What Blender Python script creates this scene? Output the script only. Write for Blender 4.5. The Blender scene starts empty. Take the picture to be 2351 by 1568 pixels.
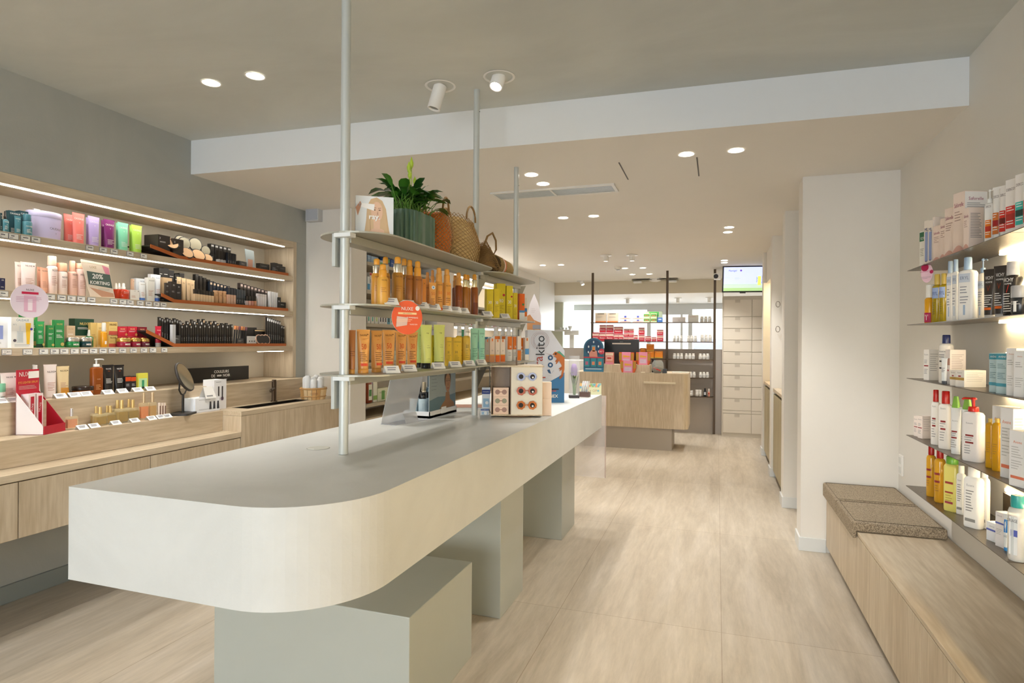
import bpy, bmesh, math, random
from math import sin, cos, pi, radians as R
from mathutils import Vector, Matrix
random.seed(7)
S = bpy.context.scene
COL = S.collection
# ---------------------------------------------------------------- camera
F_PX, CXP, CYP, EYE = 1390.0, 1175.5, 784.0, 1.4
TH, ROLL = math.atan(470.5 / F_PX), R(-0.4)
_f = Vector((-sin(TH), cos(TH), 0)); _r0 = Vector((cos(TH), sin(TH), 0)); _u0 = Vector((0, 0, 1))
_r = _r0 * cos(ROLL) - _u0 * sin(ROLL); _u = _r0 * sin(ROLL) + _u0 * cos(ROLL)
_C = Vector((0, 0, EYE))
cam_d = bpy.data.cameras.new('camera'); cam = bpy.data.objects.new('camera', cam_d); COL.objects.link(cam)
cam_d.sensor_width = 36; cam_d.lens = F_PX / 2351 * 36; cam_d.clip_start = 0.05; cam_d.clip_end = 200
M3 = Matrix((_r, _u, -_f)).transposed()
cam.matrix_world = Matrix.Translation(_C) @ M3.to_4x4()
S.camera = cam
# ---------------------------------------------------------------- world, exposure
W = bpy.data.worlds.new('world'); S.world = W; W.use_nodes = True
wn = W.node_tree.nodes; wl = W.node_tree.links; wn.clear()
wo = wn.new('ShaderNodeOutputWorld'); wb = wn.new('ShaderNodeBackground'); sky = wn.new('ShaderNodeTexSky')
sky.sky_type = 'NISHITA'; sky.sun_disc = False; sky.sun_elevation = R(38); sky.sun_rotation = R(200); sky.dust_density = 3
mixw = wn.new('ShaderNodeMix'); mixw.data_type = 'RGBA'; mixw.inputs[0].default_value = 0.65
mixw.inputs[7].default_value = (1.0, 1.0, 1.0, 1)
wl.new(sky.outputs[0], mixw.inputs[6]); wl.new(mixw.outputs[2], wb.inputs[0]); wb.inputs[1].default_value = 1.15
wl.new(wb.outputs[0], wo.inputs[0])
V = S.view_settings; V.view_transform = 'Standard'; V.look = 'None'; V.gamma = 1; V.use_curve_mapping = False; V.exposure = 0.74
cy = S.cycles; cy.use_denoising = True; cy.max_bounces = 7; cy.diffuse_bounces = 5; cy.glossy_bounces = 3
cy.transmission_bounces = 5; cy.transparent_max_bounces = 8; cy.caustics_reflective = False; cy.caustics_refractive = False
cy.sample_clamp_indirect = 4.0; cy.use_adaptive_sampling = True; cy.adaptive_threshold = 0.02; cy.use_light_tree = True
# ---------------------------------------------------------------- daylight through the shop front (behind the camera) and far glazing
def area(name, loc, rot, sx, sy, e, col):
    l = bpy.data.lights.new(name, 'AREA'); l.shape = 'RECTANGLE'; l.size = sx; l.size_y = sy; l.energy = e; l.color = col
    o = bpy.data.objects.new(name, l); COL.objects.link(o); o.location = loc; o.rotation_euler = rot; return o
area('shopfront_daylight', (-1.2, -5.0, 1.6), (R(90), 0, 0), 5.0, 2.8, 155, (0.62, 0.80, 1.0))
area('rear_daylight', (-1.2, 17.5, 2.2), (R(-100), 0, 0), 6, 3, 260, (0.88, 0.95, 1.0))
# ---------------------------------------------------------------- pixel -> point on a real surface
def ray(x, y): return _f + _r * ((x - CXP) / F_PX) - _u * ((y - CYP) / F_PX)
def onZ(x, y, z): d = ray(x, y); return _C + d * ((z - EYE) / d.z)
def onX(x, y, X): d = ray(x, y); return _C + d * (X / d.x)
def onY(x, y, Y): d = ray(x, y); return _C + d * (Y / d.y)
def dep(p): return (p - _C).dot(_f)
# ---------------------------------------------------------------- materials
MATS = {}
def lin(h):
    if isinstance(h, str):
        h = h.lstrip('#'); h = ''.join(q * 2 for q in h) if len(h) == 3 else ((h * 3) if len(h) == 2 else h); c = [int(h[i:i + 2], 16) / 255 for i in (0, 2, 4)]
    else: c = [v / 255 for v in h]
    return [((v + 0.055) / 1.055) ** 2.4 if v > 0.04045 else v / 12.92 for v in c] + [1]
def newmat(name):
    m = bpy.data.materials.new(name); m.use_nodes = True
    return m, m.node_tree.nodes, m.node_tree.links, m.node_tree.nodes['Principled BSDF']
def mt(h, rough=0.45, metal=0.0, trans=0.0, emit=0.0, alpha=1.0, bump=0.0, ior=1.45, coat=0.0):
    k = (h, rough, metal, trans, emit, alpha, bump, coat)
    if k in MATS: return MATS[k]
    m, n, l, b = newmat('surface_' + str(h).strip('#'))
    c = lin(h); b.inputs['Base Color'].default_value = c; b.inputs['Roughness'].default_value = rough
    b.inputs['Metallic'].default_value = metal; b.inputs['Transmission Weight'].default_value = trans
    b.inputs['IOR'].default_value = ior; b.inputs['Alpha'].default_value = alpha
    if coat: b.inputs['Coat Weight'].default_value = coat
    if emit: b.inputs['Emission Color'].default_value = c; b.inputs['Emission Strength'].default_value = emit
    if not emit and not trans:
        t = n.new('ShaderNodeTexNoise'); t.inputs['Scale'].default_value = 35; t.inputs['Detail'].default_value = 2
        mr = n.new('ShaderNodeMapRange'); mr.inputs[3].default_value = max(0.02, rough - 0.06); mr.inputs[4].default_value = min(1, rough + 0.06)
        l.new(t.outputs[0], mr.inputs[0]); l.new(mr.outputs[0], b.inputs['Roughness'])
        if bump:
            bp = n.new('ShaderNodeBump'); bp.inputs['Strength'].default_value = bump; bp.inputs['Distance'].default_value = 0.004
            l.new(t.outputs[0], bp.inputs['Height']); l.new(bp.outputs[0], b.inputs['Normal'])
    MATS[k] = m; return m
def ramp(n, stops):
    r = n.new('ShaderNodeValToRGB'); e = r.color_ramp.elements
    while len(e) < len(stops): e.new(0.5)
    for i, (p, c) in enumerate(stops): e[i].position = p; e[i].color = lin(c)
    return r
def coords(n, l, scale, rot=(0, 0, 0)):
    tc = n.new('ShaderNodeTexCoord'); mp = n.new('ShaderNodeMapping'); mp.inputs['Scale'].default_value = scale
    mp.inputs['Rotation'].default_value = rot; l.new(tc.outputs['Object'], mp.inputs[0]); return mp
def plaster(name, c1, c2, scale=1.6, rough=0.8, bump=0.15, stretch=(1, 1, 1), c0=None):
    m, n, l, b = newmat(name); mp = coords(n, l, stretch)
    t = n.new('ShaderNodeTexNoise'); t.inputs['Scale'].default_value = scale; t.inputs['Detail'].default_value = 7; t.inputs['Roughness'].default_value = 0.62
    t.inputs['Distortion'].default_value = 0.6
    l.new(mp.outputs[0], t.inputs[0]); r = ramp(n, [(0.33, c1), (0.68, c2)]); l.new(t.outputs[0], r.inputs[0]); l.new(r.outputs[0], b.inputs['Base Color'])
    b.inputs['Roughness'].default_value = rough
    g = n.new('ShaderNodeTexNoise'); g.inputs['Scale'].default_value = 90; g.inputs['Detail'].default_value = 3; l.new(mp.outputs[0], g.inputs[0])
    bp = n.new('ShaderNodeBump'); bp.inputs['Strength'].default_value = bump; bp.inputs['Distance'].default_value = 0.003
    l.new(g.outputs[0], bp.inputs['Height']); l.new(bp.outputs[0], b.inputs['Normal']); return m
def wood(name, axis, c1='#c4b399', c2='#d0c1a8', c3='#b7a58a', rough=0.42):
    m, n, l, b = newmat(name)
    st = {'x': (0.22, 2.4, 2.4), 'y': (2.4, 0.22, 2.4), 'z': (2.4, 2.4, 0.22)}[axis]
    mp = coords(n, l, st)
    t = n.new('ShaderNodeTexNoise'); t.inputs['Scale'].default_value = 1.7; t.inputs['Detail'].default_value = 3; t.inputs['Distortion'].default_value = 0.9
    l.new(mp.outputs[0], t.inputs[0])
    mm = n.new('ShaderNodeMath'); mm.operation = 'MULTIPLY'; mm.inputs[1].default_value = 24; l.new(t.outputs[0], mm.inputs[0])
    sn = n.new('ShaderNodeMath'); sn.operation = 'SINE'; l.new(mm.outputs[0], sn.inputs[0])
    f = n.new('ShaderNodeTexNoise'); f.inputs['Scale'].default_value = 28; f.inputs['Detail'].default_value = 4; l.new(mp.outputs[0], f.inputs[0])
    a = n.new('ShaderNodeMath'); a.operation = 'MULTIPLY_ADD'; a.inputs[1].default_value = 0.13; l.new(sn.outputs[0], a.inputs[0]); l.new(f.outputs[0], a.inputs[2])
    r = ramp(n, [(0.25, c3), (0.5, c1), (0.75, c2)]); l.new(a.outputs[0], r.inputs[0]); l.new(r.outputs[0], b.inputs['Base Color'])
    b.inputs['Roughness'].default_value = rough; return m
WALLGREY = plaster('grey_green_plaster', '#a3a5a0', '#b0b1ab', 1.3)
CEILG = plaster('grey_green_ceiling_plaster', '#c2c5c1', '#cfd2ce', 1.1, bump=0.1, stretch=(0.6, 1.5, 1))
WHITE = plaster('warm_white_paint', '#dedad2', '#e2dfd8', 0.8, 0.7, 0.05)
CEILW = plaster('beige_white_ceiling_paint', '#e3dfd8', '#e7e3dd', 0.6, 0.75, 0.04)
BEIGEB = plaster('niche_back_paint', '#cfc7b6', '#d3cbbb', 0.8, 0.7, 0.04)
BEAMW = plaster('cool_white_beam_paint', '#e2e4e4', '#e6e8e8', 0.8, 0.7, 0.04)
MICRO = plaster('microcement', '#bfc0bc', '#cbccc8', 2.2, 0.42, 0.12)
FOOTM = plaster('smooth_grey_laminate', '#a3a79f', '#a8aca4', 1, 0.35, 0.02)
WZ = wood('oak_vertical_grain', 'z'); WY = wood('oak_long_grain', 'y'); WX = wood('oak_cross_grain', 'x')
OLIVE = wood('olive_oak_doors', 'z', '#a99d7c', '#b3a787', '#9f936f')
SHELFM = mt('#a9a89c', 0.38, 0.25); POLE = mt('#bfc4c2', 0.35, 0.2); STEEL = mt('#6b6256', 0.3, 0.75); BRONZE = mt('#4a3c2e', 0.35, 0.7)
LED = mt('#fff8ec', 0.5, emit=15.0); LEDW = mt('#ffe6b8', 0.5, emit=17.0); SPOTM = mt('#fff4e2', 0.5, emit=14.0)
WPL = mt('#e9e8e4', 0.4); BLK = mt('#17171a', 0.35); CLEAR = mt('#f4f8ff', 0.04, alpha=0.10)
CARD = mt('#f1efea', 0.6); INK = mt('#2b2b2e', 0.6); CORKT = mt('#b5602a', 0.55)
def travertine():
    m, n, l, b = newmat('travertine_floor_tiles')
    mp = coords(n, l, (2.2, 0.28, 1))
    t = n.new('ShaderNodeTexNoise'); t.inputs['Scale'].default_value = 3.2; t.inputs['Detail'].default_value = 9; t.inputs['Roughness'].default_value = 0.66; t.inputs['Distortion'].default_value = 0.5
    l.new(mp.outputs[0], t.inputs[0]); r = ramp(n, [(0.3, '#a89b88'), (0.5, '#bdb19e'), (0.72, '#ccc1b1')]); l.new(t.outputs[0], r.inputs[0])
    mp2 = coords(n, l, (1, 1, 1), (0, 0, 0)); mp2.inputs['Location'].default_value = (-0.03, 0.10, 0)
    bk = n.new('ShaderNodeTexBrick'); bk.inputs['Scale'].default_value = 1; bk.inputs['Brick Width'].default_value = 0.8; bk.inputs['Row Height'].default_value = 1.6
    bk.offset = 0.0; bk.inputs['Mortar Size'].default_value = 0.0018; bk.inputs['Mortar Smooth'].default_value = 0.2
    bk.inputs['Color1'].default_value = (1, 1, 1, 1); bk.inputs['Color2'].default_value = (0.93, 0.93, 0.93, 1); bk.inputs['Mortar'].default_value = (0.62, 0.56, 0.5, 1)
    l.new(mp2.outputs[0], bk.inputs[0]); mx = n.new('ShaderNodeMix'); mx.data_type = 'RGBA'; mx.blend_type = 'MULTIPLY'; mx.inputs[0].default_value = 1
    l.new(r.outputs[0], mx.inputs[6]); l.new(bk.outputs[0], mx.inputs[7]); l.new(mx.outputs[2], b.inputs['Base Color'])
    fn = n.new('ShaderNodeTexNoise'); fn.inputs['Scale'].default_value = 17; fn.inputs['Detail'].default_value = 6; fn.inputs['Roughness'].default_value = 0.7; l.new(mp.outputs[0], fn.inputs[0])
    fr = n.new('ShaderNodeMapRange'); fr.inputs[1].default_value = 0.3; fr.inputs[2].default_value = 0.7; fr.inputs[3].default_value = 0.86; fr.inputs[4].default_value = 1.08; l.new(fn.outputs[0], fr.inputs[0])
    m3 = n.new('ShaderNodeVectorMath'); m3.operation = 'SCALE'; l.new(mx.outputs[2], m3.inputs[0]); l.new(fr.outputs[0], m3.inputs['Scale']); l.new(m3.outputs[0], b.inputs['Base Color'])
    b.inputs['Roughness'].default_value = 0.38
    bp = n.new('ShaderNodeBump'); bp.inputs['Strength'].default_value = 0.12; bp.inputs['Distance'].default_value = 0.002; l.new(t.outputs[0], bp.inputs['Height']); l.new(bp.outputs[0], b.inputs['Normal'])
    return m
FLOORM = travertine()
def fabric():
    m, n, l, b = newmat('woven_bouclé_fabric'); mp = coords(n, l, (1, 1, 1))
    t = n.new('ShaderNodeTexNoise'); t.inputs['Scale'].default_value = 210; t.inputs['Detail'].default_value = 2
    l.new(mp.outputs[0], t.inputs[0]); r = ramp(n, [(0.35, '#6f6353'), (0.55, '#a3937c'), (0.7, '#b9aa92')]); l.new(t.outputs[0], r.inputs[0]); l.new(r.outputs[0], b.inputs['Base Color'])
    b.inputs['Roughness'].default_value = 0.95; bp = n.new('ShaderNodeBump'); bp.inputs['Strength'].default_value = 0.5; bp.inputs['Distance'].default_value = 0.003
    l.new(t.outputs[0], bp.inputs['Height']); l.new(bp.outputs[0], b.inputs['Normal']); return m
FABRIC = fabric()
# ---------------------------------------------------------------- mesh builder
FONT_CACHE = {}
def glyphs(s):
    if s not in FONT_CACHE:
        c = bpy.data.curves.new('t', 'FONT'); c.body = s; c.resolution_u = 2
        o = bpy.data.objects.new('t', c); COL.objects.link(o)
        me = bpy.data.meshes.new_from_object(o.evaluated_get(bpy.context.evaluated_depsgraph_get()))
        vs = [(v.co.x, v.co.y) for v in me.vertices]; fs = [tuple(p.vertices) for p in me.polygons]
        bpy.data.objects.remove(o); bpy.data.curves.remove(c); bpy.data.meshes.remove(me)
        xs = [v[0] for v in vs] or [0]; ys = [v[1] for v in vs] or [0]
        FONT_CACHE[s] = (vs, fs, min(xs), max(xs), min(ys), max(ys))
    return FONT_CACHE[s]
class MB:
    def __init__(s): s.v = []; s.f = []; s.mi = []; s.sm = []; s.mats = []; s.T = None; s.sub = 1
    def m(s, mat):
        if mat not in s.mats: s.mats.append(mat)
        return s.mats.index(mat)
    def add(s, vs, fs, mat, smooth=False):
        o = len(s.v); s.v += [tuple(s.T @ Vector(p)) for p in vs] if s.T else [tuple(p) for p in vs]
        k = s.m(mat)
        for f in fs: s.f.append(tuple(o + i for i in f)); s.mi.append(k); s.sm.append(smooth)
        return s
    def box(s, x0, y0, z0, x1, y1, z1, mat):
        x0, x1 = sorted((x0, x1)); y0, y1 = sorted((y0, y1)); z0, z1 = sorted((z0, z1))
        return s.add([(x0, y0, z0), (x1, y0, z0), (x1, y1, z0), (x0, y1, z0), (x0, y0, z1), (x1, y0, z1), (x1, y1, z1), (x0, y1, z1)],
                     [(0, 3, 2, 1), (4, 5, 6, 7), (0, 1, 5, 4), (1, 2, 6, 5), (2, 3, 7, 6), (3, 0, 4, 7)], mat)
    def cbox(s, w, d, h, mat, z0=0, x=0, y=0): return s.box(x - w / 2, y - d / 2, z0, x + w / 2, y + d / 2, z0 + h, mat)
    def prism(s, poly, z0, z1, mat, smooth=False, top=None):
        n = len(poly); a = sum(poly[i][0] * poly[(i + 1) % n][1] - poly[(i + 1) % n][0] * poly[i][1] for i in range(n))
        if a < 0: poly = poly[::-1]
        vs = [(p[0], p[1], z0) for p in poly] + [(p[0], p[1], z1) for p in poly]
        s.add(vs, [(i, (i + 1) % n, n + (i + 1) % n, n + i) for i in range(n)], mat, smooth)
        s.add(vs, [tuple(range(n))[::-1]], mat); s.add(vs, [tuple(range(n, 2 * n))], top or mat); return s
    def plate(s, poly, y0, y1, mat, front=None):
        # outline in (x, z), thickness from y0 (front) to y1 (back)
        n = len(poly); a = sum(poly[i][0] * poly[(i + 1) % n][1] - poly[(i + 1) % n][0] * poly[i][1] for i in range(n))
        if a < 0: poly = poly[::-1]
        vs = [(p[0], y0, p[1]) for p in poly] + [(p[0], y1, p[1]) for p in poly]
        s.add(vs, [(i, n + i, n + (i + 1) % n, (i + 1) % n) for i in range(n)] + [tuple(range(n, 2 * n))[::-1]], mat)
        s.add(vs, [tuple(range(n))], front or mat); return s
    def loft(s, loops, mat, smooth=True, caps=(True, True)):
        n = len(loops[0]); vs = [p for lp in loops for p in lp]; fs = []
        for k in range(len(loops) - 1):
            for i in range(n): j = (i + 1) % n; fs.append((k * n + i, k * n + j, (k + 1) * n + j, (k + 1) * n + i))
        s.add(vs, fs, mat, smooth)
        if caps[0]: s.add(loops[0], [tuple(range(n))[::-1]], mat)
        if caps[1]: s.add(loops[-1], [tuple(range(n))], mat)
        return s
    def lathe(s, prof, mat, seg=14, x=0, y=0, sx=1, sy=1, caps=(True, True)):
        return s.loft([[(x + r * sx * cos(2 * pi * i / seg), y + r * sy * sin(2 * pi * i / seg), z) for i in range(seg)] for r, z in prof], mat, True, caps)
    def cyl(s, r, z0, z1, mat, x=0, y=0, seg=14, r2=None): return s.lathe([(r, z0), (r2 or r, z1)], mat, seg, x, y)
    def pipe(s, pts, r, mat, seg=8, closed=False):
        pts = [Vector(p) for p in pts]; loops = []
        n = len(pts)
        for i, p in enumerate(pts):
            d = (pts[(i + 1) % n] - pts[i - 1]) if closed or 0 < i < n - 1 else (pts[1] - pts[0] if i == 0 else pts[-1] - pts[-2])
            d.normalize(); a = Vector((0, 0, 1)) if abs(d.z) < 0.9 else Vector((1, 0, 0))
            e1 = d.cross(a).normalized(); e2 = d.cross(e1)
            rr = r[i] if isinstance(r, (list, tuple)) else r
            loops.append([tuple(p + (e1 * cos(2 * pi * k / seg) - e2 * sin(2 * pi * k / seg)) * rr) for k in range(seg)])
        if closed: loops.append(loops[0])
        return s.loft(loops, mat, True, (not closed, not closed))
    def text(s, t, x, z, h, mat, y=-0.001, w=None, rot=0, back=False):
        vs, fs, x0, x1, y0, y1 = glyphs(t)
        k = h / max(1e-6, (y1 - y0)); kx = k
        if w and (x1 - x0) * k > w: kx = w / (x1 - x0)
        cr, sr = cos(rot), sin(rot); out = []
        for a, b in vs:
            px = (a - (x0 + x1) / 2) * kx; pz = (b - (y0 + y1) / 2) * k
            qx = px * cr - pz * sr; qz = px * sr + pz * cr
            out.append((x - qx if back else x + qx, y, z + qz))
        return s.add(out, [f[::-1] for f in fs] if back else fs, mat)
    def strip(s, x0, x1, z0, z1, y, mat):
        n = s.sub; k = [(x0 + (x1 - x0) * i / n) for i in range(n + 1)]
        return s.add([(x, y, z0) for x in k] + [(x, y, z1) for x in k], [(i, i + 1, n + 2 + i, n + 1 + i) for i in range(n)], mat)
    def bars(s, x, z, w, mat, n=3, dz=0.004, th=0.0012, y=-0.001, rnd=True):
        for i in range(n): s.strip(x, x + w * (random.uniform(0.55, 1) if rnd else 1), z - i * dz, z - i * dz + th, y, mat)
        return s
    def bold(s, t, x, z, h, mat, y=-0.001, w=None, rot=0, k=.05):
        for dx, dz in ((-k, 0), (0, 0), (k, 0), (0, k * .7), (0, -k * .7)): s.text(t, x + dx * h, z + dz * h, h, mat, y - .00002 * (dx + 2 * dz), w, rot)
        return s
    def disc(s, x, z, r, mat, y=-0.001, n=14, rz=None):
        return s.add([(x + r * cos(2 * pi * i / n), y, z + (rz or r) * sin(2 * pi * i / n)) for i in range(n)], [tuple(range(n))], mat)
    def rect(s, x0, z0, x1, z1, mat, y=-0.001): return s.strip(x0, x1, z0, z1, y, mat)
    def merge(s, b):
        o = len(s.v); s.v += b.v
        for f, mi, sm in zip(b.f, b.mi, b.sm): s.f.append(tuple(o + i for i in f)); s.mi.append(s.m(b.mats[mi])); s.sm.append(sm)
        return s
    def build(s, name, parent=None, loc=None, rz=0, bevel=0, seg=2):
        me = bpy.data.meshes.new(name); me.from_pydata(s.v, [], s.f)
        for m in s.mats: me.materials.append(m)
        me.polygons.foreach_set('material_index', s.mi); me.polygons.foreach_set('use_smooth', s.sm); me.update()
        o = bpy.data.objects.new(name, me); COL.objects.link(o)
        if parent: o.parent = parent
        if loc is not None: o.location = loc
        if rz: o.rotation_euler = (0, 0, rz)
        if bevel:
            b = o.modifiers.new('bevel', 'BEVEL'); b.width = bevel; b.segments = seg; b.limit_method = 'ANGLE'; b.angle_limit = R(40)
        return o
THINGS = []
def tag(o, label, cat, group=None, place=None):
    o['label'] = label; o['category'] = cat
    if group: o['group'] = group
    THINGS.append((o, place)); return o
def struct(o): o['kind'] = 'structure'; return o
def empty(name, loc, rz=0):
    o = bpy.data.objects.new(name, None); COL.objects.link(o); o.location = loc; o.rotation_euler = (0, 0, rz); o.empty_display_size = 0.05; return o
def rrect(w, d, r, n=4, x=0, y=0):
    P = []
    for cx_, cy_, a in ((w / 2 - r, d / 2 - r, 0), (-w / 2 + r, d / 2 - r, 90), (-w / 2 + r, -d / 2 + r, 180), (w / 2 - r, -d / 2 + r, 270)):
        for i in range(n + 1): t = R(a + 90 * i / n); P.append((x + cx_ + r * cos(t), y + cy_ + r * sin(t)))
    return P
# ================================================================ ROOM SHELL
ZL, ZH = 2.53, 2.76
XL, XR = -3.42, 1.12
def B(name, boxes, mat, bevel=0):
    b = MB()
    for q in boxes: b.box(*q, mat)
    return struct(b.build(name, bevel=bevel))
B('floor', [(-5.2, -4.4, -0.1, 2.2, 15.0, 0)], FLOORM)
B('wall_left', [(-3.95, -4.4, 2.237, XL, 4.45, 2.9)], WALLGREY)
B('wall_left_back', [(-3.95, -4.4, 0, -3.732, 4.45, 2.237)], WALLGREY)
B('wall_left_end', [(-3.731, 4.321, 0, XL, 4.45, 2.236)], WALLGREY)
B('wall_left_lower', [(-3.731, -4.4, 0, -3.55, 4.278, 0.899)], WALLGREY)
B('wall_pier', [(-3.95, 4.451, 0, -2.96, 4.69, ZL)], WHITE)
B('wall_right', [(XR, -4.4, 0, XR + 0.2, 9.62, 2.95)], WHITE)
for i, y in enumerate((4.52, 5.64, 6.9, 8.16)):
    B('wall_pillar_%d' % (i + 1), [(0.545, y, 0, XR, y + 0.2, ZL)], WHITE)
    x0 = 0.545 - 0.012
    B('baseboard_pillar_%d' % (i + 1), [(x0, y - 0.012, 0, (0.70 if i == 0 else XR), y, 0.09), (x0, y, 0, 0.545, y + 0.2, 0.09)], mt('#d5d7d5', 0.4), 0.002)
B('baseboard_left', [(-3.55, -4.4, 0, -3.535, 4.45, 0.095)], mt('#8d938f', 0.5), 0.002)
# upper ceiling (grey plaster) and lower ceiling (warm white) with the stepped face between them
b = MB(); b.add([(-3.95, -4.4, ZH), (1.4, -4.4, ZH), (1.4, 3.42, ZH), (-3.95, 3.25, ZH)], [(0, 1, 2, 3)], CEILG); struct(b.build('ceiling'))
b = MB()
b.add([(XL - 0.5, 3.205, ZL), (XR + 0.1, 3.40, ZL), (XR + 0.1, 11.3, ZL), (-5.2, 11.3, ZL), (-5.2, 3.205, ZL)], [(4, 3, 2, 1, 0)], CEILW)
struct(b.build('ceiling_lower'))
b = MB(); b.add([(XL - 0.5, 3.2, ZL - 0.001), (XR + 0.1, 3.4, ZL - 0.001), (XR + 0.1, 3.4, ZH + 0.15), (XL - 0.5, 3.2, ZH + 0.15)], [(0, 1, 2, 3)], BEAMW); struct(b.build('trim_ceiling_step'))
B('ceiling_rear', [(-5.2, 11.3, 2.30, 2.2, 15, 2.4)], mt('#e6e4de', 0.6))
B('wall_bulkhead', [(-5.2, 11.25, 2.29, 2.2, 11.31, 2.6)], mt('#d2c8b2', 0.7))
# shop front behind the camera: glazed opening with piers
B('wall_front', [(-3.95, -4.45, 0, -3.35, -4.3, 2.95), (0.95, -4.45, 0, 1.3, -4.3, 2.95), (-3.35, -4.45, 2.65, 0.95, -4.3, 2.95), (-3.35, -4.45, 0, 0.95, -4.3, 0.25)], WHITE)
b = MB(); b.box(-3.35, -4.38, 0.25, 0.95, -4.37, 2.65, CLEAR); w1 = struct(b.build('window_1'))
b = MB()
for x in (-3.33, -1.9, -0.5, 0.93): b.box(x - 0.03, -4.41, 0.25, x + 0.03, -4.34, 2.65, mt('#3c3c3c', 0.4))
b.build('window_frame', w1)
# left rear wall: pilasters and niches with shelves, at x = -2.95
XW = -2.95
B('wall_rear_left', [(-3.45, 4.69, 0, -3.38, 9.1, ZL), (-3.4, 6.11, 0, XW, 6.56, ZL), (-3.4, 9.07, 0, XW, 10.2, ZL), (-3.4, 4.69, 2.2, XW, 9.07, ZL), (-5.1, 10.1, 0, -3.3, 10.2, ZL)], WHITE)
B('wall_far_left', [(-5.2, 10.2, 0, -5.1, 15, ZL), (-5.2, 13.4, 0, -3.32, 13.5, 2.3)], mt('#d9dccb', 0.7))
B('wall_right_rear', [(1.3, 9.6, 0, 1.4, 15, 2.6), (1.12, 9.63, 0, 1.3, 10.1, ZL)], WHITE)
# rear glazing at y = 14.6
b = MB(); b.box(-3.32, 14.6, 1.15, 1.3, 14.61, 2.25, CLEAR); w2 = struct(b.build('window_2'))
b = MB(); FR = mt('#c9ccce', 0.4)
for px, w in ((1359, .05), (1490, .09), (1565, .05), (1585, .09), (1640, .05)):
    x = onY(px, 750, 14.55).x; b.box(x - w / 2, 14.53, 1.16, x + w / 2, 14.596, 2.25, FR)
b.box(-3.32, 14.52, 2.17, 1.3, 14.598, 2.299, FR); b.box(onY(1490, 700, 14.55).x, 14.525, 2.05, onY(1585, 700, 14.55).x, 14.597, 2.17, FR)
b.box(-3.32, 14.5, 1.08, 1.3, 14.62, 1.17, FR); b.build('window_frame', w2)
B('wall_rear', [(-3.32, 14.6, 0, 1.3, 14.7, 1.15)], mt('#dcdcd6', 0.7))
# street beyond the rear glazing
b = MB(); b.box(-14, 15.2, -0.05, 14, 40, 0, mt('#c9c9c6', 0.9)); struct(b.build('ground_street'))
b = MB(); b.box(-0.6, 17.0, 0, 1.6, 17.3, 1.5, mt('#8f94a0', 0.9, bump=1.0)); tag(b.build('stone_wall'), 'grey stone garden wall outside behind the rear glazing', 'wall')
# ceiling ventilation grille
g = empty('ceiling_vent', (0, 0, 0)); tag(g, 'long white linear grille set in the lower ceiling, divided in two', 'vent')
b = MB(); V_ = mt('#d9d8d2', 0.4)
b.box(-1.64, 4.30, ZL - 0.012, -0.70, 4.32, ZL, V_); b.box(-1.64, 4.50, ZL - 0.012, -0.70, 4.52, ZL, V_); b.box(-1.641, 4.299, ZL - 0.0135, -1.62, 4.521, ZL, V_)
b.box(-0.72, 4.299, ZL - 0.0135, -0.699, 4.521, ZL, V_); b.box(-1.18, 4.299, ZL - 0.0135, -1.165, 4.521, ZL, V_); b.build('frame', g)
b = MB(); SL = mt('#b7bfc2', 0.35)
for i in range(8): b.box(-1.62, 4.325 + i * 0.0225, ZL - 0.009, -0.72, 4.34 + i * 0.0225, ZL - 0.002, SL)
b.build('louvre', g)
def slot(px0, py0, px1, py1, lab):
    p, q = onZ(px0, py0, ZL), onZ(px1, py1, ZL); b = MB(); b.box(p.x - .004, p.y, ZL - 0.002, p.x + .004, q.y, ZL + .01, mt('#55504a', .6)); tag(b.build('ceiling_slot'), lab, 'vent')
slot(1421, 373, 1442, 412, 'thin hairline slot in the ceiling above the long grille end')
slot(1600, 361, 1603, 404, 'dark narrow slot in the ceiling beside the paired downlights')
# ---- ceiling lamps
def spotlamp(loc, e, ang=R(95), col=(1.0, 0.965, 0.92), aim=None, blend=0.6):
    l = bpy.data.lights.new('downlight_lamp', 'SPOT'); l.energy = e; l.spot_size = ang; l.spot_blend = blend; l.color = col; l.shadow_soft_size = 0.035
    o = bpy.data.objects.new('downlight_lamp', l); COL.objects.link(o); o.location = loc
    if aim: o.rotation_euler = (Vector(aim) - Vector(loc)).to_track_quat('-Z', 'Y').to_euler()
    return o
def downlight(x, y, z, e, lab, grp):
    r = empty('recessed_downlight', (x, y, z)); tag(r, lab, 'ceiling light', grp)
    b = MB(); b.lathe([(0.052, -0.003), (0.046, -0.004), (0.043, 0.0)], WPL, 20, caps=(False, False)); b.build('trim_ring', r)
    b = MB(); b.lathe([(0.044, -0.001), (0.044, 0.001)], SPOTM, 20); b.build('diffuser', r)
    spotlamp((x, y, z - 0.02), e, aim=(x, y, 0))
E1, E2 = 34, 34
for x, y, lab in ((-2.548, 2.525, 'bright round downlight in the grey ceiling, nearer the left wall'), (-2.263, 2.528, 'bright round downlight in the grey ceiling, right one of the pair')):
    downlight(x, y, ZH, E1, lab, 'round downlights in the grey ceiling')
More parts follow.
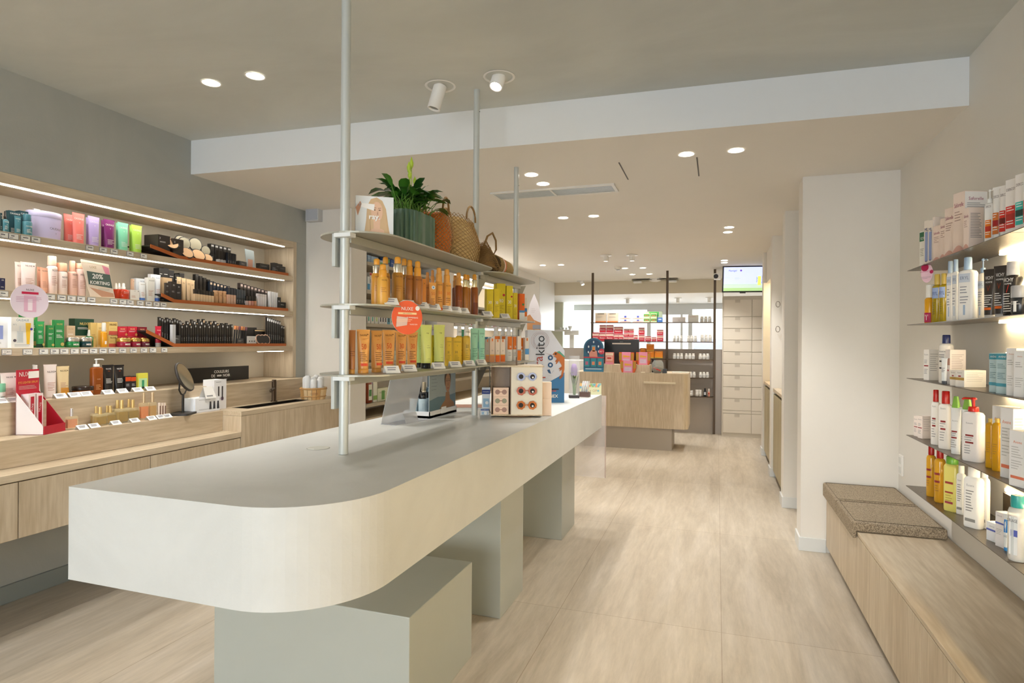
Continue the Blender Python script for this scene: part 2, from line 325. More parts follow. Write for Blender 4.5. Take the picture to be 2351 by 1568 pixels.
DL = [(-0.181, 3.77, 'left one of two big downlights beside the ceiling slot'), (0.099, 3.78, 'rightmost big downlight in the lower ceiling near the step'),
      (-1.197, 3.921, 'round downlight beside the third pole, nearer the step'), (-1.186, 4.173, 'round downlight directly beside the long ceiling grille'),
      (-1.334, 5.371, 'left downlight of the pair behind the long grille'), (-1.054, 5.375, 'right downlight of the pair behind the long grille'),
      (0.105, 6.282, 'nearer of two downlights in line above the right niches'), (0.098, 6.55, 'farther of two downlights in line above the right niches'),
      (-2.447, 8.621, 'left small downlight near the rear left wall'), (-2.175, 8.644, 'right small downlight near the rear left wall'),
      (0.089, 8.785, 'nearer of two small downlights in front of the screen'), (0.091, 9.024, 'farther of two small downlights in front of the screen'),
      (-1.071, 9.33, 'right small downlight behind the smoke detector'), (-1.339, 9.311, 'small downlight touching the smoke detector in view'),
      (-1.339, 10.181, 'left small downlight behind the metal rack top'), (-1.063, 10.189, 'right small downlight behind the metal rack top')]
for x, y, lab in DL: downlight(x, y, ZL, E2, lab, 'round downlights in the lower ceiling')
def canspot(x, y, z, dx, dy, lab, lit, L=0.13, r=0.035, rec=True, e=0, glow=None):
    k = empty('ceiling_spotlight', (x, y, z)); tag(k, lab, 'ceiling light')
    b = MB(); b.lathe([(0.083, -0.002), (0.078, -0.006), (0.07, -0.002), (0.06, 0.03), (0.01, 0.035)] if rec else [(0.075, -0.001), (0.075, -0.008), (0.02, -0.01)], WPL, 24, caps=(False, False)); b.build('recess_ring', k)
    d = Vector((dx, dy, -1)).normalized(); q = d.to_track_quat('Z', 'Y').to_matrix().to_4x4()
    b = MB(); b.T = q; b.lathe([(r, 0.0), (r, L), (r * 0.85, L), (r * 0.8, L - 0.012)], WPL, 20, caps=(True, False)); b.build('lamp_body', k)
    b = MB(); b.T = q; b.lathe([(r * 0.8, L - 0.012), (r * 0.8, L - 0.01)], SPOTM if lit else mt('#8c8c86', .4), 16); b.build('lens', k)
    if e: spotlamp(Vector((x, y, z)) + d * (L + 0.01), e, aim=Vector((x, y, z)) + d * 2, ang=R(60 if e < 30 else 150))
canspot(-1.405, 2.931, ZH, -0.25, -0.12, 'white tilted cylinder spotlight in the grey ceiling, unlit', False, e=14)
canspot(-1.069, 2.922, ZH, -0.12, -0.45, 'glaring round spotlight in the grey ceiling, shining toward the viewer', True, L=0.07, e=10)
canspot(-1.376, 7.846, ZL, 0, 0, 'left short cylinder spotlight above the till desk', True, L=0.08, e=18, rec=False)
canspot(-1.046, 7.899, ZL, 0, 0, 'right short cylinder spotlight above the till desk', True, L=0.08, e=18, rec=False)
canspot(-2.383, 11.0, ZL, 0.5, -0.3, 'small tilted spotlight at the rear ceiling edge', True, L=0.09, e=14, rec=False)
canspot(-1.75, 12.6, 2.3, 0, 0, 'left white cylinder lamp under the rear ceiling', True, L=0.1, rec=False, e=70)
canspot(-0.75, 12.6, 2.3, 0, 0, 'middle white cylinder lamp under the rear ceiling', True, L=0.1, rec=False, e=70)
canspot(-0.15, 12.6, 2.3, 0, 0, 'right white cylinder lamp under the rear ceiling', True, L=0.1, rec=False, e=70)
b = MB(); b.lathe([(0.055, 0), (0.055, -0.03), (0.04, -0.045)], mt('#e2e0da', .4), 18); sd = b.build('smoke_detector', loc=(-1.41, 9.1, ZL)); tag(sd, 'small round white smoke detector on the lower ceiling', 'smoke detector')
b = MB(); b.lathe([(0.035, -0.045), (0.02, -0.052)], mt('#4a4742', .4), 14); b.build('sensor', sd)
r = empty('light_fixture', (-1.05, 11.0, ZL)); tag(r, 'rectangular rear ceiling cassette with two white flaps and round cap', 'ceiling unit')
b = MB(); b.box(-0.4, -0.1, -0.03, 0.4, 0.1, -0.02, mt('#8d8674', .5)); b.build('panel', r)
b = MB(); b.lathe([(0.11, -0.0), (0.11, -0.03), (0.05, -0.05)], WPL, 20); b.build('round_cap', r)
for s_ in (-1, 1):
    b = MB(); b.cbox(0.14, 0.12, 0.03, WPL, -0.07, s_ * 0.3, -0.02); b.build('flap', r)
# wall speaker, dome, socket
b = MB(); b.cbox(0.13, 0.06, 0.14, mt('#c9cacb', .5)); sp = b.build('wall_speaker', loc=(onY(721, 500, 4.42).x, 4.42, onY(721, 509, 4.42).z)); tag(sp, 'small square grey loudspeaker high in the left wall corner', 'speaker')
b = MB(); b.box(-0.055, -0.034, 0.01, 0.055, -0.03, 0.13, mt('#b4b8c0', .6)); b.build('grille', sp)
p = onX(2071, 1068, XR); b = MB(); b.box(-0.012, -0.04, -0.065, 0, 0.04, 0.065, WPL); so = b.build('wall_socket', loc=(XR, p.y, p.z), bevel=0.003); tag(so, 'white double wall socket above the cushioned bench end', 'socket')
b = MB(); b.box(-0.014, -0.022, 0.01, -0.012, 0.022, 0.05, mt('#d9d9d5', .4)); b.box(-0.014, -0.022, -0.05, -0.012, 0.022, -0.01, mt('#d9d9d5', .4)); b.build('outlet', so)
# ================================================================ LEFT WALL UNIT
Z1, Z2, Z3, ZU, ZD, ZB = 1.94, 1.643, 1.348, 1.08, 0.92, 0.785
Y0 = -3.6
u = empty('wall_shelf_unit', (XL, 0, 0)); tag(u, 'light oak wall niche with lit open shelves along the left wall', 'shelving')
def lb(name, q, mat, parent=u, bevel=0.0015):
    b = MB(); b.box(*q, mat); o = b.build(name, parent, bevel=bevel)
    if parent: o.matrix_parent_inverse = Matrix.Translation(-parent.location)
    return o
lb('top_board', (-3.729, Y0, 2.182, XL + .004, 4.28, 2.236), WY)
lb('side_panel', (-3.729, 4.28, 1.0815, XL + .004, 4.32, 2.236), WZ)
for z, t in ((Z1, .04), (Z2, .04), (Z3, .04)): lb('shelf', (-3.729, Y0, z - t, XL, 4.28, z), WY)
lb('back_panel', (-3.731, Y0, 1.0815, -3.722, 4.28, 2.19), BEIGEB, bevel=0)
for z in (2.182, Z1 - .04, Z2 - .04, Z3 - .04): 
    y0 = Y0 if z > 1.4 else 3.9
    lb('led_strip', (-3.452, y0, z - 0.004, -3.436, 4.19, z + 0.001), LED, bevel=0)
# tiered display ledges
v_ = empty('display_plinth', (-3.3, 0, 0)); tag(v_, 'two-stepped light oak display ledge below the wall shelves', 'display ledge')
lb('upper_ledge', (-3.729, Y0, 0.90, -3.30, 4.32, ZU), WY, v_); 
lb('lower_ledge', (-3.30, Y0, ZB + .001, -3.155, 3.245, ZD), WY, v_)
# floating base cabinets
c_ = empty('floating_cabinet', (-3.0, 0, 0)); tag(c_, 'long floating light oak base cabinet with flush doors', 'cabinet')
lb('worktop', (-3.549, Y0, ZB - .035, -3.0, 3.245, ZB), WY, c_)
lb('carcass', (-3.549, Y0, 0.49, -3.025, 3.245, ZB - .036), WZ, c_)
ys = [Y0, 0.55, onX(43, 1180, -3.0).y, onX(346, 1090, -3.0).y, 3.243]
for a, c in zip(ys[:-1], ys[1:]): lb('door', (-3.022, a + .002, 0.488, -3.002, c - .002, ZB - .04), WZ, c_)
# sink block
k_ = empty('sink_cabinet', (-3.0, 3.3, 0)); tag(k_, 'light oak sink cabinet with inset black basin', 'cabinet')
SX0, SX1, SY0, SY1 = -3.225, -3.085, 3.40, 4.08
b = MB()
for q in ((-3.299, 3.246, ZD - .03, -3.0, SY0, ZD), (-3.299, SY1, ZD - .03, -3.0, 4.278, ZD), (SX1, SY0, ZD - .03, -3.0, SY1, ZD), (-3.299, SY0, ZD - .03, SX0, SY1, ZD)): b.box(*q, WY)
o = b.build('deck', k_); o.matrix_parent_inverse = Matrix.Translation(-k_.location)
lb('front_panel', (-3.03, 3.246, 0.0, -3.001, 4.44, ZD - .031), WZ, k_); lb('side_panel', (-3.299, 3.246, 0.49, -3.03, 3.27, ZD - .031), WZ, k_); lb('end_panel', (-3.415, 4.28, ZD - .031, -3.0, 4.445, ZD - .001), WY, k_)
b = MB(); BS = mt('#2a2520', .35, .3)
b.box(SX0, SY0, ZD - .15, SX1, SY1, ZD - .14, BS)
for q in ((SX0, SY0, SX0 + .008, SY1), (SX1 - .008, SY0, SX1, SY1), (SX0, SY0, SX1, SY0 + .008), (SX0, SY1 - .008, SX1, SY1)): b.box(q[0], q[1], ZD - .15, q[2], q[3], ZD + .001, BS)
o = b.build('basin', k_); o.matrix_parent_inverse = Matrix.Translation(-k_.location)
# faucet
p = onZ(640, 923, ZD); fx, fy = -3.262, 3.87
t = empty('faucet', (fx, fy, ZD)); tag(t, 'bronze single-lever faucet at the black sink', 'faucet')
b = MB(); b.lathe([(.026, 0), (.026, .006), (.0175, .008), (.0175, .15), (.016, .155)], BRONZE, 18); b.build('body', t)
b = MB(); b.pipe([(0, 0, .105), (.06, -.10, .100), (.07, -.117, .096), (.072, -.12, .085)], .0105, BRONZE, 12); b.build('spout', t)
b = MB(); b.pipe([(0, 0, .15), (0, 0, .17)], .0165, BRONZE, 14); b.pipe([(0, 0, .16), (.02, -.04, .163)], .004, BRONZE, 8); b.build('lever', t)
# wooden bucket with rolled towels
bx, by = -3.12, 4.165
t = empty('wooden_bucket', (bx, by, ZD)); tag(t, 'small coopered wooden bucket beside the faucet', 'bucket')
b = MB(); n = 18
for i in range(n):
    a0, a1 = 2 * pi * i / n + .02, 2 * pi * (i + 1) / n - .02; c = mt(['#d8b987', '#cfa56c', '#c99b60', '#e0c497'][i % 4], .55)
    lp = [[((r0) * cos(a), (r0) * sin(a), z) for r0, a in ((.094 + k, a0), (.094 + k, a1), (.084 + k, a1), (.084 + k, a0))] for z, k in ((0, 0), (.095, .012))]
    b.loft(lp, c, False)
b.lathe([(.085, .004), (.085, .01)], mt('#c99b60', .6), n); b.text('CAUDALIE', .0, .05, .014, mt('#7d4a2c', .6), y=-.1095, w=.06)
o = b.build('staves', t, rz=R(40))
b = MB()
for z, r0 in ((.02, .097), (.08, .105)): b.lathe([(r0, z), (r0 + .005, z + .002), (r0 + .005, z + .008), (r0, z + .01)], mt('#b58a55', .5), 24, caps=(False, False))
b.build('hoop', t)
TOWELS = []
for i in range(8):
    a = 2 * pi * i / 7; r0 = .06 if i < 7 else 0
    b = MB(); h = .155 + .012 * (i % 3)
    b.lathe([(.022, 0), (.025, .05), (.026, h - .02), (.022, h - .003), (.014, h), (.006, h - .01)], mt('#eceef0', .95, bump=.6), 12); b.lathe([(.017, h - .001), (.0155, h + .003), (.013, h - .001)], mt('#eceef0', .95, bump=.6), 12, caps=(False, False))
    TOWELS.append(b.build('rolled_towel', loc=(bx + r0 * cos(a), by + r0 * sin(a), ZD + .012)))
# ================================================================ ISLAND COUNTER
def island():
    x0, x1, y0, y1 = -1.657, -0.83, 1.165, 4.60; r = .27
    P = [(x0, y1), (x0, y0)]
    for i in range(17): a = R(-90 + 90 * i / 16); P.append((x1 - r + r * cos(a), y0 + r + r * sin(a)))
    P.append((x1, y1)); return P
t = empty('island_counter', (-1.25, 2.9, 0)); tag(t, 'long grey microcement island counter with one rounded corner', 'counter')
def tb(b, name, bevel=0, par=None):
    par = par or t; o = b.build(name, par, bevel=bevel); o.matrix_parent_inverse = Matrix.Translation(-par.location); return o
b = MB(); b.prism(island(), .75, 1.0, MICRO); tb(b, 'slab', .004)
for q in ((-1.898, 1.915, 0, -1.024, 2.495, .42), (-1.55, 2.875, 0, -1.026, 3.252, .7495), (-1.55, 4.157, 0, -1.028, 4.56, .7495)):
    b = MB(); b.box(*q, FOOTM); tb(b, 'leg', .003)
b = MB(); p = onZ(731, 1029, 1.0); b.lathe([(.040, 1.0001), (.040, 1.0014), (.037, 1.0018)], mt('#c3c3b8', .5), 28, p.x, p.y); b.box(p.x - .02, p.y - .034, 1.001, p.x + .005, p.y - .03, 1.0024, mt('#f2f2ee', .4)); b.lathe([(.0415, 1.0002), (.0415, 1.0006)], mt('#6d6d66', .6), 28, p.x, p.y); tb(b, 'cable_grommet')
# poles and display shelves above the counter
t = empty('display_rack', (-1.24, 2.8, 1.0)); tag(t, 'ceiling-hung grey shelf rack on three poles above the island', 'display rack')
for y, zt in ((1.825, ZH), (3.04, ZH), (3.73, ZL)):
    b = MB(); b.cyl(.0165, 1.001, zt, POLE, -1.24, y, 20); b.cyl(.003, zt - .12, zt - .118, BLK, -1.223, y); tb(b, 'pole')
def stad(y0, y1, xc=-1.24, w=.15, n=10, r=.15):
    P = []
    for cx_, cy_, a in ((xc + w - r, y1 - r, 0), (xc - w + r, y1 - r, 90), (xc - w + r, y0 + r, 180), (xc + w - r, y0 + r, 270)):
        for i in range(n + 1): q = R(a + 90 * i / n); P.append((cx_ + r * cos(q), cy_ + r * sin(q)))
    return P
DZ = (1.778, 1.527, 1.280)
for z in DZ:
    for a, c in ((1.79, 3.02), (3.02, 3.80)):
        b = MB(); b.prism(stad(a, c), z - .006, z, SHELFM); tb(b, 'shelf', .001)
        b = MB(); b.box(-1.262, a + .04, z - .036, -1.218, c - .03, z - .007, SHELFM); b.box(-1.262, a + .0, z - .02, -1.1955 if a < 2 else -1.2, a + .035, z - .006, mt('#dfe2e2', .4)); tb(b, 'support_rail', .001)
    for y in (3.04, 3.73):
        b = MB(); b.plate([(-.005, -.02), (.10, -.007), (-.005, -.16)], 0, .004, SHELFM)
        o = b.build('bracket', t); o.location = Vector((-1.24, y + .02, z)) - t.location; o.rotation_euler = (0, 0, R(70))
    b = MB(); b.box(-1.275, 1.80, z - .12, -1.262, 1.83, z - .0, POLE); tb(b, 'bracket')
# ================================================================ RIGHT BENCH AND SHELVES
t = empty('wall_bench', (.9, 2, 0)); tag(t, 'low light oak bench box along the right wall', 'bench')
def on(b, name, par, bevel=0): o = b.build(name, par, bevel=bevel); o.matrix_parent_inverse = Matrix.Translation(-par.location); return o
b = MB(); b.box(.70, -3.6, .402, XR - .002, 4.505, .42, WY); on(b, 'bench_top', t, .002)
b = MB(); b.box(.715, -3.6, .06, XR - .002, 4.505, .40, WZ); on(b, 'carcass', t)
b = MB(); b.box(.76, -3.6, 0, XR - .002, 4.505, .06, mt('#6e6450', .7)); on(b, 'plinth', t)
yy = [-3.6, onX(2113, 1450, .70).y, 4.505]
for a, c in zip(yy[:-1], yy[1:]):
    b = MB(); b.box(.70, a + .0015, .05, .714, c - .0015, .399, WZ); on(b, 'front_panel', t, .001)
ya = onZ(1968, 1222, .42).y
yc = 4.02
for a, c, lab in ((ya, yc, 'beige woven seat cushion on the bench, nearer one'), (yc, 4.50, 'beige woven seat cushion on the bench, against the pillar')):
    b = MB(); b.box(.675, a + .003, .421, 1.10, c - .003, .475, FABRIC); b.box(.675, a + .003, .385, .698, c - .003, .44, FABRIC)
    o = b.build('seat_cushion', bevel=.018, seg=4); tag(o, lab, 'cushion', 'cushions on the right bench')
    q = MB(); q.pipe([(.69, a + .02, .4765), (1.085, a + .02, .4765), (1.085, c - .02, .4765), (.69, c - .02, .4765)], .0014, mt('#6b5f4f', .9), 5, True); q.build('seam', o)
t = empty('wall_shelves', (1.0, 2.5, 1)); tag(t, 'bronze metal wall shelves with hidden warm lighting on the right wall', 'shelving')
RZ = (1.778, 1.5, 1.227, .935, .675); XS = .925
for z in RZ:
    for a, c in ((2.452, 3.6), (.2, 2.446)):
        b = MB(); b.box(XS, a, z - .003, XR - .001, c, z, STEEL); on(b, 'shelf', t)
        if z < 1.7:
            b = MB(); b.box(XR - .012, a + .02 if a < 2 else a, z + .03, XR - .007, min(c, 2.98), z + .115 if z > 1.3 else z + .125, STEEL); b.box(XR - .03, a, z + .0, XR - .007, min(c, 2.98), z + .006, STEEL); on(b, 'upstand', t)
            b = MB(); b.box(XR - .006, a, z + .125 if z > 1.3 else z + .13, XR - .001, min(c, 2.98), z + .142, LEDW); on(b, 'led_strip', t)
for z in RZ[:-1]:
    b = MB(); b.box(XR - .03, .2, z - .012, XR - .012, 2.98, z - .005, LEDW); on(b, 'led_strip', t)
# ================================================================ RIGHT NICHES, DRAWERS, SCREEN
for i, (a, c, lab) in enumerate(((5.845, 6.895, 'built-in olive oak base cabinet between the second and third pillars'), (7.105, 8.155, 'built-in olive oak base cabinet between the third and fourth pillars'))):
    t = empty('niche_cabinet', (.56, a, 0)); tag(t, lab, 'cabinet')
    b = MB(); b.box(.56, a, .90, XR - .01, c, .93, WY); on(b, 'worktop', t)
    b = MB(); b.box(.60, a, .0, XR - .01, c, .89, mt('#5d5344', .7)); on(b, 'carcass', t)
    m_ = (a + c) / 2
    for y0, y1 in ((a + .003, m_ - .002), (m_ + .002, c - .003)):
        b = MB(); b.box(.565, y0, .07, .585, y1, .87, OLIVE); on(b, 'door', t, .001)
b = MB(); b.box(.58, 7.1, 2.15, XR - .01, 8.155, ZL, WHITE); struct(b.build('wall_niche_head')); b = MB(); b.box(.7, 7.15, 2.135, .8, 8.1, 2.149, LEDW); q = b.build('led_light'); tag(q, 'warm light strip hidden under the niche head', 'light')
for (px, py, Y) in ((1793, 694, 5.855), (1793, 754, 5.855)):
    b = MB(); b.pipe([(.0 + .02 * cos(a), 0, .03 * sin(a)) for a in [2 * pi * i / 14 for i in range(14)]], .003, mt('#6e675c', .4, .6), 6, True)
    o = b.build('wall_hook', loc=(.60, 6.87, onX(px, py, .6).z)); tag(o, 'small metal ring hook on the niche side, ' + ('upper' if py < 720 else 'lower') + ' one', 'hook')
t = empty('drawer_cabinet', (.35, 9.6, 0)); tag(t, 'tall cream cabinet of many flat drawers below the screen', 'cabinet')
CR = mt('#c9c1b2', .5); CRD = mt('#d3cbbd', .5)
b = MB(); b.box(.075, 9.615, 0, 1.11, 10.1, 2.10, CR); b.box(.075, 9.60, 0, .088, 9.615, 2.528, CR); on(b, 'carcass', t)
xs = [.09, onY(1726, 800, 9.6).x, 1.10]
zs = [onY(1700, p, 9.6).z for p in (1000, 951, 946, 917, 889, 862, 834, 809, 781, 754, 727, 687)]
zs = [.06, onY(1700, 950, 9.6).z, onY(1700, 943, 9.6).z] + [onY(1700, p, 9.6).z for p in (915.5, 888.7, 862, 835, 808, 781, 754, 727, 687)]
for j in range(2):
    for z0, z1 in zip(zs[:-1], zs[1:]):
        if z1 - z0 < .03: z0, z1 = z0, z1
        b = MB(); b.box(xs[j] + .003, 9.602, z0 + .004, xs[j + 1] - .003, 9.616, z1 - .004, CRD); o = on(b, 'drawer', t, .001)
        if j == 0 and z1 - z0 > .08:
            q = MB(); q.box((xs[0] + xs[1]) / 2 - .035, 9.6, z1 - .05, (xs[0] + xs[1]) / 2 + .035, 9.6025, z1 - .006, mt('#b9b1a3', .6)); h = q.build('finger_pull', o)
t = empty('wall_screen', (.36, 9.5, 2.33)); tag(t, 'wall screen showing a gel advertisement above the drawer cabinet', 'screen')
SCR = mt('#c8d2ff', .3, emit=.6); 
b = MB(); b.box(-.29, 0, -.185, .5, .04, .20, BLK); b.cbox(.08, .03, .012, BLK, -.2, 0, .02); b.build('casing', t)
b = MB(); b.rect(-.275, -.165, .485, .185, SCR, -.001); b.rect(-.275, -.165, .485, -.12, mt('#b7dd9a', .3, emit=.45), -.002)
b.rect(-.275, -.12, .485, -.06, mt('#c9e0d2', .3, emit=.5), -.002)
DB = mt('#28309a', .4, emit=.25)
b.text('Flamigel', -.15, .13, .032, DB, -.003); b.disc(-.035, .135, .014, mt('#6a4ab0', .4, emit=.6), -.003)
b.bars(-.26, .03, .1, mt('#8f97d8', .4, emit=.7), 1, y=-.003); b.bars(-.12, .03, .1, mt('#8f97d8', .4, emit=.7), 3, .012, y=-.003)
b.text('Flamigel', .19, -.0, .022, DB, -.003, rot=R(90)); b.rect(.20, -.08, .245, .05, mt('#c9f05a', .4, emit=.9), -.0025); b.text('Flamigel', .265, .0, .03, DB, -.003, rot=R(90))
b.build('display', t); t.rotation_euler = (R(8), 0, R(8))
b = MB(); b.cbox(.1, .12, .09, WPL); cmr = b.build('security_camera', loc=(.0, 9.5, 2.34), bevel=.01); tag(cmr, 'white box camera beside the wall screen', 'camera')
b = MB(); b.T = Matrix.Translation((-.02, -.06, .045)) @ Matrix.Rotation(R(90), 4, 'X'); b.lathe([(.033, 0), (.033, .012), (.022, .016), (.02, .010)], BLK, 18); b.build('lens', cmr)
# ================================================================ TILL DESK
t = empty('till_desk', (-1.1, 8.3, 0)); tag(t, 'light oak service desk with a grey base, facing the aisle', 'desk')
P = [(-1.83, 8.05)] + [(-.345 - .07 + .07 * cos(R(-90 + 15 * i)), 8.05 + .07 + .07 * sin(R(-90 + 15 * i))) for i in range(7)] + [(-.345, 8.7), (-1.83, 8.7)]
b = MB(); b.prism(P, .285, 1.0, WZ); on(b, 'body', t, .002)
b = MB(); b.box(-1.69, 8.07, 0, -.545, 8.6, .284, mt('#a49a8d', .5)); on(b, 'base', t)
b = MB(); p, q = onY(1478, 878, 8.04), onY(1552, 878, 8.04); b.box(p.x, 7.995, p.z - .012, q.x, 8.05, p.z + .012, mt('#d9cdb5', .4)); on(b, 'purse_ledge', t, .004)
# rear half wall and metal rack
B('wall_half', [(-2.6, 9.86, 0, .075, 9.95, 1.30)], mt('#b3aba3', .6))
t = empty('metal_rack', (-1, 9.8, 1.2)); tag(t, 'slender bronze ceiling-hung rack in front of the rear glazing', 'rack')
for x, z0 in ((-1.93, .3), (-.744, .3), (-.035, 0)):
    b = MB(); b.box(x - .018, 9.79, z0, x + .018, 9.82, ZL, BRONZE); on(b, 'upright', t)
for z in (1.715, 1.416, 1.147, .865, .58):
    for a, c in ((-1.925, -.75), (-.738, -.04)):
        b = MB(); b.box(a, 9.62, z - .012, c, 9.79, z, BRONZE); on(b, 'shelf', t)
# ================================================================ PRODUCT KINDS (front faces local -Y, base at z = 0)
WH, OFFW, GOLD, SILV = '#efeeea', '#e8e2d6', '#c9952e', '#c9c6bf'
def G(h, r=.35, **k): return mt(h, r, **k)
def deco(b, w, h, y, D):
    # D: list of ('t', text, zfrac, hfrac, colour[, wfrac, xfrac]) ('b', z0, z1, colour) ('l', zfrac, n, colour) ('o', xfrac, zfrac, rfrac, colour) ('v', text, xfrac, zfrac, hfrac, colour)
    for q in D:
        y -= .0003
        if q[0] == 't': (b.bold if q[3] > .1 and h < .2 and q[1] == 'NUXE' else b.text)(q[1], (q[6] if len(q) > 6 else 0) * w, q[2] * h, q[3] * h, G(q[4], .5), y, w * (q[5] if len(q) > 5 else .8))
        elif q[0] == 'b': b.rect(-w * (q[4] if len(q) > 4 else .5), q[1] * h, w * (q[4] if len(q) > 4 else .5), q[2] * h, G(q[3], .5), y)
        elif q[0] == 'l': b.bars(-w * .36, q[1] * h, w * .7, G(q[3], .6), q[2], h * .045 if h > .06 else h * .09, h * .014, y)
        elif q[0] == 'o': b.disc(q[1] * w, q[2] * h, q[3] * w, G(q[4], .5), y)
        elif q[0] == 'v': b.text(q[1], q[2] * w, q[3] * h, q[4] * w, G(q[5], .5), y, h * .7, R(90))
        elif q[0] == 'a': # arc swoosh
            b.add([(-w * .49 + w * .98 * i / 10, y, q[1] * h + q[2] * h * sin(pi * (.1 + .8 * i / 10))) for i in range(11)] + [(w * .49, y, .005), (-w * .49, y, .005)], [tuple(range(13))[::-1]], G(q[3], .5))
def wdeco(b, w, h, D, W, Dp, fz=None):
    # printing that follows an elliptical body W wide and Dp deep (fz: depth factor by height)
    t = MB(); t.sub = 5; deco(t, w, h, 0, D)
    t.v = [(x, -(Dp / 2 * (fz(z) if fz else 1)) * math.sqrt(max(0, 1 - (2 * x / W) ** 2)) + y - .0006, z) for x, y, z in t.v]; b.merge(t)
def carton(w, d, h, c, D=(), side=None, name='carton', top=None):
    b = MB(); b.cbox(w, d, h, G(c, .5))
    b.add([(-w / 2, -d / 2, h + .0004), (w / 2, -d / 2, h + .0004), (w / 2, d / 2, h + .0004), (-w / 2, d / 2, h + .0004)], [(0, 1, 2, 3)], G(top or c, .55))
    deco(b, w, h, -d / 2 - .0004, D)
    if side:
        for s_ in (-1, 1):
            x = s_ * (w / 2 + .0004)
            for i in range(side[1]):
                z = h * (.85 - i * .6 / side[1]); ln = d * random.uniform(.5, .8); b.add([(x, -d * .4, z), (x, -d * .4 + ln, z), (x, -d * .4 + ln, z + h * .012), (x, -d * .4, z + h * .012)], [(0, 1, 2, 3) if s_ > 0 else (3, 2, 1, 0)], G(side[0], .6))
        if len(side) > 2: b.T = Matrix.Translation((w / 2 + .0006, 0, 0)) @ Matrix.Rotation(R(90), 4, 'Z'); b.rect(-d * .49, h * .01, d * .49, h * .99, G('#efebe7', .5), .0001); b.text(side[2], 0, h * .88, h * .05, G(side[3], .5), -.0004, d * .8); b.bars(-d * .4, h * .8, d * .8, G('#999', .6), 5, h * .03, h * .01, -.0004); b.T = None
    return [(name, b)]
def tubeb(w, h, c, cc, ch=.12, D=(), d=None, name='cream_tube', capn='cap', flip=False, rough=.32):
    # squeeze tube standing on its cap
    d = d or w * .62; b = MB(); ch = ch * h; N = 16; L = []
    for k in range(9):
        t = k / 8; z = ch + (h - ch) * t; ww = w * (.80 + .20 * t) / 2; dd = d * (1 - t ** 1.6) / 2 * .95 + .0012
        L.append([(ww * cos(2 * pi * i / N) if t < .6 else ww * (abs(cos(2 * pi * i / N)) ** (1 - .5 * (t - .6))) * (1 if cos(2 * pi * i / N) > 0 else -1), dd * sin(2 * pi * i / N), z) for i in range(N)])
    b.loft(L, G(c, rough)); b.box(-w / 2, -.0016, h - h * .045, w / 2, .0016, h, G(c, rough))
    wdeco(b, w * .86, h, D, w * 1.02, d, lambda z: max(.05, (1 - max(0, min(1, (z - ch) / (h - ch))) ** 1.6) * .95) + .06)
    cp = MB(); cp.lathe([(w * .40, 0), (w * .405, ch * .1), (w * .405, ch * .98), (w * .39, ch)], G(cc, .3), 16, sy=d / w)
    if flip:
        for bb in (b, cp): bb.v = [(x, -y, h - z) for x, y, z in bb.v]
    return [(name, b), (capn, cp)]
def bottle(w, h, c, cc, ch=.25, cw=.55, D=(), d=None, name='bottle', flat=False, trans=0, sh=.06, band=None, rough=.25, liq=None):
    d = d or w; b = MB(); cz = h * (1 - ch); mm = G(c, rough) if not trans else mt(c, .08, trans=trans)
    if flat:
        L = []; r = min(w, d) * .35
        for k, z in ((.94, 0), (1, .006), (1, cz - h * sh), (.86, cz - h * sh * .35), (cw * .9, cz)):
            L.append([(x * k, y * (k if k > .9 else max(k, .5)), z) for x, y in rrect(w, d, r * .95, 3)])
        b.loft(L, mm)
    else:
        b.lathe([(w * .46, 0), (w * .5, .004), (w * .5, cz - h * sh), (w * .44, cz - h * sh * .4), (w * cw * .42, cz)], mm, 16, sy=d / w)
    if band: 
        r = w * .504
        for z0, z1, col in band: b.lathe([(r, z0 * h), (r, z1 * h)], G(col, .4), 16, sy=d / w, caps=(False, False)) if not flat else b.rect(-w * .36, z0 * h, w * .36, z1 * h, G(col, .4), -d / 2 - .0004)
    if flat: deco(b, w * .72, h, -d / 2 - .0006, D)
    else: wdeco(b, w * .8, h, D, w, d)
    cp = MB(); r = w * cw / 2; cp.lathe([(r, cz + .0005), (r * 1.02, cz + h * ch * .1), (r * .98, h - .003), (r * .85, h)], G(cc, .25), 16)
    return [(name, b), ('cap', cp)]
def pumpb(w, h, c, cc, ch=.28, D=(), d=None, name='pump_bottle', trans=0, flat=False, band=None, noz=.5):
    P = bottle(w, h * (1 - ch * .55), c, cc, ch * .35, .5, D, d, name, flat, trans, band=band)
    P[1] = ('collar', P[1][1]); z0 = h * (1 - ch * .55)
    b = MB(); b.cyl(w * .07, z0, h - h * .03, G(cc, .3)); b.lathe([(w * .15, h - h * .035), (w * .16, h - .004), (w * .1, h)], G(cc, .3), 12)
    b.pipe([(0, 0, h - h * .018), (w * noz, -w * .1, h - h * .02), (w * noz * 1.15, -w * .12, h - h * .04)], w * .06, G(cc, .3), 8)
    P.append(('pump_head', b)); return P
def spray(w, h, c, cc, D=(), name='spray_bottle', cap2=None, trans=0, liq=None, metal=0):
    # two-step cap: collar and slimmer slanted actuator
    b = MB(); cz = h * .68; mm = G(c, .3) if not trans else mt(c, .06, trans=trans)
    b.lathe([(w * .47, 0), (w * .5, .004), (w * .5, cz - .008), (w * .42, cz)], mm, 18)
    if liq: b.lathe([(w * .44, .003), (w * .44, cz * liq[0])], mt(liq[1], .2), 14)
    wdeco(b, w * .8, h, D, w, w)
    cp = MB(); r = w * .36; cp.lathe([(r, cz), (r, h * .84), (r * .9, h * .86), (r * .82, h * .86)], mt(cap2 or cc, .22, metal), 18)
    tp = MB(); tp.lathe([(r * .78, h * .86), (r * .78, h * .94), (r * .7, h * .985), (r * .3, h)], G(cc, .25), 16)
    return [(name, b), ('collar', cp), ('spray_cap', tp)]
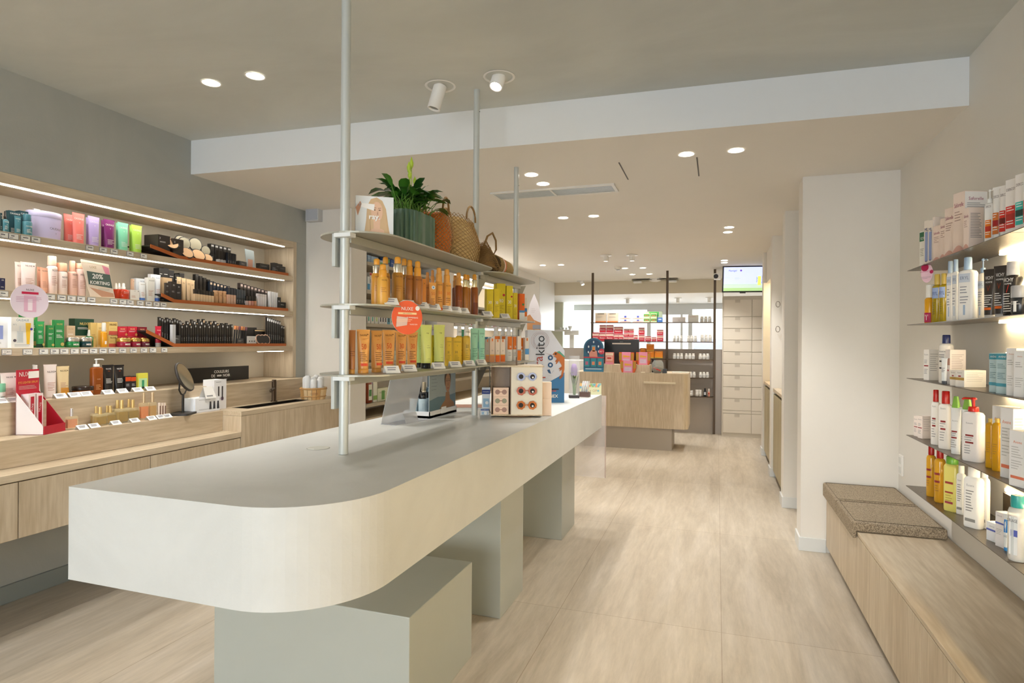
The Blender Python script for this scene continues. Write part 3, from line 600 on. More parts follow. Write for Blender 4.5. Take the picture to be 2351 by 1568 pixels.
def jar(w, h, c, cc, lh=.42, D=(), name='cream_jar', metal=0, trans=0):
    b = MB(); z = h * (1 - lh); b.lathe([(w * .42, 0), (w * .49, h * .06), (w * .5, z * .5), (w * .49, z * .92), (w * .44, z)], G(c, .2) if not trans else mt(c, .05, trans=trans), 20)
    wdeco(b, w * .8, h, D, w, w)
    l = MB(); l.lathe([(w * .49, z + .0003), (w * .5, z + .002), (w * .5, h - .003), (w * .47, h)], mt(cc, .25, metal), 20)
    return [(name, b), ('lid', l)]
def dropper(w, h, c, cc, D=(), name='dropper_bottle'):
    b = MB(); z = h * .62; b.lathe([(w * .46, 0), (w * .5, .003), (w * .5, z * .9), (w * .3, z)], G(c, .2), 16); wdeco(b, w * .8, h, D, w, w)
    l = MB(); l.lathe([(w * .2, z), (w * .2, h * .76), (w * .15, h * .77), (w * .13, h * .97), (w * .06, h)], G(cc, .3), 12)
    return [(name, b), ('dropper', l)]
def perfume(w, h, c, cc, liq, d=None, name='perfume_bottle'):
    d = d or w * .5; z = h * .62; b = MB()
    b.loft([[(x, y, q) for x, y in rrect(w, d, d * .25, 2)] for q in (0, z - .006)] + [[(x * .8, y * .8, z) for x, y in rrect(w, d, d * .25, 2)]], mt('#f6e6b4', .05, alpha=.2), False)
    li = MB(); li.loft([[(x, y, q) for x, y in rrect(w * .86, d * .74, d * .15, 2)] for q in (.008, z * .78)], mt(liq, .12, coat=.5), False)
    cp = MB(); cp.lathe([(w * .13 if w > .05 else w * .2, z + .0003), (w * .11 if w > .05 else w * .2, h)], mt(cc, .3, .5), 14)
    return [(name, b), ('liquid', li), ('cap', cp)]
def compact(r, c='#d9a878', ang=62, name='powder_compact'):
    b = MB(); b.T = Matrix.Translation((0, 0, r * .85)) @ Matrix.Rotation(R(58), 4, 'X'); b.lathe([(r, -.006), (r * 1.02, -.003), (r, .002), (r * .9, .002)], BLK, 26, caps=(True, False)); b.lathe([(r * .88, .0015), (r * .88, .0025)], mt(c, .7), 24)
    l = MB(); l.T = Matrix.Translation((0, r * .75, r * 2.35 if ang > 30 else r * .9)) @ Matrix.Rotation(R(82), 4, 'X'); l.lathe([(r, -.006), (r * 1.02, -.003), (r, 0), (r * .9, 0)], BLK, 26, caps=(True, False)); l.lathe([(r * .9, .0), (r * .9, 0.001)], mt('#b9b4a0', .12), 24)  # mirror's pale reflection is put into a flat non-metal colour
    return [(name, b), ('mirror_lid', l)]
def stick(w, h, c, c2=None, f=.5, name='makeup_pencil', d=None, lab=None):
    # slim boxed or bare cosmetic stick, two tones
    d = d or w; b = MB(); b.cbox(w, d, h * f, G(c, .35))
    if c2: b.cbox(w * .98, d * .98, h * (1 - f), G(c2, .3), h * f)
    else: b.cbox(w, d, h * (1 - f), G(c, .35), h * f)
    if lab: b.rect(-w * .36, h * .86, w * .36, h * .95, G(lab, .5), -d / 2 - .0005)
    b.bars(-w * .15, h * .35, w * .3, G('#cfcfcf', .6), 4, h * .05, h * .02, -d / 2 - .0004)
    return [(name, b)]
CNT = {}
ORD = ['', 'second', 'third', 'fourth', 'fifth', 'sixth', 'seventh', 'eighth', 'ninth', 'tenth', 'eleventh', 'twelfth', 'thirteenth', 'fourteenth', 'fifteenth', 'sixteenth', 'seventeenth', 'eighteenth', 'nineteenth', 'twentieth']
PLACED = []
def put(parts, loc, rz, desc, cat, group=None, tilt=None):
    root = None
    for nm, b in parts:
        if root is None:
            root = b.build(nm); root.location = loc; root.rotation_euler = (tilt or 0, 0, rz)
        else: b.build(nm, root)
    root['category'] = cat
    if group: root['group'] = group
    PLACED.append((root, desc[0], desc[1])); return root
def finish_labels():
    # a label repeated on one shelf is told apart by its place from the left in view
    by = {}
    for o, d, p in PLACED: by.setdefault((d, p), []).append(o)
    for (d, p), L in by.items():
        if len(L) == 1: L[0]['label'] = d + ' ' + p; continue
        L.sort(key=lambda o: (o.location - _C).dot(_r) / max(.1, (o.location - _C).dot(_f)))
        n = len(L)
        for i, o in enumerate(L):
            if n == 2: w = ('left', 'right')[i] + ' of two'
            elif i == 0: w = 'leftmost of %s' % (n,)
            elif i == n - 1: w = 'rightmost of %s' % (n,)
            else: w = (ORD[i] if i < len(ORD) else str(i + 1) + 'th') + ' from left'
            o['label'] = d + ' ' + p + ', ' + w
            k = o['label'].split()
            if len(k) > 16: o['label'] = ' '.join(o['label'].replace('facing the viewer ', '').replace(' of the', '').split())
# left wall rows: pixel edges on the shelf front plane
XS_L = -3.475
def LW(z, px0, px1, pt, mk, desc, cat, place, dx=0, grp=None, pb=None, rz=90, x=None, d=None):
    X = (x or XS_L) - dx; pc = (px0 + px1) / 2; pb_ = pb or 700
    a, c = onX(px0, pb_, X).y, onX(px1, pb_, X).y; m = onX(pc, pt, X); w = (c - a); h = m.z - z
    return put(mk(w, h), (X - (d or w * .3), (a + c) / 2, z + .0006), R(rz), (desc, place), cat, grp)
def zput(px, pb, z, pt, wpx, mk, desc, cat, place, rz=40, grp=None, off=(0, 0), clampx=None):
    p = onZ(px, pb, z); D = dep(p); h = (pb - pt) * D / F_PX; w = wpx * D / F_PX
    x, y = p.x + off[0], p.y + off[1]
    if clampx: x = max(clampx[0], min(clampx[1], x))
    return put(mk(w, h), (x, y, z + .0006), R(rz), (desc, place), cat, grp)
def price(loc, rz, place, tent=False, w=.045, h=.03, wr=None, flatx=False):
    b = MB()
    if tent:
        b.add([(-w / 2, -.022, .001), (w / 2, -.022, .001), (w / 2, .004, h * .75), (-w / 2, .004, h * .75)], [(0, 1, 2, 3)], CARD)
        b.add([(-w / 2, .004, h * .75), (w / 2, .004, h * .75), (w / 2, .014, .001), (-w / 2, .014, .001)], [(0, 1, 2, 3)], CARD)
        for k, q in ((.35, .6), (.62, .8)):
            y0, z0 = -.022 + .026 * k, .001 + h * .75 * k; b.add([(-w * .35, y0 - .0008, z0 + .0006), (w * .35 * q, y0 - .0008, z0 + .0006), (w * .35 * q, y0 + .0032, z0 + .0045), (-w * .35, y0 + .0032, z0 + .0045)], [(0, 1, 2, 3)], G('#9a9aa2', .6))
        o = b.build('price_card'); o.location = loc; o.rotation_euler = (0, 0, rz); o['category'] = 'price card'; o['group'] = 'price cards ' + place; PLACED.append((o, 'small white folded price card', place)); return o
    b.box(-w / 2, -.003, -h / 2, w / 2, -.0005, h / 2, G('#8f9196', .5)); b.rect(-w * .46, -h * .42, w * .46, h * .42, CARD, -.0034)
    if wr: b.text(wr, .002, .001, h * .3, INK, -.0038, w * .6)
    else: b.bars(-w * .28, 0, w * .6, G('#63656c', .6), 1, .004, h * .16, -.0038)
    b.bars(-w * .4, -h * .3, w * .4, INK, 1, .004, h * .07, -.0038); b.bars(-w * .38, h * .26, w * .6, G('#a0a2a8', .6), 1, .004, h * .04, -.0038)
    o = b.build('price_tag'); o.location = loc; o.rotation_euler = (0, 0, rz); o['category'] = 'price tag'; o['group'] = 'price tags ' + place; PLACED.append((o, 'small white price tag', place)); return o
def round_sign(name, loc, rz, r, col, D, desc, cat='sign', sx=1.0):
    b = MB(); N = 36; P = [(r * sx * cos(2 * pi * i / N), r * sin(2 * pi * i / N)) for i in range(N)]
    b.plate(P, 0, .002, G('#e8e8e8', .5), G(col, .5)); deco(b, 2 * r, 2 * r, -.0006, D)
    o = b.build(name); o.location = loc; o.rotation_euler = (0, 0, rz); tag(o, desc, cat); return o
for o in TOWELS: o['category'] = 'towel'; o['group'] = 'rolled towels in the wooden bucket'; PLACED.append((o, 'rolled white hand towel', 'in the wooden bucket'))
# ================================================================ LEFT WALL: PRODUCTS
def C(c, D=(), k=.5, side=None, top=None, name='carton'): return lambda w, h: carton(w * .96, w * k, h, c, D, side, name, top)
def T(c, cc, ch=.1, D=(), **k): return lambda w, h: tubeb(w * .97, h, c, cc, ch, D, **k)
P1 = 'on the top left-wall shelf'; P2_ = 'on the second left-wall shelf'; P3_ = 'on the third left-wall shelf'; PU = 'on the upper oak ledge'; PD = 'on the lower oak ledge'
TE, TE2 = '#16414c', '#4d8796'
def cau(c, zf=.86): return [('t', 'CAUDALIE', zf, .06, c, .85), ('t', 'Y', zf - .13, .05, c), ('l', .3, 4, c)]
LW(Z1, 0, 4, 489, C(TE, cau(WH)), 'teal carton cut by the picture edge', 'carton', P1)
LW(Z1, 5, 21, 484, lambda w, h: dropper(w, h, TE2, '#1d1a18', cau(WH, .5)), 'slate blue dropper bottle with black pump', 'bottle', P1)
LW(Z1, 20, 48, 485, C(TE, cau(WH, .9)), 'dark teal carton behind the slim tube', 'carton', P1, dx=.06)
LW(Z1, 34, 50, 496, T(TE2, TE, .1, cau(WH)), 'slim slate blue tube', 'tube', P1)
LW(Z1, 44, 77, 486, C(TE, cau(WH, .9)), 'dark teal carton behind the round bottle', 'carton', P1, dx=.06)
LW(Z1, 54, 75, 492, lambda w, h: bottle(w, h, TE2, '#3f7483', .3, .8, cau(WH, .45)), 'slate blue airless bottle', 'bottle', P1)
def hatbox(w, h):
    b = MB(); b.lathe([(w * .47, 0), (w * .5, h * .8)], G('#c9c3ea', .4), 32, sy=.75); wdeco(b, w, h, [('t', 'CAUDALIE', .42, .08, '#4f4a66', .4, .14), ('t', 'Y', .25, .05, '#4f4a66', .3, .14)], w * 1.0, w * .75)
    l = MB(); l.lathe([(w * .505, h * .79), (w * .515, h * .8), (w * .515, h * .98), (w * .5, h), (.01, h)], G('#cdc8ec', .35), 32, sy=.75, caps=(False, True))
    k = MB(); k.pipe([(-w * .3, 0, h), (-w * .33, 0, h * 1.05), (-w * .15, 0, h * 1.05), (-w * .14, 0, h)], .006, G('#f3f1f6', .5))
    return [('gift_box', b), ('lid', l), ('cord', k)]
LW(Z1, 77, 150, 487, hatbox, 'round lilac lidded gift box', 'gift box', P1, dx=.02)
for a, c, t, a2, c2, t2, col, n in ((150, 171, 492, 170, 199, 489, '#f0827a', 'coral pink'), (199, 206, 500, 206, 233, 497, '#b9a8e0', 'lilac'), (234, 242, 506, 242, 268, 504, '#7b2a6c', 'plum purple'), (268, 275, 513, 274, 299, 511, '#86d8b4', 'mint green'), (299, 306, 518, 306, 331, 517, '#b6e05c', 'lime green')):
    LW(Z1, a, c + 8, t, T(col, col, .04, cau(WH, .82)), n + ' shower tube behind its twin', 'tube', P1, dx=.055)
    LW(Z1, a2, c2, t2, T(col, col, .04, cau(WH, .82)), n + ' shower tube in front', 'tube', P1)
# second shelf
NP, NPD = '#f3dfd8', '#e8a98e'
def nux(c='#3b3434', zf=.88, hf=.055, l=4, lc='#b98b7c'): return [('t', 'NUXE', zf, hf, c, .62), ('o', .38, zf + .005, .05, c), ('l', .45, l, lc), ('l', .28, 2, lc)]
LW(Z2, 0, 12, 639, C('#262b52', [('t', 'AR', .85, .1, WH, .7), ('l', .3, 2, WH)]), 'navy carton cut by the picture edge', 'carton', P2_)
LW(Z2, 37, 60, 602, T(NP, NPD, .06, nux()), 'pale pink tube behind its twin', 'tube', P2_, dx=.05)
LW(Z2, 53, 89, 602, T('#efdedb', NPD, .06, nux()), 'wide pale pink tube in front', 'tube', P2_)
LW(Z2, 86, 98, 613, T('#efb79c', '#eaa084', .05, nux()), 'peach tube half hidden', 'tube', P2_, dx=.05)
LW(Z2, 95, 114, 615, T('#efb79c', '#eaa084', .05, nux()), 'peach tube in full view', 'tube', P2_)
LW(Z2, 112, 134, 588, lambda w, h: bottle(w, h, NP, '#f2cdb9', .25, .82, nux(zf=.62)), 'tall pale pink bottle with a high peach cap', 'bottle', P2_)
LW(Z2, 135, 157, 604, lambda w, h: bottle(w, h, '#f3e2da', '#eeb898', .26, .92, nux(zf=.55)), 'cleansing foam bottle with a clear peach cap', 'bottle', P2_)
LW(Z2, 160, 179, 599, lambda w, h: bottle(w, h, '#e9c2b2', '#f0bda5', .3, .6, nux(zf=.6)), 'slim rose toner bottle with a bent cap', 'bottle', P2_)
LW(Z2, 177, 199, 605, lambda w, h: bottle(w, h, '#eccfc6', '#f1bfa3', .16, .9, nux(zf=.65)), 'rose bottle beside the discount poster', 'bottle', P2_)
def poster20(w, h):
    b = MB(); b.plate([(-w * .5, h * .98), (w * .30, h * .93), (w * .5, 0), (-w * .22, .0)], -.002, .0, G('#ebdccb', .5))
    y = -.0024; b.add([(-w * .5, y, h), (w * .3, y, h * .95), (w * .31, y, h * .9), (-w * .5, y, h * .93)], [(3, 2, 1, 0)], G('#fdf6df', .5))
    b.text('UXE', -.15 * w, h * .82, h * .07, G('#b49b74', .5), y - .0002, w * .4)
    b.add([(-w * .33, y - .0004, h * .70), (w * .34, y - .0004, h * .66), (w * .42, y - .0004, h * .28), (-w * .27, y - .0004, h * .34)], [(3, 2, 1, 0)], G('#55665f', .5))
    b.bold('20%', -.02 * w, h * .575, h * .13, G(WH, .5), y - .0008, w * .5); b.bold('KORTING', .05 * w, h * .40, h * .09, G(WH, .5), y - .0008, w * .58)
    b.add([(w * .1, y, h * .9), (w * .3, y, h * .85), (w * .35, y, h * .62), (w * .2, y, h * .68)], [(3, 2, 1, 0)], G('#d98aa0', .5))
    b.add([(-w * .25, y, h * .26), (w * .45, y, h * .14), (w * .47, y, h * .04), (w * .1, y, h * .02)], [(3, 2, 1, 0)], G('#c99a80', .6)); b.bars(0, h * .24, w * .35, G('#8d8d88', .6), 2, .006, y=y - .0006)
    s_ = MB(); s_.plate([(-w * .1, 0), (w * .1, 0), (0, h * .5)], .0, .03, G('#d9d0c0', .6)); return [('discount_poster', b), ('easel_back', s_)]
LW(Z2, 184, 264, 600, poster20, 'slanted discount poster reading 20% KORTING', 'poster', P2_, dx=-.02, d=.002)
for a, c in ((262, 273), (269, 280), (278, 298)): LW(Z2, a, c + (5 if c < 290 else 0), 650, lambda w, h: dropper(w, h, '#c23a1e', WH, [('l', .45, 3, '#f0b0a0')]), 'red dropper bottle', 'bottle', P2_, dx=.05 if c < 275 else (.025 if c < 285 else 0))
LW(Z2, 299, 321, 666, C(WH, nux('#777777')), 'low white carton', 'carton', P2_)
LW(Z2, 304, 315, 641, C('#e9c8ae', nux('#9a7a60')), 'peach carton in the rear', 'carton', P2_, dx=.08)
LW(Z2, 313, 342, 640, C('#dfe6ee', nux('#7a8494')), 'pale blue white carton behind the slim tube', 'carton', P2_, dx=.06)
LW(Z2, 322, 338, 648, T('#e9edf0', '#4f7fd0', .16, nux('#8a7a60')), 'white tube with a blue cap', 'tube', P2_)
LW(Z2, 339, 356, 638, C('#e6e6e2', nux('#6f6f6f')), 'tall light grey carton', 'carton', P2_)
LW(Z2, 346, 362, 630, C('#e9ebee', nux('#7f8fae')), 'tall white carton in the rear', 'carton', P2_, dx=.06)
LW(Z2, 357, 372, 631, T('#e4eaf2', '#4f78cf', .14, nux('#7f8fae')), 'tall white tube with a blue cap beside the makeup tray', 'tube', P2_)
# third shelf
GR, DGR, RD, GD = '#2f8a45', '#17402f', '#b3162e', '#c9ae6c'
LW(Z3, -40, 22, 727, C('#eceff5', [('b', .28, .72, '#8f9ed8', .3), ('t', 'CAUDALIE', .16, .05, '#8f8f98')], .5), 'white boxed face device with a lilac window', 'gift set', P3_)
def gift(w, h):
    P = carton(w * .97, w * .8, h, WH, [('t', 'CAUDALIE', .91, .07, '#5f7f9c', .55), ('t', 'N°1', .76, .05, '#9aa5b0', .15, -.35), ('l', .1, 2, '#9aa5b5')]); b = P[0][1]; y = -w * .4 - .0012
    b.rect(-w * .25, h * .16, w * .03, h * .55, G('#d5dadd', .4), y); b.rect(-w * .15, h * .55, -w * .07, h * .72, G('#e2e6e8', .4), y); b.rect(-w * .2, h * .2, -w * .0, h * .5, G('#c4cccf', .4), y - .0003)
    b.add([(w * .12, y, h * .82), (w * .36, y, h * .82), (w * .3, y, h * .12), (w * .18, y, h * .12)], [(3, 2, 1, 0)], G('#eec23c', .4)); b.disc(w * .38, h * .62, w * .06, G('#4a45a8', .5), y - .0003); b.disc(-w * .34, h * .24, w * .07, G('#55505c', .5), y - .0003); return P
LW(Z3, 22, 75, 729, gift, 'white gift set carton picturing a serum and a yellow tube', 'gift set', P3_, dx=-.01)
def ng(c='#c9b06a'): return [('t', 'NUXE', .85, .06, c, .6), ('l', .62, 2, WH), ('l', .45, 3, WH), ('o', .3, .12, .2, '#b7a45e')]
LW(Z3, 55, 86, 719, C(GR, ng(), .7), 'tall green carton behind the gift set', 'carton', P3_, dx=.09)
LW(Z3, 86, 106, 738, T('#2c8c4e', '#123a2b', .14, ng()), 'glossy green tube', 'tube', P3_)
LW(Z3, 104, 112, 746, C('#d9c0a2', ng()), 'beige carton edge in the rear', 'carton', P3_, dx=.06)
LW(Z3, 110, 126, 747, C('#2b7f45', ng(), top='#d9c27a'), 'green carton with gold edges, shorter one', 'carton', P3_)
LW(Z3, 118, 130, 735, C('#dfc9b2', ng()), 'pale beige carton in the rear', 'carton', P3_, dx=.07)
LW(Z3, 127, 149, 735, C('#2b7f45', ng(), top='#d9c27a'), 'green carton with gold edges, taller one', 'carton', P3_)
LW(Z3, 154, 174, 748, C('#cbb394', ng('#a98d60')), 'kraft beige carton behind the green jar', 'carton', P3_, dx=.07)
LW(Z3, 174, 201, 771, C('#cbb394'), 'kraft beige carton under the dark green one', 'carton', P3_, dx=.08)
put(carton(.115, .05, .105, DGR, [('t', 'NUXE', .72, .14, '#c9b06a', .6), ('l', .5, 3, WH), ('o', .35, .2, .14, '#8f8a5a')], top='#d9c27a'), (XS_L - .12, onX(187, 760, XS_L - .12).y, onX(187, 772.5, XS_L - .12).z), R(90), ('dark green carton with gold edges stacked up', P3_), 'carton')
def J(c, cc, D=(), lh=.4, m=.9): return lambda w, h: jar(w, h, c, cc, lh, D, metal=m)
nj = [('t', 'NUXE', .3, .16, WH, .5)]
LW(Z3, 157, 187, 775, J('#1f7a3f', SILV, nj), 'green glass cream jar with silver lid', 'jar', P3_)
LW(Z3, 188, 215, 775, J('#173a3c', SILV, nj), 'dark teal cream jar with silver lid', 'jar', P3_)
LW(Z3, 200, 217, 757, lambda w, h: dropper(w, h, '#1c6b3a', SILV), 'green dropper bottle behind the jars', 'bottle', P3_, dx=.06)
LW(Z3, 209, 225, 741, C(GD, [('l', .5, 4, '#8b6f35')]), 'gold carton, slim one in the rear', 'carton', P3_, dx=.06)
LW(Z3, 224, 250, 742, C('#d6bd7f', [('l', .8, 2, '#8b6f35'), ('b', .1, .7, '#d9a94a', .4)]), 'gold carton directly behind the serum', 'carton', P3_, dx=.05)
LW(Z3, 235, 248, 741, lambda w, h: bottle(w, h, '#d08f1c', SILV, .36, .62, [('b', .12, .25, WH, .2)], rough=.1), 'amber serum bottle with silver pump', 'bottle', P3_)
for z0, z1, n in ((795.5, 770, 'lower'), (769.5, 739, 'upper')):
    X = XS_L - .05; zb = Z3 if n == 'lower' else onX(258, 769.5, X).z; h = onX(258, z1, X).z - zb
    put(carton(onX(267, 760, X).y - onX(247, 760, X).y, .06, h - .001, GD, [('t', 'NUXE', .8, .14, '#6d5526', .8), ('b', 0.02, .3, '#b0483c', .48), ('l', .5, 1, '#8b6f35')]), (X - .02, onX(257, 760, X).y, zb + .0006), R(90), ('gold and red square carton, %s of the stacked pair' % n, P3_), 'carton')
X = XS_L - .045; zt = onX(300, 773, X).z
for a, c, t, col in ((268, 290, 750, '#bb1c33'), (290, 313, 750, '#bb1c33'), (313, 335, 751, '#7d1527')):
    ya, yc_ = onX(a, 760, X).y, onX(c, 760, X).y; h = onX((a + c) / 2, t, X).z - zt
    DD = [('t', 'NUXE', .75, .13, '#e0b58a', .55), ('l', .55, 3, WH), ('o', .38, .2, .13, '#c98a4a')]
    put(carton(yc_ - ya - .003, .06, zt - Z3 - .001, '#a8142b', DD, top='#d9b27a'), (X - .02, (ya + yc_) / 2, Z3 + .0006), R(90), ('red carton in the lower red row', P3_), 'carton')
    put(carton(yc_ - ya - .003, .06, h, col, DD, top='#d9b27a'), (X - .02, (ya + yc_) / 2, zt + .0008), R(90), ('red carton in the upper red row' if col[1] == 'b' else 'dark maroon carton atop the red row', P3_), 'carton')
for a, c, col in ((277, 304, '#8c1730'), (305, 326, '#8c1730'), (326, 347, '#5a1527')):
    LW(Z3, a, c, 776, J(col, '#d8b46c', nj, .42), 'wine red cream jar with gold lid' if col == '#8c1730' else 'darkest wine cream jar with gold lid', 'jar', P3_, dx=-.01)
LW(Z3, 360, 375, 749, T('#c41c3c', SILV, .2, [('t', 'NUXE', .8, .05, WH, .7), ('v', 'glow', 0, .5, .5, '#f3c9cf')]), 'red tube on a silver cap', 'tube', P3_, dx=-.02)
# upper ledge
ZUF = -3.36
def LU(*a, **k): return LW(ZU, *a, x=ZUF, pb=900, **k)
LU(-6, 15, 881, lambda w, h: jar(w, h, '#ecebe4', '#7fc9a4', .45, [('t', 'NUXE', .25, .12, '#667777', .5)]), 'white jar with mint lid', 'jar', PU)
LU(7, 47, 856, T('#eadfd8', '#e6dcd5', .04, nux('#4a4444', .84)), 'wide cream tube near the picture edge', 'tube', PU)
put(tubeb(.08, onX(86, 838, ZUF).z - ZU, '#e9e2dc', '#e4ddd6', .05, nux('#777777')), (ZUF - .02, onX(86, 890, ZUF).y, ZU + .0006), R(160), ('cream tube turned side-on', PU), 'tube')
LU(105, 136, 837, T('#efe2dd', '#e9dcd8', .04, nux('#4a4444', .78)), 'tall blush body tube', 'tube', PU)
LU(135, 165, 841, T('#e6cfa2', '#c9892e', .06, nux('#4f3c22', .85) + [('b', .04, .3, '#c98a2c', .36)]), 'cream and gold body tube', 'tube', PU)
LU(178, 220, 887, lambda w, h: jar(w, h, '#8f4f1a', '#2f211a', .45, [('l', .3, 3, '#d9a56a')]), 'amber scrub jar with dark lid', 'jar', PU, dx=-.0)
LU(214, 239, 824, lambda w, h: pumpb(w, h, '#8a4512', '#dcdad6', .27, [('t', 'NUXE', .5, .03, '#e0b080', .7), ('l', .3, 4, '#e0a060')], flat=True, d=w * .6), 'amber shower gel bottle with white pump', 'bottle', PU)
for a, c in ((240, 266), (266, 290)): LU(a, c, 838, T('#1d1a1a', '#232020', .06, [('t', 'NUXE', .86, .05, WH, .6), ('t', 'MEN', .78, .025, '#c9602c', .3), ('l', .5, 4, WH)]), 'black tube for men', 'tube', PU)
LU(288, 301, 864, C('#2b2426', [('b', .68, .95, '#d5501f', .5), ('l', .5, 4, '#cfcfcf')]), 'black and orange carton, first of the pair', 'carton', PU)
LU(301, 313, 864, C('#2b2426', [('b', .68, .95, '#d5501f', .5), ('l', .5, 4, '#cfcfcf')]), 'black and orange carton, second of the pair', 'carton', PU)
LU(320, 344, 857, C('#e9e35a', [('b', .15, .7, '#c5e8b0', .4), ('b', .2, .6, '#3c9a72', .12), ('b', .1, .22, '#16312a', .12)], .2), 'flat yellow sample carton with green print', 'carton', PU)
for px, py in ((6, 921), (31, 919), (56, 917), (82, 916), (139, 912), (171, 909), (198, 907), (248, 902), (281, 899), (316, 897), (345, 894)):
    q = onX(px, py, -3.318); price((-3.325, q.y, ZU + .0005), R(90), 'on the upper oak ledge', True, .062, .034)
# black sign board
a, c = onX(432, 860, -3.60), onX(571, 860, -3.60); zt = onX(500, 843, -3.6).z; w = c.y - a.y; h = zt - ZU
b = MB(); b.box(-w / 2, 0, 0, w / 2, .012, h, G('#1b1611', .35)); Wt = G('#f0efec', .5)
b.bold('COULEURS', .02 * w, h * .68, h * .19, Wt, -.0008, w * .33); b.bold('DE', -.115 * w, h * .40, h * .19, Wt, -.0008, w * .09); b.rect(-.055 * w, h * .34, .02 * w, h * .46, Wt, -.0008); b.bold('NOIR', .105 * w, h * .40, h * .19, Wt, -.0008, w * .17); b.text('makeup', .09 * w, h * .13, h * .085, Wt, -.0008, w * .18)
o = b.build('sign_board', loc=(-3.60, (a.y + c.y) / 2, ZU + .0006), rz=R(90)); tag(o, 'black board with white lettering COULEURS DE NOIR behind the round mirror', 'sign')
# lower ledge
def LD(px0, px1, pt, mk, desc, cat, x=-3.21, **k): return LW(ZD, px0, px1, pt, mk, desc, cat, PD, x=x, pb=960, **k)
def cds(w, h):
    # cut-out counter stand holding two boxed serums
    b = MB(); RDm = G('#b8122f', .4); d = .13; w2 = w * .5
    b.box(-w2, d - .003, 0, w2, d, h, RDm); b.box(-w2, -.004, 0, w2, d, .003, RDm); b.box(-w2, -.006, 0, w2, -.003, h * .13, RDm)
    for s_, m_ in ((-1, G('#efe6e6', .4)), (1, RDm)):
        x = s_ * w2; b.add([(x, 0, 0), (x, d, 0), (x, d, h * .66), (x, 0, h * .13), (x - s_ * .002, 0, 0), (x - s_ * .002, d, 0), (x - s_ * .002, d, h * .66), (x - s_ * .002, 0, h * .13)], [(0, 1, 2, 3), (7, 6, 5, 4), (3, 2, 6, 7)] if s_ > 0 else [(3, 2, 1, 0), (4, 5, 6, 7), (3, 2, 6, 7)], m_)
    b.text('NUXE', -w * .12, h * .93, h * .07, G(WH, .5), d - .0036, w * .55); b.text('EYE LIGHTER SERUM', 0, h * .8, h * .035, G('#e9b04a', .5), d - .0036, w * .85); b.bars(-w * .4, h * .74, w * .8, G(WH, .5), 3, .007, y=d - .0036); b.rect(.0, h * .86, w * .48, h * .97, CARD, d - .004)
    P = [('display_stand', b)]
    q = MB()
    for x in (-w * .2, w * .15): q.box(x - w * .15, d - .045, .004, x + w * .15, d - .006, h * .62, G('#efe0e2', .4)); q.rect(x - w * .07, h * .1, x + w * .09, h * .58, G('#b8122f', .4), d - .0455); q.text('NUXE', x, h * .4, w * .08, G(WH, .5), d - .046, rot=R(80))
    P.append(('boxed_serum', q)); return P
a, c = onX(100, 960, -3.2), onX(150, 960, -3.2)
put(cds(.155, .32), (-3.19, (a.y + c.y) / 2 - .01, ZD + .0006), R(112), ('red and white cardboard stand of eye serums', PD), 'display stand')
def PF(liq, cap='#d9a83c', d=None): return lambda w, h: perfume(w, h, '#fff', cap, liq, d)
LD(157, 182, 938, PF('#d98a6a', '#cfcac4'), 'small square pink perfume bottle', 'perfume')
for a, c, t, x in ((214, 238, 933, -3.25), (222, 250, 935, -3.20), (240, 262, 932, -3.255), (246, 272, 932, -3.215), (262, 290, 919, -3.25), (272, 300, 919, -3.20), (290, 312, 917, -3.255), (298, 324, 918, -3.21)):
    LD(a, c, t, PF('#94701a', '#d6b878'), 'golden dry oil bottle, ' + ('small' if t > 925 else 'large') + (' rear' if x < -3.22 else ' front') + ' one', 'perfume', x=x, grp='golden oil bottles')
LD(325, 345, 902, PF('#e07a4a', '#c9b08c'), 'tall orange-pink perfume bottle', 'perfume', x=-3.22)
LD(346, 362, 901, PF('#b98a4a', '#c9b08c'), 'tall clear amber perfume bottle', 'perfume', x=-3.22)
for i, a in enumerate((364, 370, 376)): LD(a, a + 5.5, 925, lambda w, h: [('roll_on', MB().cyl(w * .5, 0, h, G('#e6d5c5', .3)).cyl(w * .51, h * .0, h * .08, G('#5a3b2c', .4)).rect(-w * .2, h * .2, w * .2, h * .8, G('#6c4a3c', .5), -w * .5))], 'slim roll-on perfume vial', 'perfume', x=-3.22)
for px, py in ((187, 974), (214, 969), (264, 963), (307, 958), (346, 953), (367, 951), (382, 948)):
    q = onX(px, py, -3.18); price((-3.18, q.y, ZD + .0005), R(90), 'on the lower oak ledge', True, .055, .03)
# round mirror
m = onZ(421, 944, ZD); t = empty('makeup_mirror', (-3.22, onX(420, 940, -3.22).y, ZD + .0006)); tag(t, 'round black makeup mirror on a stem on the lower ledge', 'mirror')
MK = G('#2a2622', .45); b = MB(); b.loft([[(x, y, z) for x, y in rrect(.12, .16, .02, 3)] for z in (0, .012)] , MK, False); b.build('base', t)
b = MB(); b.pipe([(0, 0, .012), (0, 0, .125)], .0075, MK, 12); b.pipe([(0, -.055, .21), (0, -.06, .16), (0, -.03, .133), (0, 0, .125), (0, .03, .133), (0, .06, .16), (0, .055, .21)], .005, MK, 8); b.build('stand', t)
b = MB(); b.T = Matrix.Translation((0, 0, .235)) @ Matrix.Rotation(R(66), 4, 'Y'); b.lathe([(.093, 0), (.099, .004), (.099, .014), (.094, .016)], MK, 32); b.lathe([(.091, .0165), (.091, .0167)], mt('#b8ac94', .04, 1.0), 32); b.build('mirror_head', t); t.rotation_euler = (0, 0, R(26))
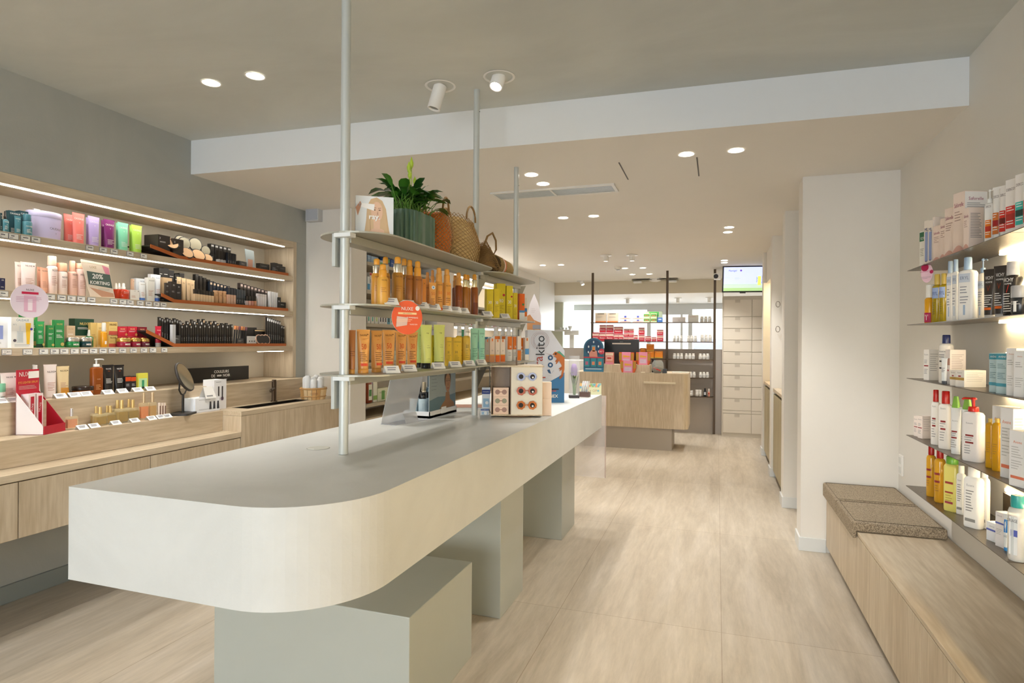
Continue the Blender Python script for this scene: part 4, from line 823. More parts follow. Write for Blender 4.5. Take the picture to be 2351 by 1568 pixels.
# white boxes
wb_x = [('l', .85, 1, '#77777c'), ('l', .25, 2, '#a5a5aa')]
def nail(w, h):
    P = carton(w, w * .5, h, '#eceef2', [('l', .85, 1, '#55555c'), ('l', .2, 2, '#999ca2')]); b = P[0][1]
    for i in range(3): x = w * (.1 + .16 * i); b.add([(x - w * .05, -w * .25 - .002, h * .15), (x + w * .05, -w * .25 - .002, h * .15), (x + w * .03, -w * .25 - .002, h * .7), (x - w * .03, -w * .25 - .002, h * .7)], [(0, 1, 2, 3)], G('#33333a', .5))
    return P
LD(451, 507, 913, nail, 'long white carton printed with three small dark bottles', 'carton', x=-3.19)
LD(437, 455, 916, C('#eef0f4', [('l', .5, 2, '#99a')], 1.2), 'white carton end beside the long carton', 'carton', x=-3.23)
def tallw(w, h):
    P = carton(w, w * .9, h, '#e9e9ec', [('l', .92, 1, '#888890')]); b = P[0][1]; y = -w * .45 - .002
    for x in (-w * .15, w * .15): b.rect(x - w * .05, h * .32, x + w * .05, h * .78, G('#2b2226', .5), y); b.disc(x, h * .36, w * .13, G('#8c7a94', .5), y + .0004)
    return P
LD(487, 515, 872, tallw, 'tall white carton picturing two dark mascaras', 'carton', x=-3.25)
zt = ZD + .075; q = onX(478, 912, -3.2); b = MB()
for s_ in (-1, 1): b.add([(-.045, s_ * .03, 0), (.045, s_ * .03, 0), (.038, 0, .075), (-.038, 0, .075)], [(0, 1, 2, 3) if s_ < 0 else (3, 2, 1, 0)], CARD)
b.add([(-.03, -.0265, .01), (.02, -.0265, .01), (.02, -.0225, .02), (-.03, -.0225, .02)], [(0, 1, 2, 3)], G('#999', .5))
o = b.build('tent_card', loc=(-3.215, q.y + .01, onX(478, 914, -3.2).z), rz=R(90)); tag(o, 'white folded information card standing on the long white carton', 'card')
# price tags on the shelf fronts
def tags(z, L, place, w=.05):
    for e in L:
        px, wr = (e, None) if not isinstance(e, tuple) else e
        q = onX(px, 600 if z > 1.8 else 750, XL); price((XL + .001, q.y, z - .020), R(90), place, False, w * .92, .030, wr)
tags(Z1, [6, 30, 57, 81, 205, 236, 261, 298, 329], 'on the top left-wall shelf front')
tags(Z2, [6, 95, 115, 140, 163, 185, 209, 260, 281, 298, 321, 340, 358, 374], 'on the second left-wall shelf front')
tags(Z3, [(15, '31,88 €'), (63, '49,90 €'), 100, 125, 147, 171, 193, 214, 236, 257, 281, 306, 330, 351, 377], 'on the third left-wall shelf front')
q = onX(72, 691, XL + .03)
round_sign('hanging_sign', (XL + .02, q.y, q.z), R(84), .088, '#eadbe8', [('t', 'NUXE', .33, .055, '#2b2b2e', .5), ('b', .20, .27, '#c4234c', .22), ('b', -.32, .16, '#e3b5cd', .16), ('b', -.28, .05, '#f5e6ee', .06), ('l', .1, 4, '#c9a5bd')], 'round pink brand sign hanging from the second left-wall shelf')
# ---- makeup trays
def tray(z, pxa, pya, pxb, pxc, n):
    X0 = XL - .005; ya, yb, yc_ = onX(pxa, 600, X0).y, onX(pxb, 650, X0).y, onX(pxc, 650, X0).y; za = onX(pxa, pya, X0).z
    t = empty('makeup_tray', (X0, yb, z + .0006)); tag(t, ['copper-edged dark tray of compacts on the top left-wall shelf', 'copper-edged dark tray of foundations on the second left-wall shelf', 'copper-edged dark tray of pencils on the third left-wall shelf'][n], 'tray')
    b = MB(); b.box(-.24, .0, .0, -.006, yc_ - yb, .012, G('#2e2b2a', .6)); b.build('floor_panel', t)
    b = MB(); b.box(-.006, 0, 0, 0, yc_ - yb, .022, CORKT); b.add([(0, 0, 0), (0, 0, .024), (0, ya - yb, za - z + .012), (0, ya - yb, za - z - .010), (-.006, 0, 0), (-.006, 0, .024), (-.006, ya - yb, za - z + .012), (-.006, ya - yb, za - z - .010)], [(0, 1, 2, 3), (7, 6, 5, 4), (1, 5, 6, 2), (3, 2, 6, 7), (0, 3, 7, 4)], CORKT); b.build('copper_rim', t)
    b = MB(); b.add([(-.006, 0, .005), (-.006, ya - yb, za - z), (-.2, ya - yb, za - z), (-.2, 0, .005), (-.006, 0, .012), (-.006, ya - yb, za - z + .007), (-.2, ya - yb, za - z + .007), (-.2, 0, .012)], [(3, 2, 1, 0), (4, 5, 6, 7), (1, 2, 6, 5), (0, 1, 5, 4), (2, 3, 7, 6)], G('#2e2b2a', .6)); b.build('side_flap', t)
    b = MB(); b.cyl(.003, 0, .001, BLK); return ya, yb, yc_, za
PT = ['in the top makeup tray', 'in the middle makeup tray', 'in the lowest makeup tray']
K1, K2, SK, SK2, SK3 = '#1d1917', '#2b2725', '#dcb98c', '#e3c7a0', '#c99f74'
t0 = tray(Z1, 346, 565, 411, 662, 0); t1 = tray(Z2, 372, 677, 400, 662, 1); t2 = tray(Z3, 338, 761, 401, 658, 2)
def LT(n, px0, px1, pt, mk, desc, cat, row=0, base=.013, grp=None):
    z = (Z1, Z2, Z3)[n] + base; X = XL - .03 - row
    return LW(z, px0, px1, pt, mk, desc, cat, PT[n], x=X, grp=grp, pb=(590, 700, 780)[n])
def flapz(n, px): ya, yb, yc_, za = (t0, t1, t2)[n]; y = onX(px, 600, XL - .05).y; z = (Z1, Z2, Z3)[n]; return .014 + max(0, (yb - y) / (yb - ya) * (za - z))
# top tray
for a, c, pt in ((354, 382, 541), (388, 412, 550)):
    LT(0, a, c, pt, lambda w, h: carton(w, .12, h, '#3a332e', [('t', '3', .8, .12, WH, .1, -.35), ('l', .6, 2, WH)], top='#e2bf9c'), 'dark compact carton with a peach lid', 'carton', .03, base=flapz(0, c) + .004)
for px, r, row, base in ((390, .048, .0, .06), (418, .045, .03, .03), (426, .045, -.01, .015), (452, .05, .01, .013), (474, .036, -.0, .013)):
    p = onX(px, 580, XL - .05 - row); put(compact(r, random.choice(['#dcae7e', '#e5bd92', '#e6cbb0']), 60 if px != 390 else 20), (XL - .035 - row, p.y, Z1 + base), R(78), ('open round black powder compact', PT[0]), 'compact')
for i in range(5): LT(0, 482 + i * 9.5, 491 + i * 9.5, 560 + i * 2.2, lambda w, h: stick(w * .9, h, '#3b3836', '#2a2726', .5, 'makeup_carton', lab='#aaa'), 'dark tall makeup carton', 'carton', .08, grp='dark tall cartons in the top tray')
for i in range(4): LT(0, 500 + i * 6, 506 + i * 6, 575 + i * 1.5, lambda w, h: stick(w * .9, h, '#c9c9c9', K1, .35, 'lipstick'), 'black lipstick with a silver base', 'lipstick', .02, grp='lipsticks in the top tray')
for i in range(4): LT(0, 522 + i * 5, 527 + i * 5, 580 + i * 1.2, lambda w, h: stick(w * .85, h, '#1f2430', '#181b22', .45, 'lipstick'), 'blue-black slim lipstick', 'lipstick', .0, grp='slim lipsticks in the top tray')
LT(0, 570, 594, 573, lambda w, h: [('leaflet_card', MB().plate([(-w / 2, h), (w * .35, h * .97), (w / 2, 0), (-w * .3, 0)], 0, .002, G('#b5c3c9', .4)).rect(-w * .2, h * .1, w * .25, h * .5, G('#cfa08c', .5), -.0005))], 'tilted leaflet card picturing makeup', 'card', -.01)
for a, c, t in ((548, 562, 600), (600, 622, 606), (628, 636, 604), (634, 650, 606), (642, 656, 612)):
    LT(0, a, c, t, lambda w, h: carton(w, .04, h, '#383430', [('l', .7, 2, '#999')]), 'low dark eyeshadow palette', 'palette', .04 if a < 630 else .0)
for a in (420, 556, 632): LT(0, a, a + 14, 0 + {420: 578, 556: 601, 632: 612}[a], lambda w, h: carton(w, .008, min(h, .045), '#5a5a5c', [('l', .7, 3, WH)], name='shade_card'), 'small grey shade card', 'card', -.012)
# middle tray
for i, (a, c, t) in enumerate(((361, 374, 616), (371, 385, 616), (384, 397, 621), (397, 408, 630), (408, 420, 628))):
    LT(1, a, c, t, lambda w, h: carton(w * .9, .05, h, K1, [('l', .8, 1, WH)]), 'black boxed foundation in the back row', 'carton', .12, grp='black cartons in the middle tray', base=flapz(1, c))
for a, c, t, co in ((376, 396, 638, '#c9ad88'), (378, 386, 650, '#4a423c'), (386, 393, 650, '#4a423c'), (392, 404, 647, '#36302d'), (404, 415, 652, '#2f2c2c')):
    LT(1, a, c, t, lambda w, h: carton(w, .03, h, co, [('t', '01', .82, .08, WH, .5), ('l', .5, 2, '#bbb')]), 'dark brown boxed concealer', 'carton', .03 if c < 400 else .01, base=flapz(1, c))
for i, a in enumerate((408, 419, 430, 439)): LT(1, a, a + 10.5, 636 + i * 2.5, T(SK2, '#26211e', .07, [('l', .8, 2, '#8f7a5c')]), 'light beige foundation tube', 'tube', .02, grp='beige foundation tubes in the middle tray')
for i in range(5): LT(1, 447 + i * 9, 455 + i * 9, 630 + i * 4, lambda w, h: stick(w * .9, h, K1, K1, .5, 'makeup_carton'), 'tall black foundation carton', 'carton', .11, grp='tall black cartons in the middle tray')
for i in range(7): LT(1, 446 + i * 6.4, 452 + i * 6.4, 664 + i * 1.0, lambda w, h: stick(w * .92, h, SK2, K2, .66, 'concealer_stick'), 'beige concealer stick with a black cap', 'concealer', .01, grp='beige concealers in the middle tray')
for i in range(6): LT(1, 480 + i * 8, 487 + i * 8, 646 + i * 2.2, lambda w, h: stick(w * .9, h, '#2c3644', '#232a35', .5, 'makeup_carton', lab='#c9b49c'), 'blue-black upright foundation carton', 'carton', .09, grp='blue-black cartons in the middle tray')
for i in range(3): LT(1, 493 + i * 9.5, 502 + i * 9.5, 667 + i, lambda w, h: jar(w * .95, h, SK3, '#c9a078', .15, [('l', .7, 3, '#7d5c3c')], metal=0, name='foundation_bottle'), 'tan foundation bottle', 'bottle', .02, grp='tan foundations in the middle tray')
for i in range(3): LT(1, 522 + i * 6.5, 528 + i * 6.5, 660 + i, lambda w, h: stick(w * .92, h, '#cfa890', '#2a2e38', .6, 'lip_gloss'), 'nude lip gloss with a dark cap', 'lip gloss', .01, grp='lip glosses in the middle tray')
for i in range(4): LT(1, 542 + i * 5.3, 547 + i * 5.3, 664 + i, lambda w, h: stick(w * .9, h, '#222a33', '#39434d', .5), 'dark slim eyeliner', 'eyeliner', .01, grp='eyeliners in the middle tray')
for i in range(8): LT(1, 550 + i * 8, 557 + i * 8, 650 + i * 2.4, lambda w, h: stick(w * .9, h, K1, '#4a403c', .8, 'makeup_carton', lab='#b9a7a0'), 'black lipstick carton in the back row', 'carton', .1, grp='back row cartons in the middle tray')
for i in range(4): LT(1, 564 + i * 6.2, 569.5 + i * 6.2, 680, lambda w, h: stick(w * .9, h, ['#c9b4b0', '#d9a89c', '#c98a78', '#b9805c'][i], K1, .55, 'nail_polish'), 'small rosy nail polish', 'nail polish', .0, grp='nail polishes in the middle tray')
for i in range(4): LT(1, 591 + i * 5.2, 596 + i * 5.2, 674 + i * .8, lambda w, h: stick(w * .85, h, '#dcd9dc', '#cfc9c9', .8, 'brow_pencil'), 'white slim brow pencil', 'pencil', .01, grp='white brow pencils in the middle tray')
for i in range(4): LT(1, 618 + i * 5, 622.6 + i * 5, 669 + i * 1, lambda w, h: stick(w * .85, h, '#e2e2e6', '#e2e2e6', .8, 'lip_pencil'), 'white slim lip pencil', 'pencil', .01, grp='white lip pencils in the middle tray')
for a, c, t in ((638, 645, 683), (643, 660, 694)): LT(1, a, c, t, lambda w, h: carton(w, .02, h, '#25221f', [('l', .7, 3, WH)], name='shade_card'), 'black shade card near the tray end', 'card', .0)
# lowest tray
for i in range(9): LT(2, 364 + i * 5.7, 369 + i * 5.7, 728 + (i % 3) * 2 + i * .5, lambda w, h: stick(w * .9, h, K1, K1, .5, 'makeup_pencil', lab='#777'), 'tall boxed black eye pencil', 'pencil', .03, grp='tall black pencils in the lowest tray', base=max(.013, flapz(2, 368 + i * 5.7)))
LT(2, 395, 402, 742, lambda w, h: stick(w, h, '#c9ccd0', K1, .93), 'single white-bodied eye pencil', 'pencil', .0)
for i in range(22): LT(2, 412 + i * 5.3, 416.6 + i * 5.3, 731 + (i * 7 % 5) * 2 + abs(i - 8) * .9, lambda w, h: stick(w * .9, h, K1, '#2a2623', .5, 'makeup_pencil', lab=['#b9b9b9', '#c9ad88', '#555'][i % 3]), 'black boxed mascara in the back row', 'mascara', .09, grp='back row mascaras in the lowest tray')
for i in range(24): LT(2, 410 + i * 5.2, 414.4 + i * 5.2, 744 + (i * 3 % 4), lambda w, h: stick(w * .85, h, '#20242b' if i % 4 == 0 else K1, K2, .5, 'makeup_pencil', lab='#aaa' if i % 2 else None), 'slim black makeup pencil in the front row', 'pencil', .02, grp='front row pencils in the lowest tray')
for i in range(6): LT(2, 536 + i * 5, 540 + i * 5, 748 + i * .6, lambda w, h: [('makeup_brush', MB().pipe([(0, 0, 0), (w * .6, 0, h * .8)], w * .28, G(K1, .3), 8).pipe([(w * .6, 0, h * .8), (w * .8, 0, h)], w * .5, G(['#d98c5a', '#b9805c', '#77505c'][i % 3], .8), 8))], 'leaning black makeup brush', 'brush', .015, grp='leaning brushes in the lowest tray')
LT(2, 566, 592, 752, lambda w, h: carton(w, .05, h, '#1a1715'), 'wide black palette carton', 'carton', .06)
LT(2, 588, 612, 757, lambda w, h: carton(w, .04, h, '#1f1b18', [('b', .9, .96, '#d9b98a', .48)]), 'wide black carton with a gold stripe', 'carton', .05)
for i in range(3): LT(2, 593 + i * 8, 603 + i * 8, 768, lambda w, h: [('eyeshadow_disc', (lambda b: (setattr(b, 'T', Matrix.Translation((0, 0, h / 2)) @ Matrix.Rotation(R(75), 4, 'X') @ Matrix.Rotation(R(30), 4, 'Z')), b.lathe([(h * .5, 0), (h * .5, .006)], G('#cfa890', .4), 20), b.lathe([(h * .42, .0065), (h * .42, .007)], G(K1, .4), 20), b)[-1])(MB()))], 'round eyeshadow standing on edge', 'eyeshadow', .0, grp='round eyeshadows in the lowest tray')
LT(2, 574, 595, 772, lambda w, h: carton(w, .006, h, '#dcdcda', [('o', -.25, .4, .06, '#444'), ('o', 0, .4, .06, '#444'), ('o', .25, .4, .06, '#444'), ('l', .8, 1, '#777')], name='shade_card'), 'white card with three dots', 'card', -.012)
for a in (400, 549): LT(2, a, a + (19 if a == 400 else 15), 770 if a == 400 else 777, lambda w, h: carton(w, .006, h, '#4b4a49', [('l', .7, 3, WH)], name='shade_card'), 'dark grey shade card', 'card', -.012)
for i in range(9): LT(2, 612 + i * 4.6, 616 + i * 4.6, 728 + i * 1.6 + (8 if i > 6 else 0), lambda w, h: stick(w * .85, h, K1, K2, .5, lab='#aaa'), 'tall dark pencil at the tray end', 'pencil', .03, grp='dark pencils at the lowest tray end')
# ================================================================ CENTRE DISPLAY RACK PRODUCTS
MT_, MM, ML = DZ
PM, PL_, PTp = 'on the middle rack shelf', 'on the lowest rack shelf', 'on the top rack shelf'
def DS(z, px0, px1, pt, x, mk, desc, cat, place, rz=50, grp=None, pb=None, wk=1.0):
    pc = (px0 + px1) / 2; P = onX(pc, pb or pt, x); q = onX(pc, pt, x); D = dep(q)
    return put(mk((px1 - px0) * D / F_PX * wk, q.z - z), (x, P.y, z + .0006), R(rz), (desc, place), cat, grp)
def SP(c, cc, D=(), **k): return lambda w, h: spray(w, h, c, cc, D, **k)
AM, AMD, CAPG = '#c78a2c', '#9a5a1a', '#dd9a35'
sunt = [('t', 'NUXE', .60, .035, '#4a3420', .9), ('l', .4, 3, '#a8702c')]
DS(MM, 853, 877, 594, -1.17, SP(AM, CAPG, sunt, cap2='#e9dfc9', metal=.9), 'amber oil spray bottle with silver-gold collar, nearest the pole', 'bottle', PM)
DS(MM, 866, 892, 607, -1.135, SP('#d9a040', '#dd9a35', sunt), 'smaller golden oil spray bottle in front', 'bottle', PM)
DS(MM, 874, 896, 590, -1.24, SP(AM, CAPG, sunt, cap2='#e9dfc9', metal=.9), 'amber oil spray bottle in the rear', 'bottle', PM)
DS(MM, 900, 926, 590, -1.15, SP('#bb8430', CAPG, sunt, cap2='#efe6d2', metal=.9), 'large amber oil spray bottle with a silver collar', 'bottle', PM)
DS(MM, 918, 938, 594, -1.21, SP('#c28a34', CAPG, sunt, cap2='#e9dfc9', metal=.9), 'amber oil spray bottle peeking from behind the large one', 'bottle', PM)
DS(MM, 930, 951, 597, -1.16, SP('#a8692c', CAPG, [('t', 'NUXE', .6, .035, '#3a2a1a', .9)]), 'bronze tinted spray bottle, left one', 'bottle', PM)
DS(MM, 948, 970, 600, -1.13, SP('#a8692c', CAPG, [('t', 'NUXE', .6, .035, '#3a2a1a', .9)]), 'bronze tinted spray bottle, right one', 'bottle', PM)
DS(MM, 969, 978, 641, -1.14, C('#d98a30', [('t', 'N', .85, .04, '#4a3420')], .5), 'narrow orange carton', 'carton', PM)
DS(MM, 975, 988, 625, -1.2, SP('#c98038', '#e09a50', sunt), 'small orange sun spray in the rear, left', 'bottle', PM)
DS(MM, 987, 999, 620, -1.22, SP('#c98038', '#e09a50', sunt), 'small orange sun spray in the rear, middle', 'bottle', PM)
DS(MM, 1005, 1017, 620, -1.22, SP('#c98038', '#e09a50', sunt), 'small orange sun spray in the rear, right', 'bottle', PM)
DS(MM, 984, 1002, 649, -1.12, T('#e0a050', '#d09040', .05, [('o', .1, .82, .3, '#dfe9f2'), ('o', .1, .82, .15, '#7fa8d0'), ('t', '50', .6, .12, '#c9702c', .6), ('l', .4, 5, '#7a4a20')]), 'orange face sun cream tube with a round white sticker', 'tube', PM)
DS(MM, 998, 1017, 615, -1.13, SP('#e0a048', '#e0a048', [('t', '50', .42, .07, '#d9702a', .6), ('t', 'NUXE', .6, .03, '#4a3420', .9), ('l', .3, 3, '#8a5a24'), ('b', .03, .07, '#d9502a', .45)]), 'left golden sun milk spray marked 50', 'bottle', PM)
DS(MM, 1016, 1036, 618, -1.12, SP('#e0a048', '#e0a048', [('t', '30', .42, .07, '#d9702a', .6), ('t', 'NUXE', .6, .03, '#4a3420', .9), ('l', .3, 3, '#8a5a24'), ('b', .03, .07, '#d9502a', .45)]), 'right golden sun milk spray marked 30', 'bottle', PM)
DS(MM, 1038, 1052, 632, -1.2, SP('#7d3f12', '#c98a3c', ()), 'dark brown tanning spray in the rear', 'bottle', PM)
DS(MM, 1044, 1062, 626, -1.14, SP('#8a4512', '#dca050', [('l', .3, 1, '#c9703c')]), 'dark brown tanning spray with an orange cap', 'bottle', PM)
DS(MM, 1060, 1076, 630, -1.13, SP('#a5671c', '#d9952c', (), cap2='#f1e4b8', metal=.9), 'brown oil spray with a shiny gold collar, left', 'bottle', PM)
DS(MM, 1068, 1081, 631, -1.2, SP('#a5671c', '#d9952c', (), cap2='#f1e4b8', metal=.9), 'brown oil spray with a shiny gold collar, rear', 'bottle', PM)
DS(MM, 1081, 1098, 630, -1.12, SP('#8f4c14', '#d9952c', [('b', .02, .3, '#6d2f10', .45)], cap2='#f1e4b8', metal=.9), 'two-tone brown oil spray beside the yellow cartons', 'bottle', PM)
Y30 = lambda t: [('t', '30', .52, .1, WH, .5), ('t', 'Y', .78, .03, '#a8912c'), ('l', .38, 5, '#a8951c')]
for a, c, t, x, rz, n in ((1113, 1132, 664, -1.14, 42, 'front left'), (1130, 1147, 664, -1.13, 42, 'front second'), (1134, 1160, 652, -1.2, 42, 'tall rear left'), (1158, 1177, 657, -1.16, 42, 'tall rear right'), (1175, 1188, 673, -1.14, 42, 'small right')):
    DS(MM, a, c, t, x, C('#d8c51c' if 'rear' in n else '#d3bd1a', Y30(0) + ([('o', .3, .68, .14, '#b5202c')] if 'tall' in n else []), .9), 'bright yellow sun care carton, ' + n + ' one,', 'carton', PM, rz=rz, wk=.85)
DS(MM, 1188, 1203, 675, -1.14, C('#e0661c', [('b', .02, .35, '#e6e8ea'), ('b', .3, .38, '#4f8fc9'), ('o', .2, .6, .2, '#3c8a4a')], .8), 'orange and white sun care carton near the rack end', 'carton', PM)
DS(MM, 1201, 1209, 684, -1.14, C('#e9e7e0', [('b', .2, .4, '#e0761c'), ('b', .4, .55, '#3f7fbd')], .8), 'small white carton with blue and orange bands', 'carton', PM)
# lowest rack shelf
nux50 = lambda n: [('t', 'NUXE', .87, .045, '#5b3a1c', .6), ('o', .36, .89, .05, '#5b3a1c'), ('t', 'SUN', .78, .022, '#c95a24', .2), ('t', n, .61, .13, '#d0521c', .42), ('l', .46, 5, '#7a4a20'), ('b', .17, .23, '#dc4a20', .3)]
DS(ML, 798, 817, 758, -1.235, T('#a96a32', '#cf9240', .11, [('l', .5, 3, '#7a4a20')], d=.04), 'bronze body tube half hidden by the pole', 'tube', PL_)
for a, c, t, x, n, rz, dd in ((819, 850, 757, -1.22, '50', 42, 'amber sun tube marked 50, nearest the pole'), (850, 880, 759, -1.215, '50', 64, 'amber sun tube marked 50, turned aside'), (877, 908, 758, -1.235, '50', 42, 'amber sun tube marked 50, pale one behind the price card'), (907, 935, 760, -1.23, '30', 42, 'amber sun tube marked 30, left one'), (933, 960, 762, -1.235, '30', 42, 'amber sun tube marked 30, right one')):
    DS(ML, a, c, t, x, T('#e0a050', '#dc9c48', .11, nux50(n), d=.04), dd, 'tube', PL_, rz=rz)
rayt = [('t', 'ray', .80, .035, '#4f5a2c', .28, .1), ('t', 'SPF 50', .52, .014, '#4f5a2c', .3, .1), ('t', 'sunscreen', .50 - .03, .014, '#4f5a2c', .34, .1), ('t', 'body fluid', .22, .014, '#4f5a2c', .36, .1)]
DS(ML, 954, 970, 752, -1.27, T('#b9d480', '#1b1c20', .12, rayt, d=.035), 'lime tube in the rear row', 'tube', PL_)
DS(ML, 964, 993, 746, -1.205, T('#dbe582', '#1b1c20', .12, rayt, d=.04), 'pale lime sun cream tube with black cap, left', 'tube', PL_)
DS(ML, 994, 1023, 746, -1.225, T('#dbe582', '#1b1c20', .12, rayt, d=.04), 'pale lime sun cream tube with black cap, right', 'tube', PL_)
cy_ = lambda: [('t', 'CAUDALIE', .84, .045, '#6d6a2c', .85), ('t', 'Y', .7, .05, '#6d6a2c'), ('t', '30', .47, .09, '#5a5a2c', .4, -.15), ('l', .36, 5, '#a08f2c')]
DS(ML, 990, 1000, 770, -1.26, C('#d9c62c', [('v', 'SOLEIL', 0, .5, .5, '#4a4a20')], .8), 'narrow yellow carton between the lime tubes', 'carton', PL_)
DS(ML, 1022, 1036, 774, -1.23, C('#e2bd2e', cy_(), .8), 'yellow facial sun carton, left of the pair', 'carton', PL_, wk=.9)
DS(ML, 1036, 1059, 775, -1.225, C('#e2bd2e', cy_(), .6), 'yellow facial sun carton, right of the pair', 'carton', PL_, wk=.9)
for a, c, t, x, dd in ((1046, 1063, 748, -1.25, 'yellow milk spray with white pump, left'), (1062, 1080, 748, -1.215, 'yellow milk spray with white pump, right')):
    DS(ML, a, c, t, x, lambda w, h: bottle(w, h, '#e0bd48', WH, .26, .62, cy_()), dd, 'bottle', PL_)
mn = [('t', 'CAUDALIE', .85, .04, '#2f5f50', .8), ('t', 'Y', .76, .04, '#2f5f50'), ('l', .42, 6, '#4f8f7c')]
DS(ML, 1056, 1066, 757, -1.3, T('#4fa583', '#4fa583', .05, ()), 'deep mint tube in the rear', 'tube', PL_)
DS(ML, 1079, 1100, 754, -1.22, T('#9fdcc4', '#9fdcc4', .05, mn), 'mint after-sun tube, left one', 'tube', PL_)
DS(ML, 1097, 1115, 754, -1.2, T('#9fdcc4', '#a5e0ca', .05, mn), 'mint after-sun tube, right one', 'tube', PL_)
oc = lambda b_='#e06a1c', t_='#e8ddcf': [('b', .02, .3, b_), ('b', .3, .335, '#e0a83c'), ('t', '50', .5, .06, '#9a8a80', .4), ('b', .88, .99, '#e0782c', .12)]
for a, c, t, x, co in ((1112, 1122, 779, -1.22, '#b5b0ac'), (1121, 1134, 777, -1.2, '#e8d3c2'), (1134, 1146, 779, -1.19, '#eadccf'), (1145, 1158, 779, -1.18, '#eadccf')):
    DS(ML, a, c, t, x, C(co, oc('#c9895c' if c < 1135 else '#e0661c'), .9), 'slim white and orange sun cream carton', 'carton', PL_)
for a, c, t, x in ((1130, 1148, 750, -1.27), (1147, 1163, 751, -1.27), (1160, 1176, 751, -1.2), (1172, 1188, 752, -1.2), (1186, 1201, 757, -1.22)):
    DS(ML, a, c, t, x, lambda w, h: bottle(w, h, '#eceae6', '#e9e9e9', .24, .62, [('b', .34, .72, '#e0761c', .48), ('t', '30', .42, .06, WH, .4), ('l', .25, 3, '#999')]), 'white sun milk spray with an orange label', 'bottle', PL_)
DS(ML, 1185, 1195, 772, -1.17, C('#e9ded2', [('b', .02, .42, '#e0761c'), ('b', .42, .46, '#9a9aa8')], .9), 'tall carton with an orange lower half', 'carton', PL_)
DS(ML, 1202, 1213, 775, -1.18, C('#e9e4da', [('b', .25, .5, '#4f93cc'), ('b', .85, .97, '#e0701c', .15)], .9), 'white carton with a blue band at the rack end', 'carton', PL_)
for z, L, place in ((MM, ((905, 1.527), (944, 0), (975, 0), (1003, 0), (1030, 0), (1052, 0), (1070, 0), (1125, 0), (1165, 0)), PM), (ML, ((910, 0), (949, 0), (1015, 0), (1053, 0), (1085, 0), (1112, 0)), PL_)):
    for px, _ in L:
        q = onX(px, 700 if z > 1.4 else 843, -1.098 if z > 1.4 else -1.115); price((-1.115 if z > 1.4 else -1.135, q.y, z + .0005), R(50), place, True, .055, .036)
q = onX(935, 729, -1.075)
round_sign('round_sign', q, R(55), .062, '#e2592f', [('t', 'NUXE', .26, .10, WH, .55), ('o', .33, .28, .07, WH), ('b', .09, .15, '#f3cf9a', .3), ('t', 'UW CADEAU', .12, .035, '#8a4a20', .4), ('t', 'SUMMERBAG', .0, .045, WH, .4, .16), ('l', -.07, 2, '#f6c9a8'), ('t', 'NUXE SUN', -.2, .035, WH, .3, .2)], 'round orange brand sign clipped to the middle rack shelf', sx=1.0)
bs = MB(); bs.plate([(-.045, -.035), (-.002, -.028), (.002, .0), (-.042, .004)], -.0022, -.0012, G('#dcbcb0', .5)); o = bs.build('printed_bag', bpy.data.objects['round_sign'])
# ---- top board: poster cube, planter, net bags
p = onX(860, 538, -1.16)
t = empty('poster_cube', (-1.215, 1.975, MT_ + .0006)); t.rotation_euler = (0, 0, R(33)); tag(t, 'white display cube with smiling blonde portrait and the word ray', 'display')
w, h, dd = .135, onX(860, 447, -1.17).z - MT_, .11
b = MB(); b.cbox(w, dd, h, G('#c9cbcf', .5)); b.build('body', t)
def portrait(b, w, h, y, hair, skin, bg, dark='#6d5846'):
    y -= .0005; b.rect(-w / 2, 0, w / 2, h, G(bg, .5), y)
    L = lambda P, c, k: b.add([(x * w, y - k * .0003, z * h) for x, z in P], [tuple(range(len(P)))], G(c, .6))
    E_ = lambda cx_, cz, rx, rz_, n=20, a0=0: [(cx_ + rx * cos(2 * pi * i / n + a0), cz + rz_ * sin(2 * pi * i / n + a0)) for i in range(n)]
    L([(-.28, 0), (.42, 0), (.36, .3), (.30, .7), (.2, .9), (.05, .98), (-.1, .93), (-.2, .75), (-.22, .4)], hair, 1)
    L([(-.3, 0), (-.2, .14), (-.02, .2), (.18, .2), (.4, .1), (.45, 0)], skin, 2); L([(-.02, .1), (.14, .1), (.15, .42), (-.03, .42)], skin, 3)
    L(E_(.06, .62, .155, .25), skin, 4); L([(-.12, .8), (.05, .95), (.23, .8), (.12, .86), (-.02, .87)], hair, 5)
    for ex in (-.0, .13): L(E_(ex, .66, .03, .013, 10), dark, 6); L([(ex - .04, .70), (ex + .04, .71), (ex + .04, .72), (ex - .04, .712)], dark, 6)
    L([(.06, .55), (.095, .55), (.075, .64)], '#c59a80', 6); L(E_(.06, .47, .055, .018, 12), '#b5655c', 6); L([(.02, .47), (.10, .475), (.10, .48), (.02, .478)], '#f1e4dc', 7)
    L([(-.20, 0), (-.1, .0), (-.14, .5), (-.2, .6)], hair, 7); L([(.26, 0), (.38, .0), (.3, .62), (.22, .6)], hair, 7); return L
b = MB(); L = portrait(b, w, h, -dd / 2, '#cdb08a', '#dcb79c', '#dfe3e6')
L([(-.42, .82), (.0, .8), (-.02, .64), (-.42, .74)], '#f2f0ee', 9); L([(-.5, .7), (-.38, .86), (-.34, .80), (-.44, .5)], '#b98a70', 9); b.bold('ray.', 0, h * .45, h * .13, G(WH, .5), -dd / 2 - .0040, w * .32); b.build('portrait_print', t)
b = MB(); b.add([(-w / 2 - .0006, dd / 2, 0), (-w / 2 - .0006, -dd / 2, 0), (-w / 2 - .0006, -dd / 2, h), (-w / 2 - .0006, dd / 2, h)], [(0, 1, 2, 3)], G('#b9c6dd', .5))
